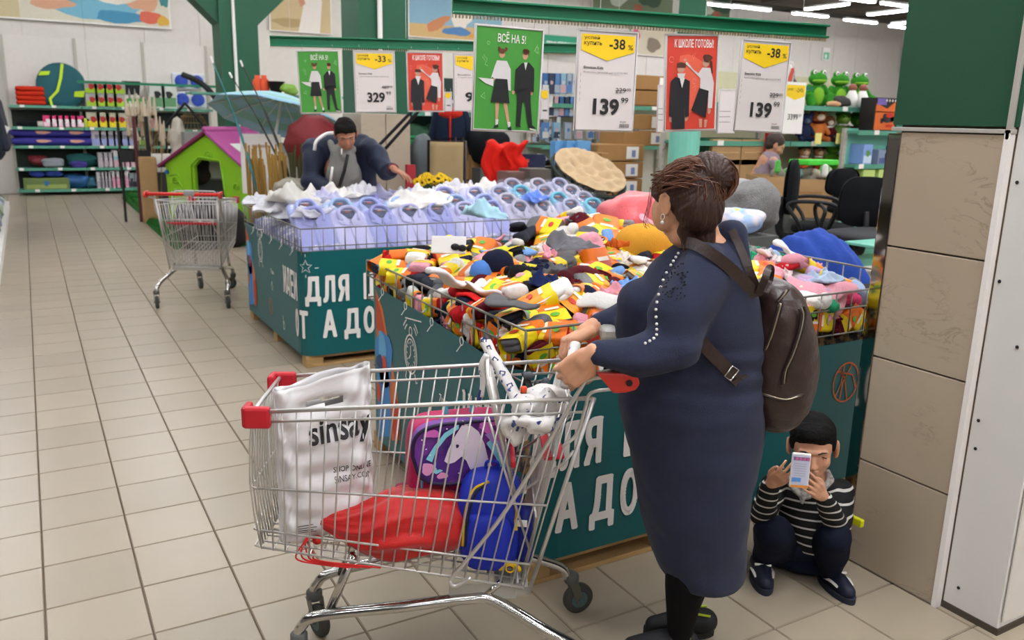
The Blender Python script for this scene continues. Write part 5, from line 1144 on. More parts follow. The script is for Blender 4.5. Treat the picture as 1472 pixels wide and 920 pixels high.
# basketball, hoop and soccer ball print on the right part
m_ = MB(); f = S2(2); s0 = 3.06-B2[0]-.03; z0 = .575
ribbon_into(m_, circ(s0, z0, .082, .09, 26), .008, f, True); ribbon_into(m_, [(s0-.06, z0-.06), (s0-.03, z0+.0), (s0-.02, z0+.085)], .007, f); ribbon_into(m_, [(s0-.03, z0-.085), (s0-.02, z0), (s0+.03, z0+.083)], .007, f); ribbon_into(m_, [(s0+.02, z0-.085), (s0-.01, z0+.02), (s0-.05, z0+.06)], .007, f); ribbon_into(m_, [(s0+.075, z0-.04), (s0+.04, z0+.03), (s0-.06, z0+.055)], .007, f)
m_.build('ball_print', pm('#c8703c'), bin2, label='orange outline of a basketball')
sb = 3.33-B2[0]; 
layers(bin2, lambda k: S2(k*.6), [('#d0bfb8', [blob(sb-.02, .33, .13, .17, wob=.02)]), ('#2c2a30', [blob(sb-.09, .36, .035, .05), blob(sb+.02, .24, .04, .045), blob(sb+.03, .42, .03, .04), blob(sb-.02, .12, .1, .06, seed=3)]), ('#c47a3c', [blob(sb+.09, .24, .06, .12, wob=.05)]), ('#b4384c', [blob(sb+.06, .50, .04, .06)]), ('#b0403c', [blob(sb+.12, .38, .03, .05)])], 'sport_print')
m_ = MB(); ribbon_into(m_, circ(sb+.12, .62, .10, .16, 22, 100, 260), .022, f); m_.build('racket_print', pm('#cc9a54'), bin2)
# cable ties
for T_, SS, n_, top_, O_ in ((bin2, S2, 5, top2, 0), (bin1, S1, 5, lambda s: .8, 0)):
    for k in range(n_):
        s = -.15-.28*k; m_ = MB(); c = SS(4)(s, top_(s)); m_.tube([c+Vector((0, .015*math.cos(a), .018*math.sin(a)-.002)) for a in np.linspace(0, 2*PI, 9)[:-1]], .0018, 4, closed=True); m_.tube([c+Vector((0, 0, -.015)), c+Vector((-.015, .012, -.045))], .0018, 4); m_.build('cable_tie', M_paper, T_)

# ================================================================== GOODS : cloth helpers
def heap2(x, y):   # height of the sock heap
    u = (x-B2[0])/(B2[1]-B2[0]); v = (y-B2[2])/(B2[3]-B2[2])
    e = max(0, min(1, 6*min(u, 1-u, v*1.0, 1-v)))
    z = .90+.09*e+.045*v+.035*u*v+.03*math.sin(u*7+1)*math.sin(v*6)*e
    z += .10*math.exp(-(((x-2.45)/.3)**2+((y-3.6)/.22)**2))+.03*math.exp(-(((x-1.8)/.3)**2+((y-3.6)/.25)**2))+.03*math.exp(-(((x-3.1)/.3)**2+((y-2.9)/.4)**2))
    return z
def heap1(x, y):
    u = (x-B1[0])/(B1[1]-B1[0]); v = (y-B1[2])/(B1[3]-B1[2])
    e = max(0, min(1, 5*min(u, 1-u, v, 1-v)))
    z = .86+.10*e+.10*v*e
    z += .07*math.exp(-(((x-2.15)/.35)**2+((y-6.5)/.25)**2))+.08*math.exp(-(((x-3.35)/.45)**2+((y-6.5)/.35)**2))+.03*math.sin(u*9)*v
    return z
for nm, B, hf, mt, par in (('heap_filling', B2, heap2, mat('sock_filling', '#8a7350', .95, scale=30, col2='#3c3a40'), bin2), ('heap_filling', B1, heap1, mat('shirt_filling', '#c6c4d2', .9, scale=14, col2='#8f92b8'), bin1)):
    mb_ = MB(); e = .03
    mb_.grid(lambda u, v: Vector((B[0]+e+(B[1]-B[0]-2*e)*u-B[0], B[2]+e+(B[3]-B[2]-2*e)*v-B[2], (hf(B[0]+(B[1]-B[0])*u, B[2]+(B[3]-B[2])*v)-.05) if .01 < u < .99 and .01 < v < .99 else .45)), 50, 40)
    mb_.build(nm, mt, par, smooth=True, kind='stuff')
def tilt_to(hf, x, y, rng, j=.25):
    d = .05; nx = -(hf(x+d, y)-hf(x-d, y))/(2*d); ny = -(hf(x, y+d)-hf(x, y-d))/(2*d)
    n = Vector((nx+rng.uniform(-j, j), ny+rng.uniform(-j, j), 1)).normalized(); return n.to_track_quat('Z', 'Y').to_matrix() @ rotz(rng.uniform(0, 6.28))
# prototype meshes ------------------------------------------------------
def proto_mesh(mb_, n_mats, smooth=True, wrinkle=0, seed=0, fr=30):
    v = np.array([tuple(p) for p in mb_.v])
    if wrinkle: v = v+wave(v, wrinkle, fr, seed, True)[:, None]*np.array([.3, .3, 1])
    me = bpy.data.meshes.new('goods'); me.from_pydata([tuple(p) for p in v], [], mb_.f)
    for k in range(n_mats): me.materials.append(M_paper)
    me.polygons.foreach_set('material_index', mb_.m); me.polygons.foreach_set('use_smooth', [smooth]*len(mb_.f)); me.update(); return me
# sock: flattened L tube
def sock_builder(L_=.20, w_=.04, bend=1.3, th=.008, foot=.11, mb_=None, off=(0, 0, 0), seed=0):
    rng = random.Random(seed); mb_ = mb_ or MB(); pts = []; d = Vector((1, 0, 0)); p = Vector(off)
    for k in range(6): pts.append((p.copy(), w_*(1 if k else 1.02))); p += d*(L_-foot)/5
    for k in range(4): d = rotz(bend/4) @ d; p += d*.016; pts.append((p.copy(), w_*1.15))
    for k in range(5): p += d*foot/6; pts.append((p.copy(), w_*(.98 if k < 3 else .85 if k == 3 else .45)))
    rings = []
    for i, (c, w__) in enumerate(pts):
        t_ = (pts[min(i+1, len(pts)-1)][0]-pts[max(i-1, 0)][0]).normalized(); n = Vector((-t_.y, t_.x, 0)); z = .006*math.sin(i*1.1+seed)
        rings.append([c+n*w__*math.cos(a)*.9+Vector((0, 0, th*math.sin(a)*(1.2 if i else .9)+z)) for a in np.linspace(0, 2*PI, 13)[:-1]])
    mb_.loft(rings); return mb_
P_SOCK = [proto_mesh(sock_builder(seed=s, bend=b), 1, wrinkle=.004, seed=s) for s, b in ((1, 1.4), (2, .8), (3, -1.3), (4, .2))]
# sock pack : folded pair held in a printed paper band
def pack_builder(seed):
    rng = random.Random(seed); mb_ = MB(); w_, l_, h_ = .075+.01*(seed % 3), .15, .022
    for k in range(2): mb_.mi = 0; mb_.sell((rng.uniform(-.004, .004), .004, -.008+.017*k), (w_/2, l_/2, .013), .6, .5, nu=18, nv=8)
    mb_.mi = 0; mb_.sell((0, l_/2-.01, 0), (w_/2*.97, .022, .022), .7, .7, nu=14, nv=8)
    # band (closed sleeve around the pair), two colour zones + badge
    a = .045; 
    def band(y0, y1, mi, gro=0):
        mb_.mi = mi; rings = []
        for y in (y0, (y0+y1)/2, y1): rings.append([Vector(((w_/2+.004+gro)*math.copysign(abs(math.cos(t_))**.35, math.cos(t_)), y+.003*math.sin(3*t_), (h_+.001+gro)*math.copysign(abs(math.sin(t_))**.6, math.sin(t_)))) for t_ in np.linspace(0, 2*PI, 21)[:-1]])
        mb_.loft(rings, caps=False)
    band(-l_*.42, l_*.02, 1); band(l_*.02, l_*.26, 2)
    mb_.mi = 3; z = h_+.0035; mb_.add([(x, y, z) for x, y in circ(0, -l_*.2, .016, .011, 12)], [tuple(range(12))]); mb_.mi = 4; mb_.add([(x, y, z+.0006) for x, y in rect(-.024, -.002, .048, .012)], [(0, 1, 2, 3)])
    return mb_
P_PACK = [proto_mesh(pack_builder(s), 5, wrinkle=.0025, seed=s, fr=40) for s in range(4)]
# rolled pair, bundle with sleeve, knitted cap, flat card
def roll_builder(s):
    mb_ = MB(); mb_.sell((0, 0, 0), (.032, .065, .026), .7, .6, nu=16, nv=10); mb_.sell((.012, -.045, .004), (.034, .024, .028), .6, .6, nu=16, nv=8); return mb_
P_ROLL = [proto_mesh(roll_builder(s), 1, wrinkle=.005, seed=s+20, fr=35) for s in range(2)]
def cap_builder():
    mb_ = MB(); mb_.lathe([(.07, 0), (.075, .012), (.07, .03), (.066, .05), (.045, .075), (.012, .088)], 20); mb_.mi = 0
    mb_.sell((0, -.085, .012), (.055, .045, .006), .8, .8); return mb_
P_CAP = [proto_mesh(cap_builder(), 1, wrinkle=.004, seed=31)]
def rag_builder(seed, sx_=.2, sy_=.14, hgt=.02):
    mb_ = MB(); n = 26; co = np.array([[(i/n-.5), (j/n-.5), 0] for i in range(n+1) for j in range(n+1)])
    s1 = wave(co, 1, 7, seed, True); s2 = wave(co, 1, 15, seed+3, True); s3 = wave(co, 1, 4, seed+7)
    r = np.hypot(co[:, 0], co[:, 1]); k = 1+.22*wave(co, 1, 6, seed+11)
    z = hgt*(1.6*s1+.7*s2+.8*s3)+hgt*1.4*np.maximum(0, 1-r*2)-hgt*2.2*np.maximum(0, r*2-.75)
    v = np.stack([co[:, 0]*sx_*k+s2*.06*sx_, co[:, 1]*sy_*k+s1*.06*sy_, z], 1)
    mb_.add([tuple(p) for p in v], [(i*(n+1)+j, (i+1)*(n+1)+j, (i+1)*(n+1)+j+1, i*(n+1)+j+1) for i in range(n) for j in range(n)]); return mb_
def crumple_builder(seed, sx_, sy_, sz_):
    # a garment thrown down in a heap : closed body with long ridged folds
    mb_ = MB(); mb_.sell((0, 0, 0), (1, 1, 1), .9, .9, nu=72, nv=40); v = np.array([tuple(p) for p in mb_.v]); rng = np.random.RandomState(seed)
    for k in range(5):
        d = rng.normal(size=3); d[2] *= .3; d /= np.linalg.norm(d); e = np.cross(d, [0, 0, 1]); q = v@d*rng.uniform(3, 7)+1.1*np.sin(v@e*rng.uniform(1.5, 3)+k)+rng.uniform(0, 6)
        v = v*(1+(.17/(1+.30*k))*(1-2*np.abs(np.sin(q*.5))**.6))[:, None]
    r = 1+.22*wave(v, 1, 2.5, seed+5); top = np.clip(v[:, 2]+.3, 0, 1); f2 = wave(v*np.array([1, 1, .2]), 1, 9, seed+8, True)*.55+wave(v*np.array([1, 1, .2]), 1, 5, seed+9)*.45; v = v*r[:, None]*np.array([sx_, sy_, sz_])/2; v[:, 2] += top*f2*sz_*.55; v[:, 2] = np.where(v[:, 2] < -.3*sz_/2, -.3*sz_/2, v[:, 2]); mb_.v = [tuple(p) for p in v]; return mb_
P_RAG = [proto_mesh(crumple_builder(s, .17, .12, .06), 1) for s in range(5)]
P_BIGRAG = [proto_mesh(crumple_builder(s+40, .56, .40, .17), 1) for s in range(6)]
def cm(c, r=.9): return mat('cloth_'+c.strip('#'), c, r, var=.08, scale=40, bump=.3, bscale=160)
def item(name, me, loc, R, mats, label, cat, group=None, s=1.0):
    o = bpy.data.objects.new(name, me); COL.objects.link(o)
    o.matrix_world = Matrix.Translation(loc) @ R.to_4x4() @ Matrix.Scale(s, 4)
    for k, m in enumerate(mats): recolor(o, m, k)
    o['label'] = label; o['category'] = cat
    if group: o['group'] = group
    return o
CN = {'#e8e6e4': 'white', '#d7d4d0': 'off-white', '#6c6c70': 'grey', '#8f8f90': 'light grey', '#1c2038': 'navy', '#202024': 'black', '#b01c22': 'red', '#5c1420': 'maroon', '#e0a4b0': 'pink', '#7ea4d8': 'light blue', '#3a3c48': 'charcoal', '#c8b898': 'beige', '#e85c8c': 'hot pink', '#2f9a70': 'green', '#c4a8c8': 'lilac', '#a9bcd8': 'pale blue', '#d8c4c4': 'pale pink'}
OR, YE, OR2 = pm('#e87e14', .45), pm('#ecd40e', .45), pm('#f0a020', .45)
BAD, WHT, GRN = pm('#68b03c', .5), pm('#efe8d8', .5), pm('#c83a1c', .5)
def place_word(x, y, B):
    u = (x-B[0])/(B[1]-B[0]); v = (y-B[2])/(B[3]-B[2])
    a = 'front' if v < .25 else 'middle' if v < .62 else 'back'
    b = 'left end' if u < .2 else 'left centre' if u < .42 else 'centre' if u < .6 else 'right centre' if u < .8 else 'right end'
    return a+' '+b
used_lab = {}
def heap_items(B, hf, n, seed, chooser, what):
    rng = random.Random(seed); pts = []; tries = 0
    W_, D_ = B[1]-B[0]-.12, B[3]-B[2]-.12
    while len(pts) < n and tries < 40000:
        tries += 1; x = B[0]+.06+W_*rng.random(); y = B[2]+.06+D_*rng.random(); dmin = .075 if tries < 20000 else .05
        if all((x-a)**2+(y-b)**2 > dmin*dmin for a, b in pts): pts.append((x, y))
    for i, (x, y) in enumerate(pts):
        z = hf(x, y)+rng.uniform(-.022, .018); R = tilt_to(hf, x, y, rng, .38)
        chooser(i, x, y, z, R, rng)
def sock_choice(i, x, y, z, R, rng):
    u = (x-B2[0])/(B2[1]-B2[0]); v = (y-B2[2])/(B2[3]-B2[2]); wd = place_word(x, y, B2); k = rng.random()
    right = u > .72
    body = rng.choice(['#e8e6e4', '#e8e6e4', '#d7d4d0', '#6c6c70', '#8f8f90', '#1c2038', '#202024', '#3a3c48', '#b01c22', '#5c1420', '#7ea4d8', '#e0a4b0'] if not right else ['#e8e6e4', '#e0a4b0', '#a9bcd8', '#d8c4c4', '#e85c8c', '#c4a8c8', '#e8e6e4', '#2f9a70', '#8f8f90'])
    pk = .58 if not right else (.10 if v > .2 else .4)
    if k < pk:
        c = rng.random(); a, b = (OR, YE) if c < .4 else (YE, OR) if c < .8 else (OR2, YE)
        nm = 'orange and yellow' if c < .4 else 'yellow and orange' if c < .8 else 'amber and yellow'
        lb = CN[body]+' socks in an '+nm+' band, '+wd+' of near heap'; lb = lb.replace('an yellow', 'a yellow')
        item('banded_socks', P_PACK[i % 4], (x, y, z+.012), R, [cm(body), a, b, BAD if rng.random() < .7 else GRN, WHT], lb, 'socks', 'banded socks in the near heap, '+nm+', '+CN[body]+', '+wd, rng.uniform(1.1, 1.4))
    elif (k < pk+.12 and not right) or min(u, v, 1-u, 1-v) < .09:
        item('rolled_socks', P_ROLL[i % 2], (x, y, z+.01), R, [cm(body)], CN[body]+' rolled pair of socks without band, '+wd+' of the near heap', 'socks', 'rolled '+CN[body]+' socks, '+wd, rng.uniform(.9, 1.2))
    elif k < pk+.24 or right and k < .55:
        item('sock', P_SOCK[i % 4], (x, y, z+.014), R, [cm(body)], 'loose '+CN[body]+' sock lying flat, '+wd+' of the near heap', 'sock', 'loose '+CN[body]+' socks, '+wd, rng.uniform(.95, 1.25))
    else:
        item('crumpled_garment', P_RAG[i % 5], (x, y, z+.016), R, [cm(body)], 'crumpled '+CN[body]+' small knit garment, '+wd+' of the near heap', 'garment', 'crumpled '+CN[body]+' garments, '+wd, rng.uniform(.8, 1.25))
heap_items(B2, heap2, 330, 21, sock_choice, 'sock')
# items pressed against the wires (left and front faces)
rng = random.Random(77)
for k in range(54):
    if k < 22: x, y = B2[0]+.045, B2[2]+.1+(B2[3]-B2[2]-.2)*k/21; ax = Matrix.Rotation(-PI/2, 3, 'Y'); side = 'left'
    else: x, y = B2[0]+.1+(B2[1]-B2[0]-.15)*(k-22)/31, B2[2]+.045; ax = Matrix.Rotation(PI/2, 3, 'X'); side = 'front'
    z = .875+rng.uniform(-.02, .035)-(.03 if side == 'front' else 0); R = ax @ Matrix.Rotation(rng.uniform(-.3, .3), 3, 'X') @ rotz(rng.uniform(0, 6.28))
    body = rng.choice(['#e8e6e4', '#b01c22', '#8f8f90', '#202024', '#e0a4b0', '#5c1420', '#1c2038']); c = rng.random(); a, b = (OR, YE) if c < .5 else (YE, OR)
    zone = 'near the bin corner' if (side == 'left' and k < 8) or (side == 'front' and k < 30) else 'at the far end' if (side == 'left' and k > 15) or (side == 'front' and k > 44) else 'midway'
    if c < .75: item('banded_socks', P_PACK[k % 4], (x, y, z), R, [cm(body), a, b, BAD, WHT], CN[body]+' banded socks pressed against the '+side+' wires, '+zone, 'socks', 'banded socks behind %s wires %s %s' % (side, zone, CN[body]), 1.0)
    else: item('crumpled_garment', P_RAG[k % 5], (x, y, z), R, [cm(body)], 'crumpled '+CN[body]+' garment pressed against the '+side+' wires, '+zone, 'garment', 'garments behind %s wires %s %s' % (side, zone, CN[body]), .9)
# landmark items on the sock heap
def on2(px, py, dz=.03):
    p = atZ(px, py, 1.0)
    for _ in range(6): p = atZ(px, py, heap2(p.x, p.y)+dz)
    p.x = min(max(p.x, B2[0]+.10), B2[1]-.10); p.y = min(max(p.y, B2[2]+.12), B2[3]-.08); return p
def lm(name, me, px, py, col, lab, cat, s=1.0, rz=0, tx=0, ty=0, dz=.035, mats=None):
    return item(name, me, on2(px, py, dz), rotz(rz) @ Matrix.Rotation(tx, 3, 'X') @ Matrix.Rotation(ty, 3, 'Y'), mats or [cm(col)], lab, cat, None, s)
lm('knitted_cap', P_CAP[0], 715, 386, '#1c2038', 'dark navy peaked cap in the middle of the sock heap', 'cap', 1.0, .4)
lm('knitted_cap', P_CAP[0], 693, 395, '#5a88c8', 'light blue peaked cap left of the navy one', 'cap', .75, 1.2)
lm('crumpled_garment', P_BIGRAG[0], 770, 385, '#1d2242', 'large navy knit garment in the middle of the sock heap', 'garment', .46, .3)
lm('crumpled_garment', P_BIGRAG[1], 790, 405, '#23305c', 'dark blue knit garment right of the navy one', 'garment', .42, 1.2)
lm('crumpled_garment', P_BIGRAG[2], 820, 328, '#e2e0da', 'heap of white knit socks at the top of the heap', 'garment', .6, .5)
lm('crumpled_garment', P_BIGRAG[3], 820, 352, '#77757a', 'long dark grey crumpled garment below the white socks', 'garment', .40, .1)
lm('crumpled_garment', P_BIGRAG[4], 655, 385, '#8a8886', 'grey crumpled garment at the left of the heap', 'garment', .32, 1.0)
lm('sock', P_SOCK[0], 725, 425, '#e6e2e2', 'big white sock standing out at the centre of the heap', 'sock', 1.5, 1.9, .5)
lm('sock', P_SOCK[1], 700, 445, '#c21a1c', 'bright red sock at the front of the heap', 'sock', 1.05, 1.4, .2)
lm('sock', P_SOCK[2], 800, 450, '#6c6a6c', 'grey sock near the far hand', 'sock', 1.1, 2.4)
lm('sock', P_SOCK[0], 620, 375, '#e8e6e4', 'white sock lying at the left end of the heap', 'sock', 1.05, .2)
lm('crumpled_garment', P_RAG[0], 590, 362, '#34343c', 'charcoal garment lying over the left rim', 'garment', 1.3, .6)
lm('crumpled_garment', P_RAG[1], 560, 372, '#c02420', 'red garment at the left corner of the sock bin', 'garment', 1.0, .6)
lm('rolled_socks', P_ROLL[0], 843, 435, '#e4e2e0', 'white rolled socks near the far arm', 'socks', 1.4, 1.2)
lm('crumpled_garment', P_RAG[2], 905, 412, '#7ea4d8', 'light blue garment beside the woman\'s far arm', 'garment', 1.2, .6)
lm('crumpled_garment', P_RAG[3], 818, 408, '#5c1420', 'maroon garment under an orange pack at the centre', 'garment', .9, .6)
lm('crumpled_garment', P_RAG[4], 893, 372, '#ddd6cc', 'cream patterned garment near the yellow hat', 'garment', 1.0, .9)
o = lm('sock_card', P_PACK[1], 858, 378, '', 'large pink and orange sock card standing up near the yellow hat', 'socks', 1.7, .3, 1.1, mats=[cm('#e0a4b0'), pm('#f0806c', .4), OR, BAD, WHT])
t = thing('white_tag_card', 'white plastic card lying on the back left of the sock heap', 'card', on2(645, 352, .11), -YAW); m_ = MB(); m_.box((0, 0, 0), (.15, .01, .08), Matrix.Rotation(-.5, 3, 'X')); m_.build('card', M_paper, t, bevel=.002); m_ = MB(); m_.sell((.03, -.02, -.005), (.02, .01, .015)); m_.sell((.06, -.02, -.01), (.02, .01, .015)); m_.build('black_clip', M_black, t, smooth=True)
p = on2(925, 350, .03); m_ = MB(); m_.sell((0, 0, 0), (.15, .12, .10), .9, .9, nu=24, nv=14); tag(m_.build('yellow_hat', cm('#d8a23c'), smooth=True, loc=p), 'mustard yellow rounded hat just behind the woman\'s face', 'hat')
for k, (px, py, cc, lb) in enumerate(((893, 345, '#202024', 'black garment behind the yellow hat'), (886, 352, '#c8641c', 'orange brown rounded toy left of the yellow hat'), (1150, 345, '#e8347c', 'hot pink garment lying along the right rim'), (1105, 398, '#d070a0', 'pink garment above the backpack'), (1075, 380, '#e87a34', 'orange cloth visible behind the backpack strap'), (1225, 355, '#d4d0dc', 'white and lilac garment at the right end of the heap'), (1185, 385, '#e8e0e0', 'white garment in the middle of the right part'), (1180, 400, '#b8c8dc', 'pale blue garment above the front rim'), (1215, 385, '#e4b8bc', 'pale pink garment left of the pillar'), (1180, 372, '#2f9a70', 'small green garment among the pink ones'), (1130, 380, '#8090b0', 'blue grey garment right of the backpack loop'))):
    big = k not in (1, 9); lm('crumpled_garment', (P_BIGRAG if big else P_RAG)[k % 5], px, py, cc, lb, 'garment', (.42 if big else .8), k*.8)
# ================================================================== SHIRTS in bin 1
M_plastic = mat('clear_film', '#dfe4f4', .12, spec=.8, alpha=.10); 
def shirt_builder(seed):
    mb_ = MB(); mb_.mi = 0
    mb_.sell((0, .0, 0), (.115, .17, .022), .5, .35, nu=24, nv=8)
    mb_.tube(smooth_path([(-.052, -.06, .026), (-.06, -.115, .036), (-.03, -.152, .044), (.03, -.152, .044), (.06, -.115, .036), (.052, -.06, .026)], 5), [.009]+[.0115]*24+[.009], 8, flat=1.5)   # collar stand
    for s in (-1, 1): mb_.add([(s*.055, -.12, .044), (s*.004, -.062, .034), (s*.012, -.02, .030), (s*.070, -.045, .030)], [(0, 1, 2, 3)])   # collar leaves
    mb_.mi = 1; mb_.box((0, -.11, .030), (.085, .06, .006)); mb_.mi = 2; mb_.box((0, -.128, .035), (.035, .016, .004)); mb_.mi = 0; mb_.box((0, .05, .024), (.02, .2, .004))
    mb_.mi = 3; mb_.sell((0, 0, .008), (.122, .178, .042), .45, .3, nu=24, nv=8)
    v = np.array([tuple(p) for p in mb_.v]); v[:, 2] += wave(v, .003, 40, seed); mb_.v = [tuple(p) for p in v]; return mb_
P_SHIRT = [proto_mesh(shirt_builder(s), 4) for s in range(3)]
rng = random.Random(9); M_collar_shade = pm('#3c4668'); M_tag2 = pm('#a8583c')  # first colour paints the shade inside the collar opening
shc = [('#a3a6d8', 'periwinkle'), ('#aab4e0', 'light blue'), ('#c2c0e2', 'pale lilac'), ('#a6bcdc', 'sky blue')]
for row_ in range(4):
    n_ = 11
    for k in range(n_):
        x = B1[0]+.17+(B1[1]-B1[0]-.3)*k/(n_-1)+rng.uniform(-.02, .02); y = B1[2]+.205+.165*row_+rng.uniform(-.02, .02)
        if row_ == 3 and k < 8 or row_ == 2 and k < 4: continue
        c, nm = shc[(k*2+row_) % 4] if k < 7 else (('#c4c0cc', 'plaid grey'), ('#b8b8d0', 'striped lilac'), ('#7cc0d4', 'cyan'), ('#bcb8cc', 'plaid grey'))[(k+row_) % 4]
        R = rotz(rng.uniform(-.12, .12)) @ Matrix.Rotation(math.radians(42 if row_ < 1 else 38), 3, 'X') @ rotz(PI)
        item('folded_shirt', P_SHIRT[k % 3], (x, y, .895+.045*row_), R, [mat('cloth_s'+c.strip('#'), c, .75, var=.05, bump=.1), M_collar_shade, M_tag2, M_plastic], nm+' folded shirt in clear film, '+['front', 'second', 'third', 'fourth'][row_]+' row, '+('left part' if k < 3 else 'centre left' if k < 6 else 'centre right' if k < 8 else 'right part')+' of the shirt bin', 'shirt', 'folded shirts %s %s %d' % (nm, row_, 0 if k < 3 else 1 if k < 6 else 2 if k < 8 else 3), 1.16)
# loose white / lilac shirts heaped behind
def on1(px, py, dz=.03):
    p = atZ(px, py, 1.0)
    for _ in range(6):
        x = min(max(p.x, B1[0]), B1[1]); y = min(max(p.y, B1[2]), B1[3]); p = atZ(px, py, heap1(x, y)+dz)
    return p
def lsh(px, py, c, lab, s=.7, rz=0, k=0, tx=0, ty=0, dz=.03, m=None):
    return item('loose_shirt', P_BIGRAG[k % 6], on1(px, py, dz+.02), rotz(rz) @ Matrix.Rotation(tx, 3, 'X') @ Matrix.Rotation(ty, 3, 'Y'), [m or mat('cloth_w'+c.strip('#'), c, .8, var=.04, bump=.15)], lab, 'shirt', None, s)
lsh(395, 298, '#d9d8dc', 'white film wrapped shirt at the left end of the shirt bin', .8, .2, 1, dz=.02)
lsh(370, 290, '#dcdce0', 'white shirt at the back left corner of the shirt bin', .7, .7, 2, dz=.02)
lsh(425, 285, '#d6d3cc', 'crumpled clear wrapped white shirt left of the man\'s hands', .9, 1.5, 3)
lsh(450, 305, '#c9c8d4', 'pale grey wrapped shirt on the left of the shirt heap', .8, .5, 0)
lsh(480, 282, '#e2e0da', 'creamy white shirt in front of the man', 1.0, .3, 2, dz=.05)
lsh(490, 268, '#b6b8e0', 'lilac shirt lying right under the man\'s hands', .95, .1, 1, .1, .0, .09)
lsh(520, 276, '#9a9cd6', 'deeper lilac shirt standing up at the peak of the left heap', .9, 1.3, 4, .4, -.3, .11)
lsh(555, 268, '#c6bfe0', 'pale violet crumpled shirt right of the lilac peak', .85, 2.2, 5, .3, .2, .10)
lsh(548, 292, '#a9a8dc', 'lilac crumpled shirt hanging down to the folded rows', .8, 1.1, 0, .4, 0, .06)
lsh(590, 272, '#dedbe4', 'soft white shirt below the sunflowers, left', .9, .9, 3, dz=.07)
lsh(600, 290, '#e6e2de', 'large creamy white shirt mound in the middle of the bin', 1.15, .4, 2, dz=.05)
lsh(635, 296, '#e8e4de', 'creamy white shirt at the right of the middle mound', .9, 1.9, 1, dz=.04)
lsh(665, 270, '#e0dde8', 'white shirt on the right mound, left slope', .9, .6, 4, dz=.09)
lsh(700, 262, '#e4e0e8', 'white shirt on top of the right mound', 1.1, 1.6, 0, dz=.10)
lsh(735, 268, '#d8d2d6', 'white and grey shirt at the right of the right mound', .8, .5, 3, dz=.08)
lsh(748, 262, '#b4b0a8', 'grey and white garment standing behind the navy one', .5, 2.5, 5, .5, .3, .12)
lsh(716, 276, '#1e3458', 'dark navy blue garment on the right mound', .5, .4, 2, dz=.12)
lsh(700, 288, '#a5a8de', 'lilac shirt below the navy garment, left', .75, .9, 1, .3, dz=.07)
lsh(728, 292, '#adb0e4', 'lilac shirt below the navy garment, right', .8, 1.8, 4, .3, dz=.06)
lsh(770, 284, '#6f8fd8', 'medium blue shirt at the right of the mound', .6, .3, 0, .2, dz=.07)
lsh(660, 303, '#7cc4dc', 'turquoise garment left of the wire divider', .7, .2, 2, dz=.06)
lsh(700, 306, '#a9ccd8', 'pale turquoise film wrapped garment over the divider', .7, 1.2, 3, dz=.05)
for k, px in enumerate((760, 790, 820, 850, 875)): lsh(px, 292-(k % 2)*6, ['#c4c2cc', '#b4b4cc', '#cfcdd2', '#bdb8b8', '#c8c4c4'][k], ['grey plaid shirt right of the blue one', 'bluish film wrapped shirt in the right heap', 'shiny wrapped pale shirt in the right heap', 'beige grey wrapped shirt in the right heap', 'pale wrapped shirt at the right end of the heap'][k], .7, k*.9, k, .1, dz=.05)
rng = random.Random(19)
for k in range(26):
    x = B1[0]+.15+rng.random()*(B1[1]-B1[0]-.3); y = B1[2]+.75+rng.random()*.75; c, nm = rng.choice([('#dcdae0', 'white'), ('#c4c2dc', 'pale lilac'), ('#e4e1dc', 'cream')])
    item('loose_shirt', P_BIGRAG[k % 6], (x, y, heap1(x, y)-.01), rotz(rng.uniform(0, 6)), [mat('cloth_w'+c.strip('#'), c, .8, var=.04, bump=.15)], nm+' shirt lower down in the shirt heap, '+place_word(x, y, B1), 'shirt', 'buried %s shirts %s' % (nm, place_word(x, y, B1)), .8)
p = PG(912, 312, 5.0); lump('pink_wrapped_bag', 'coral pink translucent bag between the bins behind the woman\'s face', 'bag', p, (.46, .4, .3), mat('coral_bag', '#e06a70', .35, bump=.3), 60, .14)
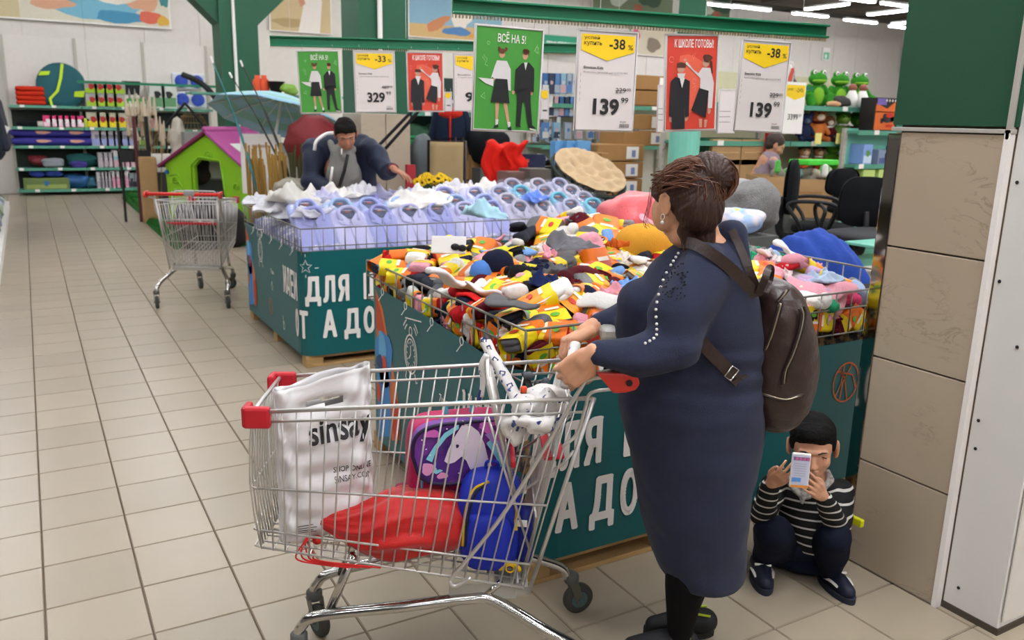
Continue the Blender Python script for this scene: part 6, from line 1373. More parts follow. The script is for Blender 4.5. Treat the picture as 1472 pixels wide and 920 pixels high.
# ================================================================== SHOPPING CARTS
def cart(label, M0, ang, sw=1.0, rzz=.935, seat_open=True, pitch=.038, full_handle=None):
    t = thing('shopping_cart', label, 'cart', (M0[0], M0[1], 0), ang)
    RR, RF = (0.0, .19*sw, rzz), (-.90, .165*sw, .875)          # rim rear / front  (x, half width, z)
    BR, BF = (-.135, .165*sw, .335), (-.905, .13*sw, .445)       # bottom rear / front
    def L(a, b, t_): return tuple(a[i]+(b[i]-a[i])*t_ for i in range(3))
    def side_pt(s, u, v):      # u 0 rear..1 front, v 0 bottom..1 rim
        p, q = L(BR, BF, u), L(RR, RF, u); r = L(p, q, v); return Vector((r[0], s*r[1], r[2]))
    n = int(.85/pitch)
    for s, nm in ((-1, 'near'), (1, 'far')):
        m_ = MB()
        for k in range(n+1):
            u = k/n; a, b = side_pt(s, u, 0), side_pt(s, u, 1); m_.tube([a+Vector((0, -s*.02, -.006)), a, a.lerp(b, .5), b], .0027, 5)
        m_.tube([side_pt(s, -.01, 1)+Vector((.03, 0, 0)), side_pt(s, .5, 1), side_pt(s, 1, 1)], .0065, 8)
        m_.tube([side_pt(s, -.01, .93)+Vector((.02, 0, 0)), side_pt(s, 1.0, .93)], .004, 6)
        for v in (.0, .13, .45): m_.tube([side_pt(s, 0, v), side_pt(s, 1.0, v)], .0035, 6)
        m_.build('basket_side', M_wire, t, smooth=True)
    m_ = MB(); nf = 11
    for k in range(nf+1):
        f = -1+2*k/nf; m_.tube([Vector((RF[0]+(BF[0]-RF[0])*v-.02*math.sin(PI*v), f*(RF[1]+(BF[1]-RF[1])*v), RF[2]+(BF[2]-RF[2])*v)) for v in (0, .25, .5, .75, 1)], .0027, 5)
    m_.tube([side_pt(-1, 1, 1), side_pt(1, 1, 1)], .0065, 8)
    for v in (.93, .45, .13, 0): m_.tube([side_pt(-1, 1, v), side_pt(-1, 1, v)+Vector((-.02, .01, 0)), side_pt(1, 1, v)+Vector((-.02, -.01, 0)), side_pt(1, 1, v)], .0035, 6)
    m_.build('basket_front', M_wire, t, smooth=True)
    m_ = MB()
    for k in range(int(7*sw)+1):
        f = -1+2*k/int(7*sw); m_.tube([(BR[0], f*BR[1], BR[2]), (BF[0], f*BF[1], BF[2])], .003, 5)
    for k in range(n+1): a, b = side_pt(-1, k/n, 0), side_pt(1, k/n, 0); m_.tube([a+Vector((0, 0, -.004)), b+Vector((0, 0, -.004))], .0027, 5)
    m_.build('basket_floor', M_wire, t, smooth=True)
    # rear gate
    m_ = MB(); ng = int(15*sw)
    for k in range(ng+1):
        f = -1+2*k/ng; m_.tube([(RR[0]-.02, f*RR[1]*.97, RR[2]-.01), (BR[0]-.005, f*BR[1]*.97, BR[2]+.01)], .0024, 5)
    for v in (0.02, .3, .62, .98): p = L(RR, BR, v); m_.tube([(p[0]-.02, -p[1]*.97, p[2]), (p[0]-.02, p[1]*.97, p[2])], .0045, 6)
    m_.build('rear_gate', M_wire, t, smooth=True)
    # child seat
    m_ = MB(); top = Vector((-.25, 0, rzz+.055)); bot = Vector((-.165, 0, .62)); hw = .145*sw
    for k in range(int(9*sw)+1): f = -1+2*k/int(9*sw); m_.tube([bot+Vector((0, f*hw, 0)), top+Vector((0, f*hw, 0))], .0024, 5)
    m_.tube([bot+Vector((0, -hw, 0)), top+Vector((0, -hw, -.03)), top+Vector((0, -hw+.03, 0)), top+Vector((0, hw-.03, 0)), top+Vector((0, hw, -.03)), bot+Vector((0, hw, 0))], .006, 8)
    for v in (.35, .7): p = bot.lerp(top, v); m_.tube([p+Vector((0, -hw, 0)), p+Vector((0, hw, 0))], .004, 6)
    # side arms folding like scissors
    for s in (-1, 1): m_.tube([Vector((-.165, s*hw, .62)), Vector((-.03, s*hw, .72)), Vector((.0, s*hw, .76))], .005, 6); m_.tube([top+Vector((0, s*hw, -.12)), Vector((-.12, s*hw, .45))], .004, 6)
    m_.build('child_seat_frame', M_wire, t, smooth=True)
    m_ = MB(); m_.box((-.055, 0, .735), (.06, hw*2, .010), Matrix.Rotation(-.12, 3, 'Y')); m_.box((-.172, 0, .715), (.014, hw*2, .022)); m_.build('seat_flap', M_red, t, bevel=.005)
    # handle
    hx, hz = .125, 1.0; hh = .225*sw
    m_ = MB(); m_.tube([(hx, -hh, hz), (hx, hh, hz)], .0145, 12); m_.build('handle', mat('handle_red', '#d02c24', .35) if sw > 1.1 else mat('handle_yellow', '#e0b818', .35), t, smooth=True)
    for s in (-1, 1):
        m_ = MB(); poly = [(-.085, .022), (.01, .022), (.03, .012), (.036, -.008), (.026, -.026), (.0, -.034), (-.035, -.036)]
        m_.prism(poly, .022, Matrix.Translation((hx, s*hh+.011, hz)) @ Matrix.Rotation(PI/2, 4, 'X')); m_.build('handle_cap', mat('cap_red', '#c4392e', .35), t, bevel=.005, label='red plastic end cap')
        m_ = MB(); m_.M = Matrix.Translation((hx+.006, s*(hh+.012), hz-.005)) @ Matrix.Rotation(PI/2, 4, 'X'); m_.lathe([(.009, -.003), (.009, .003)], 12); m_.build('cap_screw', M_black, t)
        # handle support bars running down to the basket bottom
        m_ = MB(); w_ = RR[1]+.012
        m_.tube(smooth_path([(hx-.06, s*hh, hz+.008), (.02, s*w_, hz-.01), (-.005, s*w_, hz-.05), (-.19, s*(w_-.012), .60), (-.335, s*(w_-.03), .385), (-.35, s*(w_-.03), .36), (-.335, s*(w_-.03), .345), (-.29, s*(w_-.03), .372)], 6), .0062, 8)
        m_.tube(smooth_path([(hx-.02, s*hh, hz-.025), (hx-.09, s*w_, hz-.045), (hx-.105, s*w_, hz-.09), (.0, s*w_, rzz-.10), (-.04, s*w_, rzz-.14)], 6), .005, 8)
        m_.tube([(.045, s*RR[1]*.98, rzz+.0), (-.12, s*BR[1], BR[2]-.02)], .0065, 8)
        m_.build('support_bar', M_wire, t, smooth=True)
        # red bumpers at the front corners
        m_ = MB(); c = side_pt(s, 1, .965); m_.box(c+Vector((.012, 0, .0)), (.075, .028, .062)); m_.box(c+Vector((-.02, -s*.022, 0)), (.022, .06, .062)); m_.build('corner_bumper', M_red, t, bevel=.008, label='red plastic corner bumper')
    m_ = MB(); m_.box((hx, .04*sw, hz+.012), (.045, .09, .05)); m_.build('coin_lock', mat('coin_grey', '#9fa09e', .3, .2), t, bevel=.012)
    m_ = MB(); m_.box((-.17, 0, .315), (.1, .3*sw, .028)); m_.box((-.255, -.15*sw, .315), (.2, .004, .05)); m_.build('advert_plate', mat('plate_grey', '#a9a59c', .5), t, bevel=.003)
    # chassis
    for s in (-1, 1):
        m_ = MB(); y0, y1, yr = .118*sw, .15*sw, .222*sw
        m_.tube(smooth_path([(-.815, s*y0, .135), (-.80, s*y0, .175), (-.745, s*(y0+.006), .215), (-.5, s*y1, .262), (-.30, s*(y1+.004), .292), (-.22, s*(y1+.008), .288), (-.06, s*(yr-.015), .215), (.02, s*yr, .175), (.045, s*yr, .135)], 7), .019, 12, flat=.85)
        m_.build('chassis_tube', M_steel, t, smooth=True)
        m_ = MB(); m_.tube([(-.72, s*(y0-.005), .215), (-.64, s*(y0-.01), .41)], .0135, 10); m_.build('chassis_strut', M_steel, t, smooth=True); m_ = MB(); m_.tube([(-.26, s*y1, .29), (-.2, s*y1, .345)], .01, 8); m_.build('chassis_strut', M_steel, t, smooth=True)
        for (x, y, turn) in ((-.81, s*y0, .5 if s < 0 else -.9), (.055, s*yr, .35)):
            e = MB(); e.lathe([(.022, .120), (.026, .125), (.026, .15), (.018, .158)], 16); c_ = e.build('castor', M_grey, t, smooth=True, loc=(x, y, 0), rot=(0, 0, turn))
            e = MB(); 
            for q in (-1, 1): e.add([(-.016, q*.020, .128), (.018, q*.020, .128), (.040, q*.018, .05), (.018, q*.018, .042), (-.016, q*.0235, .128), (.018, q*.0235, .128), (.040, q*.0215, .05), (.018, q*.0215, .042)], [(0, 1, 2, 3), (7, 6, 5, 4), (0, 4, 5, 1), (1, 5, 6, 2), (2, 6, 7, 3), (3, 7, 4, 0)])
            e.box((0, 0, .127), (.034, .047, .006)); e.build('fork', mat('fork_metal', '#77746c', .4, .6), c_)
            e = MB(); e.M = Matrix.Translation((.028, 0, .0555)) @ Matrix.Rotation(PI/2, 4, 'X'); e.lathe([(.018, -.016), (.036, -.016), (.048, -.015), (.0545, -.009), (.055, 0), (.0545, .009), (.048, .015), (.036, .016), (.018, .016)], 26); e.build('wheel', mat('wheel_rubber', '#45443f', .7), c_, smooth=True)
            e = MB(); e.M = Matrix.Translation((.028, 0, .0555)) @ Matrix.Rotation(PI/2, 4, 'X'); e.lathe([(.008, -.026), (.008, .026)], 10); e.lathe([(.030, -.0165), (.030, .0165)], 18); e.build('hub', mat('hub_teal', '#4f6a68', .5), c_)
    return t, side_pt
CM, CA = (1.345, 1.97), math.radians(-27.8)
cart1, SP = cart('chromed shopping cart with red corners in front of the woman, holding the bags', CM, CA)
C1 = Matrix.Translation((CM[0], CM[1], 0)) @ Matrix.Rotation(CA, 4, 'Z')
rm = Vector((1.133, 7.60)); fm = Vector((1.5, 8.415)); dd = (rm-fm).normalized()
cart2, SP2 = cart('empty shopping cart with red handle standing in the aisle near the playhouse', (rm.x-.07*dd.x, rm.y-.07*dd.y), math.atan2(dd.y, dd.x), sw=1.36, rzz=.94, pitch=.05)

# ------------------------------------------------------------------ goods in the near cart (cart coordinates)
def in_cart(name, label, cat, loc, rz=0):
    p = C1 @ Vector(loc); return thing(name, label, cat, p, CA+rz)
def floor_z(x): return .335+(.445-.335)*((-x-.135)/.77)+.006
# white carrier bag
t = in_cart('carrier_bag', 'white plastic carrier bag with black lettering at the front of the near cart', 'bag', (-.735, .0, floor_z(-.74)), .42)
M_bag = mat('bag_white', '#d9d6d6', .32, var=.03, bump=.15, bscale=14)
bw, bh, bd = .29, .50, .10
tiltx = 0.0
def bag_pt(a, z):      # a : angle around
    k = z/bh; w_ = bw/2*(1-.02*math.sin(k*3)+.0); d_ = bd/2*(1-.55*k**2.2)*(1-.35*max(0, .12-k)/.12)
    ex = abs(math.cos(a))**.4*math.copysign(1, math.cos(a)); ey = abs(math.sin(a))**.75*math.copysign(1, math.sin(a))
    cr = .006*math.sin(7*a+z*31)+.005*math.sin(11*a-z*57)+.004*math.sin(z*90+3*a)
    return Vector((w_*ex, d_*ey+cr*(1 if abs(ey) > .3 else .2)+.012*k, z+(.005*math.sin(5*ex+1) if k > .95 else 0)+.03*k*k*ex))
nseg, nz_ = 72, 46
m_ = MB(); hole = lambda v: abs(v.x+.01) < .052 and abs(v.z-bh*.86) < .014
vs = []; 
for j in range(nz_+1):
    for i in range(nseg): vs.append(bag_pt(2*PI*i/nseg, bh*j/nz_))
fs = []
for j in range(nz_):
    for i in range(nseg):
        q = (j*nseg+i, j*nseg+(i+1) % nseg, (j+1)*nseg+(i+1) % nseg, (j+1)*nseg+i); c = sum((vs[k] for k in q), Vector())/4
        if not hole(c): fs.append(q)
fs.append(tuple(range(nseg))[::-1]); m_.add(vs, fs); m_.build('bag_film', M_bag, t, smooth=True, solid=.0012)
def bf(u, v, off=.0035):      # front surface (towards viewer = -y)
    x = max(-1, min(1, u/(bw/2))); 
    a = -math.acos(max(-1, min(1, math.copysign(abs(x)**(1/.4), x)))); p = bag_pt(a, v); p.y -= off; p.x = u; return p
m_ = MB(); text_into(m_, 'sinsay', -.055, .285, .192, .095, bf, .022, 20); m_.build('lettering', M_ink, t, label='large black lettering')
m_ = MB(); text_into(m_, 'SHOP ONLINE', .015, .205, .115, .018, bf, .012, 8); text_into(m_, 'SINSAY.COM', .015, .178, .115, .017, bf, .0, 8)
for k in range(4): ribbon_into(m_, [(-.10, .035+.008*k), (-.045-.01*(k % 2), .035+.008*k)], .0025, bf)
m_.build('small_lettering', M_ink, t)
# red drawstring bag
t = in_cart('drawstring_bag', 'red cloth drawstring bag lying across the middle of the near cart', 'bag', (-.495, -.035, floor_z(-.50)), .0)
mb_ = MB(); mb_.sell((0, 0, 0), (1, 1, 1), .85, .85, nu=90, nv=54, R=Matrix.Rotation(PI/2, 3, 'Y'))
v = np.array([tuple(p) for p in mb_.v]); x = v[:, 0].copy(); k = np.where(x < 0, 1-.80*np.abs(np.minimum(x, 0))**1.25, 1-.25*np.maximum(x, 0)**3); th = np.arctan2(v[:, 2], v[:, 1])
tie = np.clip((x+1)/1.6, 0, 1); fold = (1-2*np.abs(np.sin(th*4.5+1.5*np.sin(x*3+1)))**.7)*.075*np.sin(np.clip(tie, 0, 1)*PI*.9+.15)+(1-2*np.abs(np.sin(th*9+2*x))**.7)*.03*(1-tie)
fold += wave(v, .05, 3.4, 3, True)+wave(v, .03, 8, 5, True)
v[:, 1] *= k*(1+fold); v[:, 2] *= k*(1+fold); v = v*np.array([.265, .135, .105])+np.array([-.02, 0, .085]); v[:, 2] += .012*np.sin(v[:, 0]*14); v[:, 2] = np.maximum(v[:, 2], .0+.002*np.sin(v[:, 0]*60))
mb_.v = [tuple(p) for p in v]; mb_.build('cloth_body', mat('red_nylon', '#c3140f', .5, var=.06, bump=.2, bscale=300, sheen=.2), t, smooth=True, weld=.0005)
m_ = MB()
for j in range(4): m_.tube(smooth_path([(-.26, -.02, .03), (-.28-.01*j, -.06+.03*j, .06-.01*j), (-.31+.015*j, -.10+.01*j, .02), (-.24, -.11, .005+.004*j), (-.15+.03*j, -.12, .0)], 6), .0027, 5)
m_.sell((-.262, -.02, .035), (.016, .014, .014)); m_.build('cord', mat('red_cord', '#c81c1c', .6), t, smooth=True)
# unicorn style school backpack (generic horse print)
t = in_cart('school_backpack', 'pink and purple school backpack with white horse print in the near cart', 'backpack', (-.335, .085, floor_z(-.335)+.02), .26)
M_pk = mat('pink_nylon', '#b4185c', .55); M_pur = mat('purple_print', '#4a2a80', .4, scale=9, col2='#7c3c9c')
BWk, BHk, BDk = .33, .40, .14
m_ = MB(); m_.sell((0, 0, BHk*.5), (BWk/2, BDk/2, BHk/2), .35, .4, nu=36, nv=20); m_.build('body', M_pk, t, smooth=True)
fy = -BDk/2
KX, KZ = 1.24, 1.0
def flap(u, v): return Vector((u*KX, fy-.016-.010*(1-(u/.15)**2), .306+(v-.245)*KZ))
fo = []; 
for a in np.linspace(0, 2*PI, 41)[:-1]:
    x = .130*abs(math.cos(a))**.55*math.copysign(1, math.cos(a)); z = .098*abs(math.sin(a))**.6*math.copysign(1, math.sin(a)); fo.append((x*(1.0 if z > 0 else .96+.4*z), .245+z))
m_ = MB(); n = len(fo); m_.add([flap(x, z) for x, z in fo]+[flap(x, z)+Vector((0, .045, 0)) for x, z in fo], [tuple(range(n))]+[(k, (k+1) % n, n+(k+1) % n, n+k) for k in range(n)]); m_.build('front_flap', M_pur, t)
m_ = MB(); m_.tube([flap(x*1.01, z)+Vector((0, -.001, 0)) for x, z in fo], .006, 8, closed=True); m_.build('piping', mat('dark_piping', '#2c1848', .5), t, smooth=True)
F_ = lambda k: (lambda u, v: flap(u, v)+Vector((0, -.0012*k, 0)))
def mirror(pl): return [(-x, z) for x, z in pl]
layers(t, F_, [('#5a2c8c', [blob(-.06, .20, .06, .05, seed=3)]), ('#8a3f98', [blob(.07, .30, .05, .04, seed=4)]),
   ('#e8dce8', [[(-.012, .335), (-.03, .30), (-.045, .262), (-.055, .225), (-.045, .214), (-.03, .218), (-.012, .235), (0, .22), (.01, .19), (.04, .165), (.075, .17), (.055, .22), (.045, .27), (.03, .31), (.012, .33)], [(-.004, .33), (-.012, .352), (.008, .336)]]),
   ('#8fd4e4', [[(-.02, .325), (-.05, .30), (-.075, .26), (-.085, .225), (-.10, .235), (-.08, .275), (-.055, .315), (-.02, .34)], [(-.075, .225), (-.088, .20), (-.075, .185), (-.058, .195), (-.066, .2), (-.072, .198), (-.076, .208)], [(.05, .27), (.075, .22), (.09, .17), (.105, .18), (.09, .235), (.065, .285)]]),
   ('#d46cc0', [[(.03, .325), (.06, .29), (.095, .23), (.115, .2), (.12, .215), (.10, .265), (.07, .31), (.045, .335)], blob(-.085, .315, .02, .012, seed=5), blob(.06, .335, .03, .012, seed=7)]),
   ('#b898dc', [[(.045, .30), (.08, .25), (.10, .2), (.107, .2), (.09, .26), (.06, .305)]]),
   ('#e0a0cc', [blob(-.095, .205, .016, .02, seed=8), blob(-.06, .18, .014, .01, seed=9)]),
   ('#2c1848', [blob(-.024, .272, .004, .006)]), ('#f0e8f4', [circ(x, z, .0022, n=6) for x, z in ((-.1, .27), (-.09, .25), (-.05, .33), (.1, .32), (-.11, .30), (.0, .17), (.11, .25), (-.02, .185), (-.105, .285), (.085, .185))])], 'flap_print')
m_ = MB(); m_.sell((0, fy-.02, .085), (.115, .032, .078), .5, .45, nu=28, nv=12); m_.build('front_pocket', M_pur, t, smooth=True)
m_ = MB(); m_.tube([(.112*abs(math.cos(a))**.6*math.copysign(1, math.cos(a)), fy-.045, .088+.074*math.sin(a)) for a in np.linspace(.15, PI-.15, 20)], .004, 6); m_.build('cyan_trim', mat('cyan_trim', '#58b4c8', .5), t, smooth=True); m_ = MB(); m_.tube(smooth_path([(-.04, 0, BHk-.005), (-.035, 0, BHk+.028), (.035, 0, BHk+.028), (.04, 0, BHk-.005)]), .007, 8); m_.build('top_handle', mat('cyan_trim', '#58b4c8', .5), t, smooth=True); m_ = MB(); m_.tube([(-.13, fy+.02, .05), (-.13, fy-.004, .3)], .004, 6); m_.build('cyan_trim', mat('cyan_trim', '#58b4c8', .5), t, smooth=True)
for s in (-1, 1): m_ = MB(); m_.sell((s*(BWk/2+.012), 0, .09), (.03, .055, .085), .6, .6); m_.build('side_pocket', M_pk, t, smooth=True)
f2_ = lambda u, v: Vector((u, fy-.0535, v)); layers(t, lambda k: (lambda u, v: Vector((u, fy-.0535-.001*k, v))), [('#7a8cc8', [blob(.0, .09, .02, .014, seed=3), blob(.03, .07, .012, .02, seed=6)]), ('#d4a8dc', [blob(-.03, .11, .012, .008)])], 'pocket_print')
# blue backpack
t = in_cart('small_backpack', 'small bright blue backpack with yellow zips leaning at the rear of the near cart', 'backpack', (-.235, -.06, floor_z(-.235)+.005), -.12)
M_blue = mat('blue_nylon', '#1430b0', .6, bump=.2, bscale=250)
m_ = MB(); m_.sell((0, 0, .145), (.098, .07, .148), .55, .6, nu=34, nv=20); v = np.array([tuple(p) for p in m_.v]); v[:, 1] += .02*np.maximum(0, (v[:, 2]-.05)/.24)**2+wave(v, .003, 40, 3); m_.v = [tuple(p) for p in v]; m_.build('body', M_blue, t, smooth=True)
m_ = MB(); m_.sell((.0, -.055, .10), (.075, .035, .09), .5, .6, nu=26, nv=14); m_.build('front_pocket', M_blue, t, smooth=True)
m_ = MB(); m_.sell((.105, 0, .10), (.028, .05, .09), .6, .6); m_.build('side_pocket', mat('blue_nylon_dark', '#0f2280', .6), t, smooth=True)
m_ = MB(); m_.tube(smooth_path([(.0, -.045, .285), (-.045, -.062, .262), (-.066, -.078, .19), (-.072, -.078, .09)]), .0042, 6); m_.tube(smooth_path([(.07, -.05, .25), (.082, -.05, .2), (.08, -.05, .16)]), .0045, 6); m_.build('yellow_zip', mat('zip_yellow', '#d8b418', .5), t, smooth=True)
m_ = MB(); m_.tube(smooth_path([(-.008, -.048, .283), (-.036, -.066, .255), (-.056, -.081, .19), (-.062, -.082, .09)]), .0035, 6); m_.build('zip_tape', M_black, t, smooth=True)
m_ = MB(); m_.tube([(.082, -.07, .18), (.085, -.075, .15)], .005, 6); m_.build('zip_pull', mat('zip_yellow', '#d8b418', .5), t); m_ = MB(); m_.tube([(.07+.028*math.cos(a), -.078, .02+.022*math.sin(a)) for a in np.linspace(0, PI, 12)], .007, 6); m_.tube([(.07+.012*math.cos(a), -.085, .03+.012*math.sin(a)) for a in np.linspace(0, 2*PI, 10)], .003, 5); m_.build('yellow_buckle', mat('zip_yellow', '#d8b418', .5), t, smooth=True)
m_ = MB(); m_.box((.1, -.05, .16), (.03, .004, .02)); m_.build('care_tag', M_paper, t)
m_ = MB(); m_.tube(smooth_path([(-.02, .03, .29), (-.015, .03, .315), (.015, .03, .315), (.02, .03, .29)]), .005, 7); m_.build('top_loop', M_blue, t, smooth=True)
# item wrapped in printed plastic, lying in the child seat
M_wrap = mat('printed_wrap', '#d6d2cf', .3, scale=46, bump=.3, bscale=30, col2='#46558c')
for n_ in M_wrap.node_tree.nodes:
    if n_.type == 'MAP_RANGE': n_.inputs[1].default_value = .625; n_.inputs[2].default_value = .65
t = in_cart('wrapped_umbrella', 'long item wrapped in white plastic with blue pictograms leaning in the child seat', 'wrapped item', (-.12, .06, .72))
def wp(px, py, G): 
    q = C1.inverted() @ PG(px, py, G); return q-Vector((-.12, .06, .72))
gA = 2.42
m_ = MB(); pts = [wp(694, 486, 2.45), wp(703, 500, 2.43), wp(722, 535, 2.38), wp(742, 570, 2.33), wp(752, 600, 2.28)]; m_.tube(smooth_path(pts, 6), [.010]*3+[.021]*22, 14, flat=.75)
v = np.array([tuple(p) for p in m_.v]); v += wave(v, .004, 70, 5, True)[:, None]*np.array([.5, .5, .5]); m_.v = [tuple(p) for p in v]; m_.build('wrapped_rod', M_wrap, t, smooth=True)
m_ = MB(); m_.tube(smooth_path([wp(700, 510, 2.36), wp(693, 525, 2.36), wp(694, 550, 2.36), wp(692, 570, 2.36)], 5), [.010]*8+[.008]*8, 8); m_.build('wrapped_end', M_wrap, t, smooth=True)
m_ = MB(); m_.tube(smooth_path([wp(692, 560, 2.36), wp(689, 572, 2.36), wp(688, 580, 2.36)], 5), .007, 8); m_.build('blue_tip', pm('#2c3c78'), t, smooth=True)
m_ = MB(); q_ = smooth_path(pts, 6)
for k, i in enumerate((1, 2, 6, 9, 12, 15, 18, 21)):
    c = q_[min(i, len(q_)-1)]+Vector((0, -.0185, .004)); m_.M = Matrix.Translation(c) @ Matrix.Rotation(PI/2-.2, 4, 'X') @ Matrix.Rotation(1.0+k*.5, 4, 'Z'); m_.prism(rect(-.009, -.006, .018, .012), .0015)
    m_.M = m_.M @ Matrix.Translation((0, 0, .0016)); m_.mi = 1; m_.prism(rect(-.005, -.003, .010, .006), .0008); m_.mi = 0
m_.build('pictogram', [pm('#33447c'), M_paper], t)
o_ = [('#d8d2cc', (762, 596), 2.24, (.05, .04, .045)), ('#d4cec8', (790, 580), 2.26, (.05, .045, .05)), ('#cfc9c4', (778, 608), 2.20, (.06, .04, .035)), ('#d8d4d0', (742, 612), 2.22, (.045, .035, .04))]
for k, (cc, (px, py), G, d) in enumerate(o_):
    p = PG(px, py, G); lump('crumpled_wrap', 'crumpled white wrap with blue marks in the child seat, '+['lower left', 'right side', 'bottom right', 'bottom left'][k], 'wrap', p, [a*2.2 for a in d], M_wrap, 70+k, .36)
    m_ = MB(); rg = random.Random(k)
    for j in range(5): m_.M = Matrix.Translation(p+Vector((rg.uniform(-.6, .6)*d[0], -d[1]*.9, rg.uniform(-.5, .6)*d[2]))) @ Matrix.Rotation(PI/2, 4, 'X') @ Matrix.Rotation(rg.uniform(0, 3), 4, 'Z'); m_.prism(rect(-.007, -.004, .014, .008), .0012)
    o = m_.build('blue_mark', pm('#3a4c80')); m = o; m.parent = bpy.data.objects[lump_last]; m.matrix_parent_inverse = bpy.data.objects[lump_last].matrix_world.inverted() if False else Matrix.Translation(-p)
t = in_cart('black_strap_bundle', 'black folded strap with grey buckle sticking up in the child seat', 'strap', (-.05, .03, .86)); p0 = C1 @ Vector((-.05, .03, .86))
ci = C1.inverted()
def wl(px, py, G): return (ci @ PG(px, py, G))-Vector((-.05, .03, .86))
m_ = MB(); m_.tube(smooth_path([wl(752, 535, 2.34), wl(764, 560, 2.32), wl(760, 585, 2.28), wl(768, 605, 2.25)], 6), .010, 8, flat=.5); m_.tube(smooth_path([wl(772, 548, 2.34), wl(770, 570, 2.3), wl(775, 600, 2.26)], 6), .009, 8, flat=.5); m_.build('strap', M_black, t, smooth=True)
m_ = MB(); m_.sell(wl(760, 540, 2.33), (.016, .012, .012)); m_.sell(wl(784, 552, 2.33), (.014, .01, .02)); m_.build('buckle', pm('#50545c'), t, smooth=True)
m_ = MB(); m_.sell(wl(753, 560, 2.27), (.010, .008, .010), .6, .6); m_.build('orange_clip', pm('#e05020'), t, smooth=True)
m_ = MB(); m_.box(wl(774, 576, 2.24), (.026, .004, .026)); m_.build('blue_label', pm('#2c6cc0'), t)
# ================================================================== SIGN RAILS AND HANGING CARDS
def rail(label, a, b, n_wire=4, hgt=.052):
    a = Vector(a); b = Vector(b); c = (a+b)/2; t = thing('sign_rail', label, 'rail', c); d = b-a; L_ = d.length; ang = math.atan2(d.y, d.x); t.rotation_euler.z = ang
    sl = math.atan2(d.z, math.hypot(d.x, d.y)); Rm = Matrix.Rotation(-sl, 4, 'Y')
    m_ = MB(); m_.M = Rm; m_.box((0, 0, 0), (L_, .012, hgt)); m_.box((0, -.012, hgt/2-.004), (L_, .03, .008)); m_.box((0, -.012, -hgt/2+.004), (L_, .03, .008)); m_.build('rail_profile', M_rail, t, bevel=.002)
    m_ = MB(); m_.M = Rm; 
    k = -L_/2
    while k < L_/2: m_.box((k, -.004, -hgt/2-.006), (.005, .01, .012)); k += .013
    m_.build('hook_strip', mat('hook_ivory', '#d8cdb0', .5), t, kind='stuff')
    m_ = MB()
    for k in range(n_wire): x = -L_/2+.12+(L_-.24)*k/(n_wire-1); m_.tube([(x, 0, hgt/2), (x, 0, 5.2-c.z)], .0016, 4)
    m_.build('suspension_wire', M_wire, t); return t
RA, RB = PG(650, 9, 3.10), PG(1187, 46, 3.62)
rail('near green sign rail with a toothed lower edge across the top', RA, RB)
QA, QB = PG(388, 59, 5.3), PG(700, 67, 5.62); QB = QA+(QB-QA)*1.75
rail('further green sign rail over the shirt bin', QA, QB, 4, .06)
def card(label, px4, G0, G1, group=None, frame=mat('card_white', '#ddd5d3', .5, var=.01)):
    (tl, tr, br, bl) = px4; BL, BR = PG(*bl, G0), PG(*br, G1); TL = PG(*tl, G0); ux = (BR-BL); W_ = ux.length; ux.normalize(); uy = (TL-BL); H_ = uy.length; uy.normalize(); uy = (uy-ux*uy.dot(ux)).normalized()
    t, fn = board('hanging_card', label, BL, ux, uy, W_, H_, .004, frame, cat='sign')
    n = ux.cross(uy); m_ = MB(); q = plane_fn((0, 0, 0), ux, uy); o = .006
    m_.tube([q(o, o)+n*.002, q(W_-o, o)+n*.002, q(W_-o, H_-o)+n*.002, q(o, H_-o)+n*.002], .004, 6, closed=True); m_.build('clear_frame', mat('frame_clear', '#c8c6c4', .25), t, smooth=True)
    for x in (.15, .85): m_ = MB(); m_.tube([q(W_*x, H_), q(W_*x, H_+.03)], .0015, 4); m_.build('hanger', M_wire, t)
    # normalised surface fn
    return t, (lambda k: (lambda u, v: fn(k)(u*W_, v*H_))), W_, H_
def txt(t, S_, items, m=M_ink, name='lettering', off=.02):
    m_ = MB()
    for it in items: text_into(m_, *it[:5], S_(3), it[5] if len(it) > 5 else off)
    return m_.build(name, m, t)
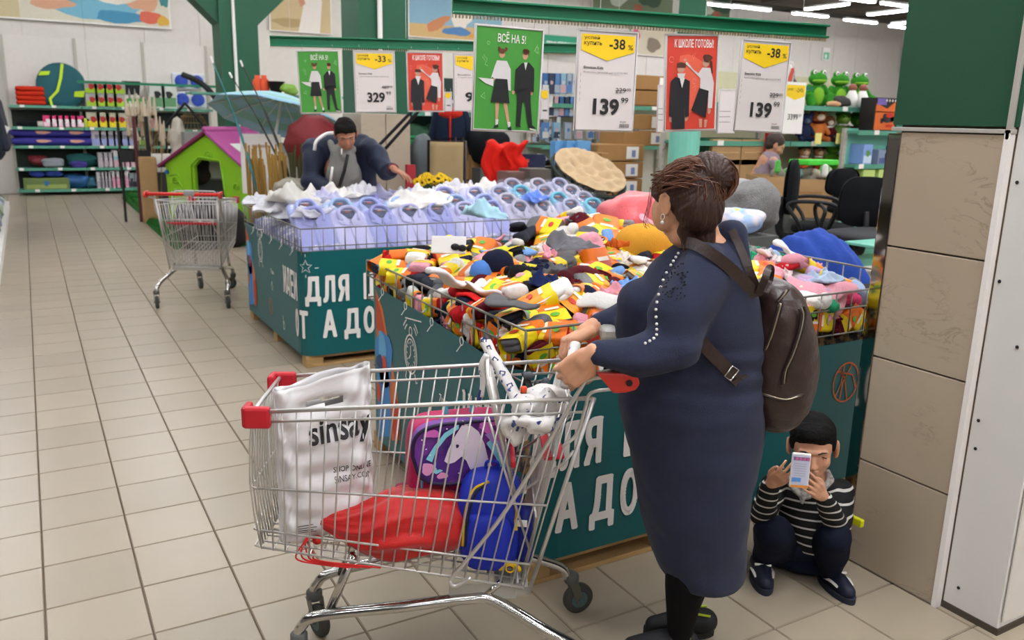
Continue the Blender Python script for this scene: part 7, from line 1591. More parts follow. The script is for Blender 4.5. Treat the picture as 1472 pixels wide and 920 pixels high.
def green_poster(px4, G0, G1, lab):
    t, S_, W_, H_ = card(lab, px4, G0, G1)
    skin, blk, wh = '#c99a80', '#1e1f22', '#d6d2d2'
    layers(t, S_, [('#4b9a3e', [rect(.035, .025, .93, .95)]),
      (skin, [blob(.40, .735, .042, .034, wob=.03), blob(.735, .735, .04, .036, wob=.03), [(.33, .28), (.385, .28), (.375, .08), (.345, .08)], [(.445, .28), (.50, .28), (.555, .07), (.52, .07)], blob(.30, .50, .018, .014), blob(.585, .385, .02, .018), blob(.855, .385, .02, .018)]),
      (wh, [[(.33, .675), (.47, .675), (.53, .60), (.545, .40), (.50, .40), (.49, .50), (.315, .50), (.27, .52), (.25, .50), (.30, .62)], [(.07, .505), (.29, .50), (.29, .43), (.18, .455)], [(.34, .12), (.385, .12), (.375, .055), (.345, .055)], [(.515, .10), (.56, .10), (.56, .04), (.53, .04)]]),
      ('#6a3c26', [blob(.40, .765, .045, .022, wob=.05), blob(.352, .785, .02, .018), blob(.452, .785, .02, .018), blob(.74, .775, .048, .028, wob=.1), [(.70, .79), (.78, .79), (.79, .73), (.77, .76), (.71, .76)]]),
      (blk, [[(.315, .505), (.485, .505), (.53, .28), (.26, .285)], [(.685, .665), (.79, .675), (.87, .62), (.88, .40), (.835, .40), (.825, .43), (.64, .37), (.60, .40), (.60, .60)], [(.63, .44), (.83, .44), (.84, .3), (.88, .08), (.94, .05), (.83, .05), (.755, .30), (.72, .3), (.70, .07), (.72, .055), (.64, .06), (.645, .3)], [(.32, .06), (.38, .075), (.385, .045), (.32, .035)], [(.52, .045), (.57, .06), (.58, .02), (.53, .02)]]),
      ('#e0dcdc', [[(.715, .672), (.765, .675), (.74, .60)], [(.84, .05), (.95, .035), (.93, .025), (.85, .035)]])], 'printed_picture')
    txt(t, S_, [('ВСЁ НА 5!', .33, .845, .40, .10)], M_paper, off=.01)
    m_ = MB(); f = S_(3)
    for pl in (circ(.20, .83, .02, .014, 10), [(.12, .70), (.16, .66), (.14, .72), (.19, .68), (.16, .63), (.2, .62)], [(.12, .33), (.17, .37), (.18, .31), (.12, .33)], circ(.90, .80, .02, .03, 9), [(.86, .78), (.9, .85), (.92, .76)]): ribbon_into(m_, pl, .006, f)
    m_.build('doodle_print', pm('#9cc890'), t); return t
def red_poster(px4, G0, G1, lab):
    t, S_, W_, H_ = card(lab, px4, G0, G1)
    skin, blk, wh = '#c99a84', '#252328', '#d8d2d2'
    layers(t, S_, [('#d34a38', [rect(.035, .025, .93, .95)]), ('#e06a50', [blob(.5, .5, .3, .3, seed=4)]),
      (skin, [blob(.30, .655, .075, .05, wob=.03), blob(.76, .715, .07, .05, wob=.03), blob(.37, .735, .03, .015), blob(.14, .13, .04, .03), blob(.42, .14, .035, .03), blob(.85, .21, .03, .03), [(.66, .13), (.72, .13), (.72, .04), (.67, .04)], [(.76, .12), (.82, .12), (.80, .04), (.76, .04)]]),
      (wh, [[(.23, .60), (.38, .60), (.33, .52), (.26, .52)], [(.69, .66), (.84, .655), (.92, .50), (.90, .24), (.82, .24), (.82, .42), (.66, .44), (.66, .55), (.40, .72), (.37, .70), (.62, .60)]]),
      ('#5a3222', [[(.22, .70), (.28, .715), (.38, .70), (.38, .66), (.22, .665)], blob(.78, .755, .085, .04), [(.82, .74), (.87, .72), (.89, .60), (.86, .60)]]),
      (blk, [[(.19, .565), (.28, .55), (.36, .55), (.46, .52), (.46, .16), (.39, .15), (.37, .25), (.39, .03), (.15, .03), (.14, .15), (.09, .17), (.11, .52)], [(.64, .45), (.82, .42), (.78, .14), (.50, .22)]])], 'printed_picture')
    m_ = MB(); poly_into(m_, [(.25, .555), (.35, .555), (.30, .45)], S_(12)); m_.build('collar_print', pm('#dcd8d8'), t)
    txt(t, S_, [('К ШКОЛЕ ГОТОВЫ!', .17, .86, .72, .085)], M_paper, off=.015)
    m_ = MB(); f = S_(3)
    for pl in (circ(.12, .74, .04, .03, 8), [(.5, .78), (.56, .81), (.52, .74), (.5, .78)], circ(.55, .52, .03, .03, 8), [(.52, .45), (.58, .48), (.56, .42)]): ribbon_into(m_, pl, .006, f)
    m_.build('doodle_print', pm('#e89080'), t); return t
def price(px4, G0, G1, lab, pct, old, big, oldc='00', name='Emotion Kids', line='Колготки детские арт.5222 КТ9П', off=0):
    t, S_, W_, H_ = card(lab, px4, G0, G1)
    m_ = MB(); poly_into(m_, [(.07, .95), (.94, .95), (.94, .795), (.5, .70), (.07, .795)], S_(2)); m_.build('yellow_flash', M_yel, t)
    txt(t, S_, [('успей', .11, .895, .25, .04), ('купить', .11, .835, .29, .045), ('-'+pct, .52, .815, .26, .10, .02), ('%', .83, .815, .08, .05), (name, .12, .615, .32, .028, .02), (line, .12, .57, .72, .024, -.002)] , off=.005)
    txt(t, S_, [(old, .66, .39, .17, .05, .0), (oldc, .845, .41, .07, .028, 0), ('99', .76, .29, .12, .055, .01), (big, .30, .165, .43, .165, .035), ('акция', .76, .09, .10, .018, 0)])
    m_ = MB(); ribbon_into(m_, [(.65, .41), (.84, .42)], .006, S_(4))
    for k in range(16): ribbon_into(m_, [(.76+.01*k, .045), (.76+.01*k, .08)], .004 if k % 3 else .007, S_(3))
    for k in range(5): ribbon_into(m_, [(.075, .3+.06*k), (.075, .33+.06*k)], .004, S_(3))
    m_.build('barcode', M_ink, t); return t
G1_ = lambda px: 3.10+.52*(px-650)/537
green_poster([(683, 33), (779, 40), (775, 192), (677, 188)], G1_(680)-.02, G1_(777)-.02, 'large green poster of two schoolchildren on the near rail')
price([(830, 40), (914, 46), (910, 190), (824, 188)], G1_(827)-.02, G1_(912)-.02, 'white price card reading 139 with yellow 38 percent flash, left one on near rail', '38', '229', '139')
red_poster([(956, 48), (1032, 52), (1029, 188), (953, 190)], G1_(955)-.02, G1_(1031)-.02, 'large red poster of two schoolchildren on the near rail')
price([(1064, 54), (1135, 60), (1124, 192), (1053, 189)], G1_(1058)-.02, G1_(1130)-.02, 'white price card reading 139 with yellow flash, right end of near rail', '38', '229', '139')
G2_ = lambda px: 5.3+.32*(px-388)/312
green_poster([(430, 72), (492, 75), (493, 163), (432, 164)], G2_(430)-.02, G2_(492)-.02, 'smaller green poster of two schoolchildren on the further rail')
price([(509, 72), (570, 75), (570, 162), (511, 162)], G2_(510)-.02, G2_(570)-.02, 'white price card reading 329 with yellow 33 percent flash', '33', '489', '329', name='Emotion Kids', line='Сорочка детская для мальчика')
red_poster([(585, 74), (639, 77), (639, 161), (586, 161)], G2_(585)-.02, G2_(639)-.02, 'smaller red poster of two schoolchildren on the further rail')
price([(652, 76), (708, 79), (708, 160), (652, 160)], G2_(652)-.02, G2_(708)-.02, 'white price card with yellow flash half hidden by the large green poster', '30', '139', '99', name='Emotion', line='Сорочка детская')
for (x0, x1, y0, y1, G, yel, lab) in ((943, 956, 122, 190, 6.0, 0, 'blank white card partly hidden left of the red poster'), (1030, 1056, 128, 192, 6.2, 0, 'white card with small text between the red poster and the right price card'), (776, 789, 128, 172, 8.0, 1, 'tiny white and yellow card right of the green poster'), (639, 650, 132, 160, 8.0, 1, 'tiny white and yellow card beside the smaller red poster')):
    t, S_, W_, H_ = card(lab, [(x0, y0), (x1, y0+1), (x1, y1), (x0, y1)], G, G)
    if yel: m_ = MB(); poly_into(m_, [(.07, .95), (.94, .95), (.94, .75), (.5, .66), (.07, .75)], S_(2)); m_.build('yellow_flash', M_yel, t); m_ = MB(); ribbon_into(m_, [(.3, .3), (.8, .3)], .05, S_(2)); m_.build('printed_line', M_ink, t)
    else: m_ = MB(); [ribbon_into(m_, [(.1, .5-.12*k), (.7, .5-.12*k)], .01, S_(2)) for k in range(3)]; m_.build('printed_line', M_ink, t)
# ================================================================== PEOPLE
def skin_mat(name, c): 
    m = mat(name, c, .5, var=.05, scale=30, bump=.05); b = m.node_tree.nodes['Principled BSDF']; b.inputs['Subsurface Weight'].default_value = .12; b.inputs['Subsurface Radius'].default_value = (.02, .008, .004); b.inputs['Subsurface Scale'].default_value = .3; return m
class Rows:
    """stack of horizontal elliptical sections measured row by row"""
    def __init__(s, rows, G, n=40): s.rows = rows; s.G = G; s.n = n
    def at(s, y):
        R_ = s.rows
        if y <= R_[0][0]: return R_[0]
        for a, b in zip(R_, R_[1:]):
            if a[0] <= y <= b[0]: t = (y-a[0])/(b[0]-a[0]); return tuple(a[i]+(b[i]-a[i])*t for i in range(len(a)))
        return R_[-1]
    def geo(s, row):
        y, xl, xr, b = row[:4]; G = s.G+(row[4] if len(row) > 4 else 0); c = PG((xl+xr)/2, y, G); a = (PG(xr, y, G)-PG(xl, y, G)).length/2; return c, a, b
    def loft(s, mb, step=8, e=1.0):
        y0, y1 = s.rows[0][0], s.rows[-1][0]; k = max(2, int((y1-y0)/step)); rings = []
        for i in range(k+1):
            c, a, b = s.geo(s.at(y0+(y1-y0)*i/k)); ring = []
            for t in np.linspace(0, 2*PI, s.n+1)[:-1]:
                ct, st_ = math.cos(t), math.sin(t); ring.append(c+RIGHT*a*math.copysign(abs(ct)**e, ct)+FWD*b*math.copysign(abs(st_)**e, st_))
            rings.append(ring)
        mb.loft(rings)
    def surf(s, x, y, off=.004):
        c, a, b = s.geo(s.at(y)); G = s.G
        for _ in range(4):
            p = PG(x, y, G); dx = max(-1, min(1, (p-c).dot(RIGHT)/a)); gc = c.dot(FWD); G = gc-b*math.sqrt(max(0, 1-dx*dx))-off
        return PG(x, y, G)
def hand(mb, W_, D_, N_, side, size=1.0, curl=(.5, .6, .5), spread=.12, thumb=(.6, .5), rs=1.0, fc=None):
    """W wrist, D towards the knuckles, N out of the palm, side +1/-1 where the thumb is (along D x N)"""
    W_ = Vector(W_); D_ = Vector(D_).normalized(); N_ = Vector(N_); N_ = (N_-D_*N_.dot(D_)).normalized(); S_ = D_.cross(N_)*side
    k = size; mb.chain([W_-D_*.02*k, W_+D_*.02*k], [.026*k*rs, .026*k*rs], 12)
    for i in range(4):
        lat = (.030-.020*i)*k; kn = W_+D_*(.088-.004*abs(i-1))*k+S_*lat-N_*.003*k
        mb.chain([W_+D_*.012*k+S_*lat*.6, W_+D_*.05*k+S_*lat*.9, kn], [.017*k*rs, .0145*k*rs, .0115*k*rs], 10)
        ln = (.043, .047, .044, .035)[i]*k; d = (D_+S_*(spread*(1.5-i))).normalized(); p = kn; r = (.0092, .0095, .009, .008)[i]*k*rs
        cs = fc[i] if fc else curl; ax = d.cross(N_).normalized()
        for j, (f, c) in enumerate(zip((1, .62, .5), cs)):
            d = Matrix.Rotation(c, 3, ax) @ d; q = p+d*ln*f; mb.cap(p, r*(1-.09*j), q, r*(.92-.09*j), 10); p = q
    # thumb
    b = W_+D_*.022*k+S_*.026*k+N_*.006*k; d = (D_*.75+S_*.62+N_*thumb[0]).normalized(); p = b+d*.034*k; mb.chain([b, p], [.0165*k*rs, .0125*k*rs], 10)
    d = (D_*.95+S_*.1+N_*thumb[1]).normalized(); q = p+d*.03*k; mb.cap(p, .0118*k*rs, q, .0105*k*rs, 10); d = (D_*.9-S_*.2+N_*thumb[1]).normalized(); mb.cap(q, .0104*k*rs, q+d*.022*k, .0088*k*rs, 10)
def head(mb, c, fwd, up, s=1.0, child=False):
    """skull, jaw, nose, lips, ears; returns frame (x side, y forward, z up)"""
    fwd = Vector(fwd).normalized(); up = Vector(up); up = (up-fwd*up.dot(fwd)).normalized(); sd = fwd.cross(up); c = Vector(c)
    R_ = Matrix((sd, fwd, up)).transposed(); P_ = lambda x, y, z: c+R_ @ Vector((x*s, y*s, z*s))
    mb.sell(P_(0, -.012, .028), (.076*s, .094*s, .086*s), R=R_, nu=28, nv=18)
    mb.sell(P_(0, .022, -.012), (.064*s, .066*s, .085*s), R=R_, nu=26, nv=16)
    mb.sell(P_(0, .040, -.062), (.040*s, .042*s, .040*s), R=R_, nu=20, nv=12)           # jaw / chin
    for q in (-1, 1): mb.sell(P_(q*.036, .050, -.022), (.026*s, .026*s, .028*s), R=R_, nu=14, nv=10)   # cheeks
    nl = .75 if child else 1
    mb.chain([P_(0, .082, .012), P_(0, .094*(1 if not child else .98), -.012), P_(0, .100*(1 if not child else .97), -.024)], [.008*s, .009*s, .0115*s], 10)
    for q in (-1, 1): mb.sell(P_(q*.011, .090, -.027), (.0075*s, .009*s, .007*s), R=R_, nu=8, nv=6)
    mb.sell(P_(0, .082, -.049), (.022*s, .010*s, .0055*s), R=R_, nu=12, nv=8); mb.sell(P_(0, .081, -.058), (.019*s, .010*s, .006*s), R=R_, nu=12, nv=8)
    mb.chain([P_(-.045, .070, .026), P_(-.02, .083, .030), P_(.02, .083, .030), P_(.045, .070, .026)], [.009*s]*4, 8)   # brow ridge
    for q in (-1, 1):
        M4 = Matrix.Translation(P_(q*.078, -.008, .0)) @ (R_ @ Matrix.Rotation(q*-.35, 3, 'Z') @ Matrix.Rotation(.12, 3, 'X')).to_4x4()
        ring = [M4 @ Vector((q*(.006+.004*math.sin(a)), (.015 if s > .99 and not child else .016)*s*math.cos(a), (.030 if s > .99 and not child else .031)*s*math.sin(a))) for a in np.linspace(0, 2*PI, 17)[:-1]]
        mb.tube(ring, .0052*s, 8, closed=True); mb.sell(M4 @ Vector((q*.003, 0, 0)), (.005*s, .014*s, .026*s), R=R_, nu=10, nv=8)
    return P_, R_
def eyes(parent, P_, R_, s, look=0, lid=None, base=Vector(), sclera=True):
    out = []
    for q in (-1, 1):
        mb = MB(); mb.mi = 0; mb.sell(P_(q*.031, .061, .008)-base, (.0125*s, .0125*s, .0105*s), R=R_, nu=12, nv=8)
        mb.mi = 1; mb.sell(P_(q*.031, .0735, .006+look)-base, (.0055*s, .004*s, .0055*s), R=R_, nu=10, nv=6)
        mb.mi = 2; mb.tube([P_(q*.031+a*.015, .0765-abs(a)*.004, .0105-abs(a)*.005)-base for a in (-1, -.5, 0, .5, 1)], .0018*s, 6)
        out.append(mb.build('eye', [M_paper, M_black, M_black], parent, smooth=True))
    return out
def brows(parent, P_, s, m, base=Vector(), z=.030):
    out = []
    for q in (-1, 1): mb = MB(); mb.tube([P_(q*x, y, zz)-base for x, y, zz in ((.015, .0895, z-.001), (.03, .087, z+.004), (.048, .074, z-.001))], [.0035*s, .0035*s, .002*s], 6); out.append(mb.build('eyebrow', m, parent, smooth=True))
    return out

# ------------------------------------------------------------------ WOMAN
base = Vector((PG(985, 915, 2.42).x, PG(985, 915, 2.42).y, 0))
wom = thing('person', 'woman in a navy knit dress with brown hair in a bun, holding the near cart', 'person', base)
M_sk = skin_mat('skin_woman', '#d6a484'); M_dress = mat('dress_navy', '#34384c', .95, var=.12, scale=120, bump=.25, bscale=350, sheen=.06)
GW = 2.42
dress = Rows([(344, 1000, 1052, .05), (352, 978, 1058, .085), (366, 955, 1068, .13), (385, 935, 1077, .165), (410, 918, 1086, .18), (440, 900, 1094, .19), (475, 893, 1100, .19), (515, 894, 1102, .18), (545, 889, 1101, .19), (575, 887, 1100, .20), (610, 893, 1098, .20), (650, 904, 1090, .20), (700, 914, 1080, .19), (750, 923, 1074, .18), (790, 934, 1070, .17), (812, 945, 1068, .165), (824, 956, 1066, .16)], GW)
near_arm = ([PG(1010, 400, 2.30), PG(975, 455, 2.23), PG(968, 500, 2.20), PG(915, 514, 2.17), PG(862, 508, 2.16)], [.085, .088, .080, .060, .041])
far_arm = ([PG(975, 395, 2.56), PG(935, 430, 2.58), PG(905, 452, 2.56), PG(862, 466, 2.46)], [.075, .066, .056, .040])
mb = MB(); dress.loft(mb, 7); mb.chain(*near_arm, 16); mb.chain(*far_arm, 14)
mb.chain([PG(1010, 385, 2.32), PG(1040, 385, 2.50)], [.07, .07], 12); mb.chain([PG(925, 440, 2.40), PG(918, 470, 2.40)], [.085, .08], 14)
mb.chain([PG(1050, 338, 2.42), PG(1062, 400, 2.42)], [.045, .05], 12)   # folded collar peak
lowz = dress.geo(dress.rows[-1])[0].z
def dress_disp(co, nr):
    z = co[:, 2]; m_e = np.exp(-((co-np.array(PG(985, 520, 2.2)))**2).sum(1)/.012)+.6*np.exp(-((z-1.0)/.13)**2)+.25*np.exp(-((z-.62)/.2)**2); w1 = wave(co, .005, 16, 2)+wave(co, .002, 45, 4)+wave(co*np.array([1, 1, 2.2]), .011, 17, 9, True)*m_e
    # horizontal pull folds around the waist, long soft folds in the skirt
    k = np.exp(-((z-.98)/.09)**2)*.004*np.sin(z*95+6*co[:, 0]); return co+nr*(w1+k)[:, None]
o = fuse(mb, 'dress', M_dress, .0085, wom, 8, dress_disp, label='navy blue knit dress'); o.matrix_parent_inverse = Matrix.Translation(-base)
# skin : one continuous body
mb = MB(); hf_ = (-RIGHT*.52+FWD*.85-UP*.15); HC = PG(984, 292, 2.41)
P_, R_ = head(mb, HC, hf_, UP, 1.0)
mb.chain([HC+Vector((0, 0, -.04))+RIGHT*.015, PG(1008, 345, 2.42), PG(1015, 372, 2.42)], [.058, .060, .075], 16)
mb.sell(P_(0, .018, -.055), (.058, .062, .052)); mb.sell(P_(0, -.0, -.085), (.052, .058, .045))
mb.chain([PG(1015, 372, 2.42), PG(1005, 450, 2.42), PG(1000, 560, 2.42), PG(1000, 660, 2.42)], [.09, .13, .15, .14], 18)
mb.chain([PG(1010, 400, 2.34), PG(972, 500, 2.21), PG(862, 508, 2.16), PG(846, 512, 2.16)], [.06, .045, .030, .026], 12)
mb.chain([PG(975, 395, 2.54), PG(905, 452, 2.56), PG(862, 466, 2.46), PG(850, 471, 2.45)], [.055, .04, .030, .027], 12)
# near hand : back of the hand towards the viewer, fingers down round the wrapped rod
wN = PG(848, 513, 2.16); kN = PG(820, 537, 2.18); hand(mb, wN, kN-wN, (FWD*.75-RIGHT*.35-UP*.55), 1, 1.0, fc=[(.75, .95, .6), (.7, .95, .6), (.65, .9, .6), (.6, .9, .6)], thumb=(.45, .6), rs=1.08)
wF = PG(850, 473, 2.45); kF = PG(818, 490, 2.42); hand(mb, wF, kF-wF, (-UP*.75-FWD*.25-RIGHT*.15), -1, 1.0, fc=[(.9, .9, .5), (.85, .95, .5), (.8, .95, .5), (.75, .95, .5)], thumb=(.5, .6), rs=1.08)
# legs
mb.sell(P_(-.05, .03, -.025), (.028, .05, .055), R=R_)
mb.chain([PG(1010, 660, 2.36), PG(1000, 760, 2.34), PG(985, 845, 2.35), PG(978, 908, 2.37)], [.12, .085, .055, .036], 14)
mb.chain([PG(1010, 660, 2.52), PG(1000, 760, 2.50), PG(990, 845, 2.49), PG(978, 893, 2.52)], [.12, .085, .055, .036], 14)
zcut = lowz+.02
o = fuse(mb, 'body', [M_sk, mat('lips', '#9c5a50', .4)], .0038, wom, 3, lambda co, nr: co+nr*wave(co, .0006, 90, 3)[:, None]); o.matrix_parent_inverse = Matrix.Translation(-base)
IB = Matrix.Translation(-base)
def fin(o, par=wom, b=IB):
    for q in (o if isinstance(o, list) else [o]): q.matrix_parent_inverse = b
    return o
# leggings and shoes
mb = MB(); mb.chain([PG(1010, 680, 2.36), PG(1000, 760, 2.34), PG(984, 845, 2.35), PG(978, 905, 2.37)], [.10, .09, .062, .042], 16); mb.chain([PG(1010, 680, 2.52), PG(1000, 760, 2.50), PG(989, 845, 2.49), PG(980, 890, 2.52)], [.10, .09, .062, .042], 16)
fin(fuse(mb, 'leggings', mat('leggings', '#0d0d10', .85, bump=.1), .008, wom, 4))
for (px, py, G, tx, ty) in ((976, 924, 2.38, 896, 930), (1004, 898, 2.50, 960, 886)):
    a = PG(px, py, G); a.z = 0; d = (PG(tx, ty, G)-a); d.z = 0; d.normalize(); m_ = MB()
    m_.chain([a+d*-.02+UP*.05, a+d*.06+UP*.045, a+d*.15+UP*.03], [.043, .042, .030], 14); s_ = fuse(m_, 'shoe', mat('shoe_black', '#15151a', .6), .005, wom, 3, lambda co, nr: np.stack([co[:, 0], co[:, 1], np.maximum(co[:, 2], .012)], 1)); fin(s_)
    m_ = MB(); sl = []; q = Vector((-d.y, d.x, 0))
    for t in np.linspace(0, 2*PI, 25)[:-1]: sl.append(a+d*(.065+.12*math.cos(t))+q*(.044*math.sin(t)))
    m_.loft([[p+UP*.0 for p in sl], [p+UP*.022 for p in sl]]); fin(m_.build('sole', M_black, wom))
    m_ = MB(); m_.tube([a+d*-.03+UP*.085+q*.03, a+d*.03+UP*.088+q*.02, a+d*.03+UP*.088-q*.02, a+d*-.03+UP*.085-q*.03], .004, 6); fin(m_.build('lime_edge', mat('lime_edge', '#c8dc28', .5), wom))
# hair
M_hair = mat('hair_brown', '#3c2014', .5, var=.35, scale=60, bump=.5, bscale=90)
def strandy(m, dirv=(1, 1, .12)):
    nt = m.node_tree; nz = [n for n in nt.nodes if n.type == 'TEX_NOISE']; mp = nt.nodes.new('ShaderNodeMapping'); mp.inputs['Scale'].default_value = dirv
    tc = [n for n in nt.nodes if n.type == 'TEX_COORD'][0]; nt.links.new(tc.outputs['Object'], mp.inputs[0])
    for n in nz: nt.links.new(mp.outputs[0], n.inputs['Vector'])
mb = MB(); 
mb.sell(P_(0, -.026, .034), (.086, .094, .084), R=R_, nu=30, nv=18)
mb.sell(P_(0, -.060, -.010), (.076, .066, .085), R=R_, nu=24, nv=14)
mb.sell(P_(0, .012, .060), (.078, .082, .050), R=R_, nu=24, nv=14)
mb.sell(P_(-.066, .015, .035), (.020, .045, .035), R=R_); mb.sell(P_(.066, .015, .035), (.020, .045, .035), R=R_)
mb.sell(PG(1020, 252, 2.38), (.066, .070, .068), nu=26, nv=16); mb.sell(PG(1028, 243, 2.40), (.040, .05, .038)); mb.sell(PG(990, 262, 2.38), (.05, .05, .045))
mb.chain([PG(1003, 300, 2.38), PG(1008, 345, 2.37), PG(1003, 383, 2.37)], [.055, .042, .014], 14); mb.chain([PG(1012, 330, 2.40), PG(1020, 365, 2.38)], [.04, .012], 10); mb.chain([PG(990, 330, 2.36), PG(992, 372, 2.35)], [.035, .010], 10)
Pn = np.array(HC)
def hair_disp(co, nr):
    # fine locks sweeping towards the bun
    b = np.array(PG(1014, 256, 2.40)); v = co-b; r = np.linalg.norm(v, axis=1); ang = np.arctan2(v[:, 2], v@np.array(RIGHT)); g = np.sin(ang*23+3*np.sin(r*30))*.6+np.sin(ang*41+r*20)*.4
    return co+nr*(g*.0022+wave(co, .0012, 60, 8))[:, None]
hair = fin(fuse(mb, 'hair', M_hair, .004, wom, 4, hair_disp, label='brown hair pinned into a bun')); strandy(M_hair, (1.6, 1.6, .35))
rg = random.Random(2); m_ = MB(); bc_ = PG(1014, 256, 2.36)
starts = [P_(-.080+rg.uniform(-.004, .004), .05*rg.random()+.0, .02+.07*rg.random()) for _ in range(70)]+[P_(-.06+.05*rg.random(), .06-.06*rg.random(), .095) for _ in range(50)]+[PG(1003+rg.uniform(-22, 25), 360+rg.uniform(-25, 20), 2.34) for _ in range(40)]
def on_hair(p): 
    c = P_(0, -.03, .035); d = p-c; q = R_.transposed() @ d; k = math.sqrt((q.x/.094)**2+(q.y/.104)**2+(q.z/.094)**2); return c+d/max(k, .3)*1.0 if k < 1 else p
for st_ in starts:
    e = bc_+Vector((rg.uniform(-.03, .03), rg.uniform(-.02, .02), rg.uniform(-.04, .03))); mid = on_hair(st_.lerp(e, .5)); m_.tube(smooth_path([on_hair(st_), on_hair(st_.lerp(e, .25)), mid, on_hair(st_.lerp(e, .75)), e], 4), [.0013]*17, 4)
for k in range(60):   # coils of the bun
    a0 = rg.uniform(0, 6.28); tl = rg.uniform(-.5, .5); rr = rg.uniform(.9, 1.03); c = PG(1014, 256, 2.40); pts = []
    for j in range(8): a = a0+j*.3; pts.append(c+RIGHT*(.080*rr*math.cos(a)*math.cos(tl))+UP*(.068*rr*math.sin(a))-FWD*(.076*rr*math.sin(tl+.9)*abs(math.cos(a*.5+tl))*.9))
    m_.tube(pts, .0013, 4)
for k in range(7):   # loose strands by the face
    a = P_(-.05-.01*rg.random(), .07+.01*rg.random(), .05+.02*rg.random()); m_.tube(smooth_path([a, a+Vector((-.01*rg.random(), 0, -.05)), a+Vector((-.02*rg.random()-.005, .0, -.10)), a+Vector((rg.uniform(-.02, .02), 0, -.12))], 5), .0006, 4)
s_ = fin(m_.build('hair_strands', mat('hair_light', '#6a4028', .4), wom)); s_['kind'] = 'stuff'
m_ = MB(); hc = PG(1003, 270, 2.30)
hc = PG(1005, 268, 2.325)
for k, (dx, dz) in enumerate(((-.022, .010), (-.012, .0), (-.014, .014), (0, .004), (.010, -.006), (.006, .010), (.02, -.012), (.026, -.004), (.03, -.018), (-.02, -.006))):
    m_.sell(hc+RIGHT*dx+UP*dz, (.0055, .0055, .0055), nu=8, nv=6)
m_.tube([hc-RIGHT*.025+UP*.005+FWD*.006, hc+RIGHT*.03-UP*.015+FWD*.006], .003, 6)
fin(m_.build('hair_clip', mat('clip_silver', '#d8d0c0', .1, 1), wom, smooth=True))
m_ = MB(); er = P_(-.088, -.004, -.040); m_.tube([er+Vector((0, 0, .004+.008*math.sin(a)))+R_ @ Vector((0, .008*math.cos(a), 0)) for a in np.linspace(0, 2*PI, 13)[:-1]], .0012, 5, closed=True); m_.sell(er+Vector((0, 0, -.012)), (.0055, .0055, .0055), nu=10, nv=8); fin(m_.build('earring', mat('pearl', '#ece8e2', .15), wom, smooth=True))
# studs on the sleeve
def arm_surf(px, py, off=.003):
    best = None; d = Vector(ray(px, py)).normalized(); o_ = Vector((0, 0, H)); bt = None
    P2, R2 = near_arm
    for i in range(len(P2)-1):
        for t in np.linspace(0, 1, 30):
            c = P2[i].lerp(P2[i+1], t); r = R2[i]+(R2[i+1]-R2[i])*t+off; oc = o_-c; b = oc.dot(d); q = b*b-(oc.dot(oc)-r*r)
            if q > 0:
                tt = -b-math.sqrt(q)
                if bt is None or tt < bt: bt = tt
    if bt is None: return dress.surf(px, py, .004)
    return o_+d*bt
path = smooth_path([(975, 364, 0), (958, 392, 0), (948, 418, 0), (943, 445, 0), (944, 470, 0), (943, 483, 0), (934, 490, 0), (926, 494, 0)], 5); m_ = MB(); acc = 0
last = None
for p in path:
    if last is None or (p-last).length > 6.6:
        q = arm_surf(p.x, p.y) if p.y > 385 else dress.surf(p.x, p.y, .006); m_.sell(q, (.0042, .0042, .0042), nu=8, nv=6); last = p
fin(m_.build('pearl_stud', mat('pearl', '#ece8e2', .15), wom, smooth=True))['kind'] = 'stuff'
m_ = MB(); rg = random.Random(6)
for k in range(60): x = rg.uniform(948, 985); y = rg.uniform(378, 430); q = arm_surf(x+(430-y)*.1, y, .004); m_.sell(q, (.0026, .0026, .0026), nu=6, nv=4)
fin(m_.build('dark_stud', M_black, wom))['kind'] = 'stuff'
# backpack (worn : its own thing)
bp_ = thing('leather_backpack', 'dark brown leather backpack with light zips worn on the woman\'s back', 'backpack', PG(1120, 615, 2.40)); BB = Matrix.Translation(-bp_.location)
M_lea = mat('brown_leather', '#3a2823', .38, var=.12, scale=14, bump=.25, bscale=60, coat=.15)
bk = Rows([(398, 1108, 1122, .03), (404, 1090, 1138, .07), (418, 1082, 1150, .11), (440, 1076, 1160, .13), (475, 1072, 1168, .14), (515, 1066, 1171, .145), (550, 1062, 1167, .145), (578, 1064, 1158, .135), (598, 1072, 1146, .115), (610, 1084, 1134, .08), (615, 1096, 1124, .04)], 2.43)
mb = MB(); bk.loft(mb, 5, .85)
def lea(co, nr): return co+nr*(wave(co, .0035, 22, 4, True)+wave(co, .0015, 60, 6))[:, None]
fin(fuse(mb, 'body', M_lea, .006, bp_, 4, lea), b=BB)
M_zip = mat('zip_metal', '#a89c88', .3, .7)
def path_on(pts, off=.004): return [bk.surf(p.x, p.y, off) for p in smooth_path([Vector((*q, 0)) for q in pts], 6)]
for k, pts in enumerate(([(1131, 417), (1126, 424), (1118, 433)], [(1122, 436), (1117, 455), (1108, 485), (1096, 515), (1090, 541)], [(1152, 442), (1155, 455), (1150, 480), (1140, 510), (1130, 532), (1127, 551)], [(1090, 561), (1108, 569), (1130, 574), (1152, 568)])):
    m_ = MB(); m_.tube(path_on(pts, .006), .0042, 6, flat=.6); fin(m_.build('zip', M_zip, bp_, smooth=True), b=BB)
    m_ = MB(); m_.tube([p+RIGHT*.006+UP*.004 for p in path_on(pts, .004)], .004, 6); m_.tube([p-RIGHT*.006-UP*.004 for p in path_on(pts, .004)], .004, 6); fin(m_.build('seam', mat('leather_dark', '#2a1c19', .5), bp_, smooth=True), b=BB)
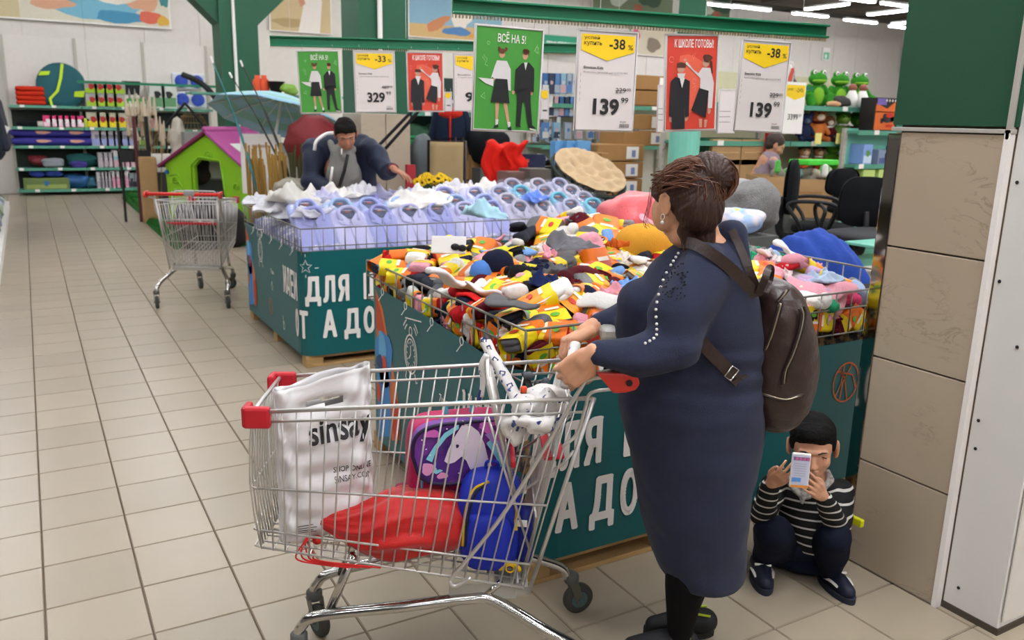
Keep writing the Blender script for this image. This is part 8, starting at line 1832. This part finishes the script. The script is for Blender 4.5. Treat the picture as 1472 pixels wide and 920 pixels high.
def strap(mb, pts, w_, th=.006):
    P3 = smooth_path(pts, 6); n = len(P3); vs = []
    for i in range(n):
        t = (P3[min(i+1, n-1)]-P3[max(i-1, 0)]).normalized(); vd = (P3[i]-Vector((0, 0, H))).normalized(); q = t.cross(vd).normalized()*w_/2; nn = vd*th
        vs += [P3[i]+q, P3[i]-q, P3[i]-q+nn, P3[i]+q+nn]
    fs = []
    for i in range(n-1): a = 4*i; b = a+4; fs += [(a+k, a+(k+1) % 4, b+(k+1) % 4, b+k) for k in range(4)]
    fs += [(3, 2, 1, 0), (4*n-4, 4*n-3, 4*n-2, 4*n-1)]; mb.add(vs, fs)
m_ = MB(); strap(m_, [PG(972, 349, 2.40), PG(995, 350, 2.30), PG(1025, 366, 2.235), PG(1058, 393, 2.235), PG(1088, 425, 2.28)], .032); strap(m_, [PG(1052, 330, 2.36), PG(1066, 360, 2.33), PG(1080, 395, 2.30), PG(1092, 425, 2.30)], .022); fin(m_.build('shoulder_strap', M_lea, bp_), b=BB)
m_ = MB(); strap(m_, [PG(998, 478, 2.235), PG(1020, 505, 2.225), PG(1045, 530, 2.23), PG(1060, 550, 2.26), PG(1075, 575, 2.30)], .036); fin(m_.build('lower_strap', M_lea, bp_), b=BB)
m_ = MB(); m_.add([PG(1072, 538, 2.27), PG(1085, 552, 2.29), PG(1078, 580, 2.30), PG(1060, 562, 2.27), PG(1050, 548, 2.245)], [(0, 1, 2, 3, 4)]); fin(m_.build('strap_tab', M_lea, bp_, solid=.006), b=BB)
m_ = MB(); m_.tube([PG(1041, 541, 2.22), PG(1050, 547, 2.22), PG(1062, 532, 2.23), PG(1053, 526, 2.23)], .0028, 6, closed=True); fin(m_.build('ring', M_steel, bp_, smooth=True), b=BB)
m_ = MB(); strap(m_, [PG(1089, 424, 2.27), PG(1098, 405, 2.25), PG(1104, 388, 2.26), PG(1108, 386, 2.30), PG(1107, 400, 2.34), PG(1100, 420, 2.32)], .020); fin(m_.build('top_loop', M_lea, bp_), b=BB)
# what she holds, and the far end of the cart handle
m_ = MB(); a, b = PG(826, 500, 2.33), PG(812, 556, 2.20); m_.tube(smooth_path([a+(a-b)*.12, a, a.lerp(b, .5), b], 5), [.012]+[.016]*14+[.013], 12, flat=.8); t = m_.build('rolled_wrap', M_wrap, smooth=True); tag(t, 'rolled end of printed white wrap held upright in the woman\'s hands', 'wrapped item')
m_ = MB(); m_.box((0, 0, 0), (.085, .05, .045)); o = m_.build('card_holder', mat('clear_grey', '#b4b4b0', .15, .1), loc=PG(882, 478, 2.42), bevel=.014); o.rotation_euler.z = CA; tag(o, 'clear grey plastic box on the far end of the cart handle', 'holder')
# ------------------------------------------------------------------ BOY
GB = 2.87; bb = Vector((PG(1150, 830, GB).x, PG(1150, 830, GB).y, 0)); IB2 = Matrix.Translation(-bb)
boy = thing('person', 'small boy in a black and white striped jacket squatting beside the pillar with a phone', 'person', bb)
M_sk2 = skin_mat('skin_boy', '#cf9f82')
def B(x, y, g=0): return PG(x, y, GB+g)
def finb(o): return fin(o, b=IB2)
mb = MB(); HB = B(1168, 645, -.02); hfw = (-FWD*.95-RIGHT*.28-UP*.16); Pb, Rb = head(mb, HB, hfw, UP-RIGHT*.06, .98, True)
mb.chain([HB-UP*.05, B(1163, 690, .05)], [.046, .05], 12); mb.chain([B(1163, 690, .05), B(1160, 740, .08), B(1155, 775, .12)], [.075, .10, .10], 14)
shR, elR, wrR = B(1112, 700, .05), B(1096, 742, -.06), B(1109, 694, -.17); shL, elL, wrL = B(1208, 708, .05), B(1203, 758, -.08), B(1182, 712, -.19)
mb.chain([shR, elR, wrR], [.04, .032, .021], 12); mb.chain([shL, elL, wrL], [.04, .032, .021], 12)
ph = B(1150, 676, -.26)
kR = B(1130, 682, -.235); hand(mb, wrR, kR-wrR, (RIGHT*.35+FWD*.9), 1, .70, fc=[(.25, .5, .3), (.3, .6, .4), (.4, .7, .4), (.45, .8, .5)], thumb=(.2, .2))
kL = B(1163, 693, -.25); hand(mb, wrL, kL-wrL, (-RIGHT*.35+FWD*.9), -1, .70, fc=[(.25, .5, .3), (.3, .6, .4), (.4, .7, .4), (.45, .8, .5)], thumb=(.2, .2))
hipc = B(1152, 792, .16); knR, anR = B(1110, 765, -.10), B(1098, 806, .02); knL, anL = B(1198, 774, -.12), B(1192, 826, -.04)
mb.chain([hipc-RIGHT*.06, knR, anR], [.07, .045, .03], 12); mb.chain([hipc+RIGHT*.06, knL, anL], [.07, .045, .03], 12)
finb(fuse(mb, 'body', M_sk2, .0034, boy, 3))
eb = eyes(boy, Pb, Rb, .98, look=-.004); finb(eb); finb(brows(boy, Pb, .98, M_black))
M_blk_hair = mat('hair_black', '#0c0a09', .75, var=.3, scale=80, bump=.5, bscale=160)
mb = MB(); mb.sell(Pb(0, -.022, .055), (.082, .095, .078), R=Rb, nu=28, nv=16); mb.sell(Pb(0, .015, .085), (.072, .074, .040), R=Rb); mb.sell(Pb(0, -.05, .0), (.070, .055, .07), R=Rb)
for q in (-1, 1): mb.sell(Pb(q*.070, .006, .030), (.014, .030, .030), R=Rb)
for k in range(9): mb.sell(Pb(-.052+.013*k, .070-.0009*(k-4)**2, .078-.003*(k % 2)), (.010, .012, .014), R=Rb, nu=8, nv=6)
finb(fuse(mb, 'hair', M_blk_hair, .004, boy, 3, lambda co, nr: co+nr*wave(co, .0018, 110, 3, True)[:, None]))
M_str = stripes('striped_knit', '#232323', '#c9c6c2', 30, 2, .80)
mb = MB(); tor = Rows([(682, 1140, 1188, .06), (692, 1122, 1202, .085), (706, 1112, 1212, .10), (730, 1116, 1210, .11), (755, 1122, 1200, .12), (778, 1128, 1190, .12)], GB+.06, 30); tor.loft(mb, 5)
mb.chain([shR, elR, wrR.lerp(elR, .12)], [.052, .048, .032], 14); mb.chain([shL, elL, wrL.lerp(elL, .12)], [.052, .048, .032], 14)
finb(fuse(mb, 'striped_jacket', M_str, .006, boy, 4, lambda co, nr: co+nr*wave(co, .003, 50, 3)[:, None], label='black jacket with thin white stripes'))
mb = MB(); 
for q, pts in ((-1, [(1152, 712), (1140, 700), (1134, 686), (1142, 678)]), (1, [(1160, 714), (1180, 704), (1194, 690), (1190, 678)])):
    mb.chain([B(x, y, -.06+.02*k) for k, (x, y) in enumerate(pts)], [.012, .015, .014, .010], 8)
mb.chain([B(1155, 700, -.055), B(1153, 722, -.065)], [.014, .008], 8)
finb(fuse(mb, 'shirt_collar', mat('grey_check', '#8f8c8a', .8, scale=90, col2='#b4b0ac'), .004, boy, 3))
mb = MB(); mb.chain([hipc-RIGHT*.07+UP*.0, knR, anR+UP*.02], [.085, .070, .048], 16); mb.chain([hipc+RIGHT*.07, knL, anL+UP*.02], [.085, .070, .048], 16); mb.sell(hipc-UP*.02, (.13, .13, .10)); mb.chain([B(1110, 770, -.02), B(1100, 795, .0)], [.07, .055], 12); mb.chain([B(1195, 785, -.04), B(1192, 812, -.03)], [.07, .055], 12); mb.sell(B(1152, 782, .04), (.10, .08, .07)); mb.sell(B(1155, 802, .06), (.11, .11, .05))
finb(fuse(mb, 'trousers', mat('dark_denim', '#141a2c', .85, var=.15, bump=.2, bscale=200), .007, boy, 4, lambda co, nr: co+nr*(wave(co, .005, 34, 3, True))[:, None]))
for (x, y, g, lx) in ((1094, 812, .0, -.12), (1196, 834, -.05, .22)):
    a = B(x, y, g); a.z = 0; d = (-FWD+RIGHT*lx).normalized(); q = Vector((-d.y, d.x, 0)); m_ = MB(); m_.chain([a-d*.04+UP*.045, a+d*.03+UP*.042, a+d*.095+UP*.032], [.036, .036, .030], 14)
    finb(fuse(m_, 'shoe', mat('navy_shoe', '#161c34', .55), .004, boy, 3, lambda co, nr: np.stack([co[:, 0], co[:, 1], np.maximum(co[:, 2], .016)], 1)))
    sl = [a+d*(.03+.105*math.cos(t))+q*(.042*math.sin(t)) for t in np.linspace(0, 2*PI, 25)[:-1]]; m_ = MB(); m_.loft([sl, [p+UP*.022 for p in sl]]); finb(m_.build('sole', mat('sole_dark', '#2a3040', .7), boy))
    m_ = MB()
    for s in (-1, 1): strap(m_, [a+d*.08+q*s*.030+UP*.045, a+d*.045+q*s*.037+UP*.05, a+d*.0+q*s*.037+UP*.04], .010, .003)
    m_.tube([a+d*.035+q*.03+UP*.072, a+d*.035-q*.03+UP*.072], .005, 6); finb(m_.build('shoe_stripe', M_paper, boy))
# phone
t = thing('phone', 'white phone with a coloured screen held up by the boy', 'phone', ph); fo_ = Matrix((RIGHT, (FWD*.93-UP*.0).normalized(), UP)).transposed() @ Matrix.Rotation(-.18, 3, 'X') @ Matrix.Rotation(.06, 3, 'Y')
m_ = MB(); m_.box((0, 0, 0), (.064, .010, .118), fo_); m_.build('case', M_paper, t, bevel=.004)
fph = lambda k: (lambda u, v: fo_ @ Vector((u, -.0052-.0006*k, v)))
layers(t, fph, [('#c4c4d4', [rect(-.029, -.05, .058, .103)]), ('#7c6a9c', [rect(-.027, .034, .054, .012)]), ('#d4688c', [rect(-.02+.013*k, .036, .008, .008) for k in range(4)]), ('#a8a8b8', [rect(-.022, .022-.008*k, .040, .002) for k in range(6)]), ('#5c94cc', [rect(-.027, -.038, .030, .014)]), ('#d8902c', [rect(-.030, -.057, .060, .008)])], 'screen_print')
m_ = MB(); a = B(1221, 744, .05); m_.box((0, 0, 0), (.02, .12, .03)); o = m_.build('yellow_box', mat('yel_tag', '#d8d81c', .5), loc=a, bevel=.004); tag(o, 'small bright yellow tag showing behind the boy\'s elbow', 'tag')
# ------------------------------------------------------------------ MAN
GMn = 7.05; mf = Vector((2.42, 7.45, 0)); IB3 = Matrix.Translation(-mf)
man = thing('person', 'man in a navy jacket and grey hoodie bending over the shirt bin', 'person', mf)
def K(x, y, g=0): return PG(x, y, GMn+g)
def finm(o): return fin(o, b=IB3)
M_sk3 = skin_mat('skin_man', '#b98468'); hd_ = K(497, 194, -.18)
mb = MB(); Pm, Rm_ = head(mb, hd_, (-FWD*.80+RIGHT*.30-UP*.55), UP-FWD*.3, 1.05); mb.chain([hd_-UP*.05+FWD*.04, K(492, 222, .0)], [.06, .065], 12)
hipm = Vector((mf.x-.02, mf.y-.12, .95)); chest = K(492, 245, .05)
mb.chain([K(492, 225, .02), chest, hipm], [.10, .15, .15], 16)
mR = [K(452, 222, .0), K(447, 258, -.05), K(478, 271, -.22)]; mL = [K(540, 222, .0), K(556, 246, -.12), K(566, 243, -.38)]
mb.chain(mR, [.06, .045, .03], 12); mb.chain(mL, [.06, .045, .03], 12)
hand(mb, mR[2], RIGHT*.9-UP*.3-FWD*.3, -UP, -1, 1.0); hand(mb, mL[2], RIGHT*.75-UP*.35-FWD*.35, -UP, 1, 1.0, fc=[(.2, .3, .2)]*4)
for s in (-1, 1): mb.chain([hipm+RIGHT*s*.09, Vector((mf.x, mf.y, .5))+RIGHT*s*.11, Vector((mf.x, mf.y, .06))+RIGHT*s*.12], [.09, .065, .045], 12)
finm(fuse(mb, 'body', M_sk3, .0055, man, 3)); finm(eyes(man, Pm, Rm_, 1.05, -.005)); finm(brows(man, Pm, 1.05, M_blk_hair))
mb = MB(); mb.sell(Pm(0, -.02, .055), (.087, .100, .078), R=Rm_, nu=26, nv=16); mb.sell(Pm(0, .03, .085), (.07, .07, .035), R=Rm_); mb.sell(Pm(0, -.06, .0), (.074, .055, .075), R=Rm_)
for q in (-1, 1): mb.sell(Pm(q*.074, .0, .03), (.014, .03, .035), R=Rm_)
finm(fuse(mb, 'hair', mat('hair_dark', '#15100c', .8, bump=.4, bscale=120), .006, man, 3, lambda co, nr: co+nr*wave(co, .003, 90, 3, True)[:, None]))
M_jn = mat('jacket_navy', '#1c2740', .6, var=.1, bump=.15, bscale=60)
mb = MB(); mb.chain([K(450, 215, .03), K(470, 235, .12), K(455, 290, .25)], [.10, .13, .15], 16); mb.chain([K(530, 215, .03), K(522, 240, .12), K(520, 290, .25)], [.10, .12, .14], 16); mb.chain([K(470, 210, .12), K(520, 212, .12)], [.12, .12], 14); mb.chain([K(480, 240, .25), K(500, 290, .4)], [.18, .18], 16)
mb.chain([mR[0], mR[1], mR[2].lerp(mR[1], .12)], [.10, .085, .055], 16); mb.chain([mL[0], mL[1], mL[2].lerp(mL[1], .1)], [.095, .08, .058], 16)
for s in (-1,): mb.chain([hipm+FWD*.02, chest+FWD*.1], [.19, .17], 14)
finm(fuse(mb, 'navy_jacket', M_jn, .011, man, 5, lambda co, nr: co+nr*wave(co, .010, 22, 5, True)[:, None]))
mb = MB(); mb.chain([K(492, 222, -.08), K(494, 250, -.06), K(497, 290, .05)], [.10, .15, .17], 16); mb.chain([K(474, 205, .0), K(482, 222, -.12), K(494, 226, -.16), K(508, 214, -.06)], [.03, .035, .035, .03], 12); finm(fuse(mb, 'grey_hoodie', mat('hoodie_grey', '#8a8883', .9, bump=.2), .009, man, 4, lambda co, nr: co+nr*wave(co, .006, 30, 6, True)[:, None]))
m_ = MB(); m_.tube(smooth_path([K(452, 216, -.10), K(455, 203, -.10), K(468, 193, -.04), K(480, 191, .03)]), .014, 7); m_.tube([K(478, 240, -.23), K(475, 262, -.22)], .010, 6); m_.tube([K(491, 214, -.21), K(491, 222, -.22)], .006, 6); finm(m_.build('white_lining', M_paper, man, smooth=True))
m_ = MB(); m_.tube([K(500, 222, -.22), K(495, 245, -.24), K(488, 268, -.22)], .014, 6); finm(m_.build('black_strap', M_black, man, smooth=True))
m_ = MB(); m_.tube([mL[2].lerp(mL[1], .12), mL[2].lerp(mL[1], -.0)], .045, 12); m_.tube([mR[2].lerp(mR[1], .10), mR[2]], .042, 12); finm(m_.build('red_cuff', pm('#7c1c24'), man, smooth=True))
mb = MB()
for s in (-1, 1): mb.chain([hipm+RIGHT*s*.09, Vector((mf.x, mf.y, .5))+RIGHT*s*.11, Vector((mf.x, mf.y, .08))+RIGHT*s*.12], [.12, .085, .065], 14)
finm(fuse(mb, 'trousers', mat('trouser_dark', '#20242c', .9), .014, man, 4))
for s in (-1, 1):
    m_ = MB(); a = mf+RIGHT*s*.12; m_.chain([a+UP*.045, a-FWD*.14+UP*.035], [.045, .038], 12); finm(m_.build('shoe', M_black, man, smooth=True))
# ------------------------------------------------------------------ FAR CHILD
GC_ = 8.3; cf = PG(1092, 300, GC_+.1); cf = Vector((cf.x, cf.y, 0)); IB4 = Matrix.Translation(-cf)
ch = thing('person', 'child in a lilac grey top leaning over the cardboard cartons at right', 'person', cf)
def C_(x, y, g=0): return PG(x, y, GC_+g)
def finc(o): return fin(o, b=IB4)
mb = MB(); hc_ = C_(1114, 210); Pc, Rc = head(mb, hc_, RIGHT*.85-FWD*.1-UP*.45, UP, .95, True); mb.chain([hc_-UP*.04-RIGHT*.03, C_(1106, 226)], [.05, .05], 10)
hpc = C_(1086, 266, .05); mb.chain([C_(1104, 232), hpc], [.09, .10], 12)
mb.chain([C_(1112, 232, -.1), C_(1120, 250, -.15), C_(1112, 256, -.2)], [.045, .035, .025], 10); mb.chain([C_(1112, 236, .08), C_(1124, 252, .05), C_(1132, 256, .0)], [.045, .035, .025], 10)
hand(mb, C_(1112, 256, -.2), RIGHT-UP*.4, -UP, 1, .7); hand(mb, C_(1132, 256, .0), RIGHT-UP*.2, -UP, 1, .7)
for s in (-1, 1): mb.chain([hpc, Vector((cf.x, cf.y, .5))+FWD*s*.08, Vector((cf.x, cf.y, .05))+FWD*s*.09], [.09, .055, .04], 10)
finc(fuse(mb, 'body', skin_mat('skin_child', '#c49478'), .007, ch, 2)); finc(eyes(ch, Pc, Rc, .95))
mb = MB(); mb.sell(Pc(0, -.025, .045), (.084, .095, .082), R=Rc); mb.sell(Pc(0, -.05, -.0), (.075, .055, .07), R=Rc); finc(fuse(mb, 'hair', mat('hair_cb', '#3c2a20', .6), .008, ch, 3))
mb = MB(); mb.chain([C_(1107, 230), C_(1098, 250, .02), C_(1087, 268, .05)], [.10, .115, .11], 14); mb.chain([C_(1112, 234, -.1), C_(1120, 251, -.15), C_(1114, 255, -.18)], [.055, .045, .035], 10); mb.chain([C_(1112, 236, .08), C_(1123, 252, .05)], [.055, .045], 10)
finc(fuse(mb, 'lilac_top', mat('lilac_cloth', '#988890', .9), .010, ch, 4, lambda co, nr: co+nr*wave(co, .005, 30, 6, True)[:, None]))
m_ = MB(); m_.sell(C_(1082, 272, .03), (.12, .11, .03), R=Matrix.Rotation(.5, 3, FWD)); finc(m_.build('white_hem', M_paper, ch, smooth=True))
mb = MB(); 
for s in (-1, 1): mb.chain([hpc, Vector((cf.x, cf.y, .5))+FWD*s*.08, Vector((cf.x, cf.y, .03))+FWD*s*.09], [.12, .07, .055], 10)
mb.sell(C_(1084, 276, .05), (.13, .12, .07)); finc(fuse(mb, 'trousers', mat('trouser_navy', '#1c2030', .9), .014, ch, 3))

# ================================================================== LABELS : tell look-alikes apart by their order in the picture
bpy.context.view_layer.update()
_by = {}
for o in COL.objects:
    if o.parent is None and 'label' in o and 'category' in o and 'outside' not in o['label']: _by.setdefault(o['label'], []).append(o)
_ord = ['leftmost', 'second from left', 'third from left', 'fourth from left', 'fifth from left', 'sixth from left', 'seventh from left', 'eighth from left', 'ninth from left', 'tenth from left', 'eleventh from left', 'twelfth from left']
def _sx(o):
    p = np.array(o.matrix_world.translation)-np.array([0, 0, H]); return (p@_R)/(p@_F)
for lab, L_ in _by.items():
    n = len(L_)
    if n < 2 or n > 12: continue
    L_.sort(key=_sx); names = ['left one', 'right one'] if n == 2 else ['left one', 'middle one', 'right one'] if n == 3 else _ord
    for o, s in zip(L_, names):
        w_ = lab.split(); k = 16-len(s.split()); o['label'] = ' '.join(w_[:k]).rstrip(',')+', '+s
for o in COL.objects:
    if 'label' in o and len(o['label'].split()) > 16: o['label'] = ' '.join(o['label'].split()[:16])
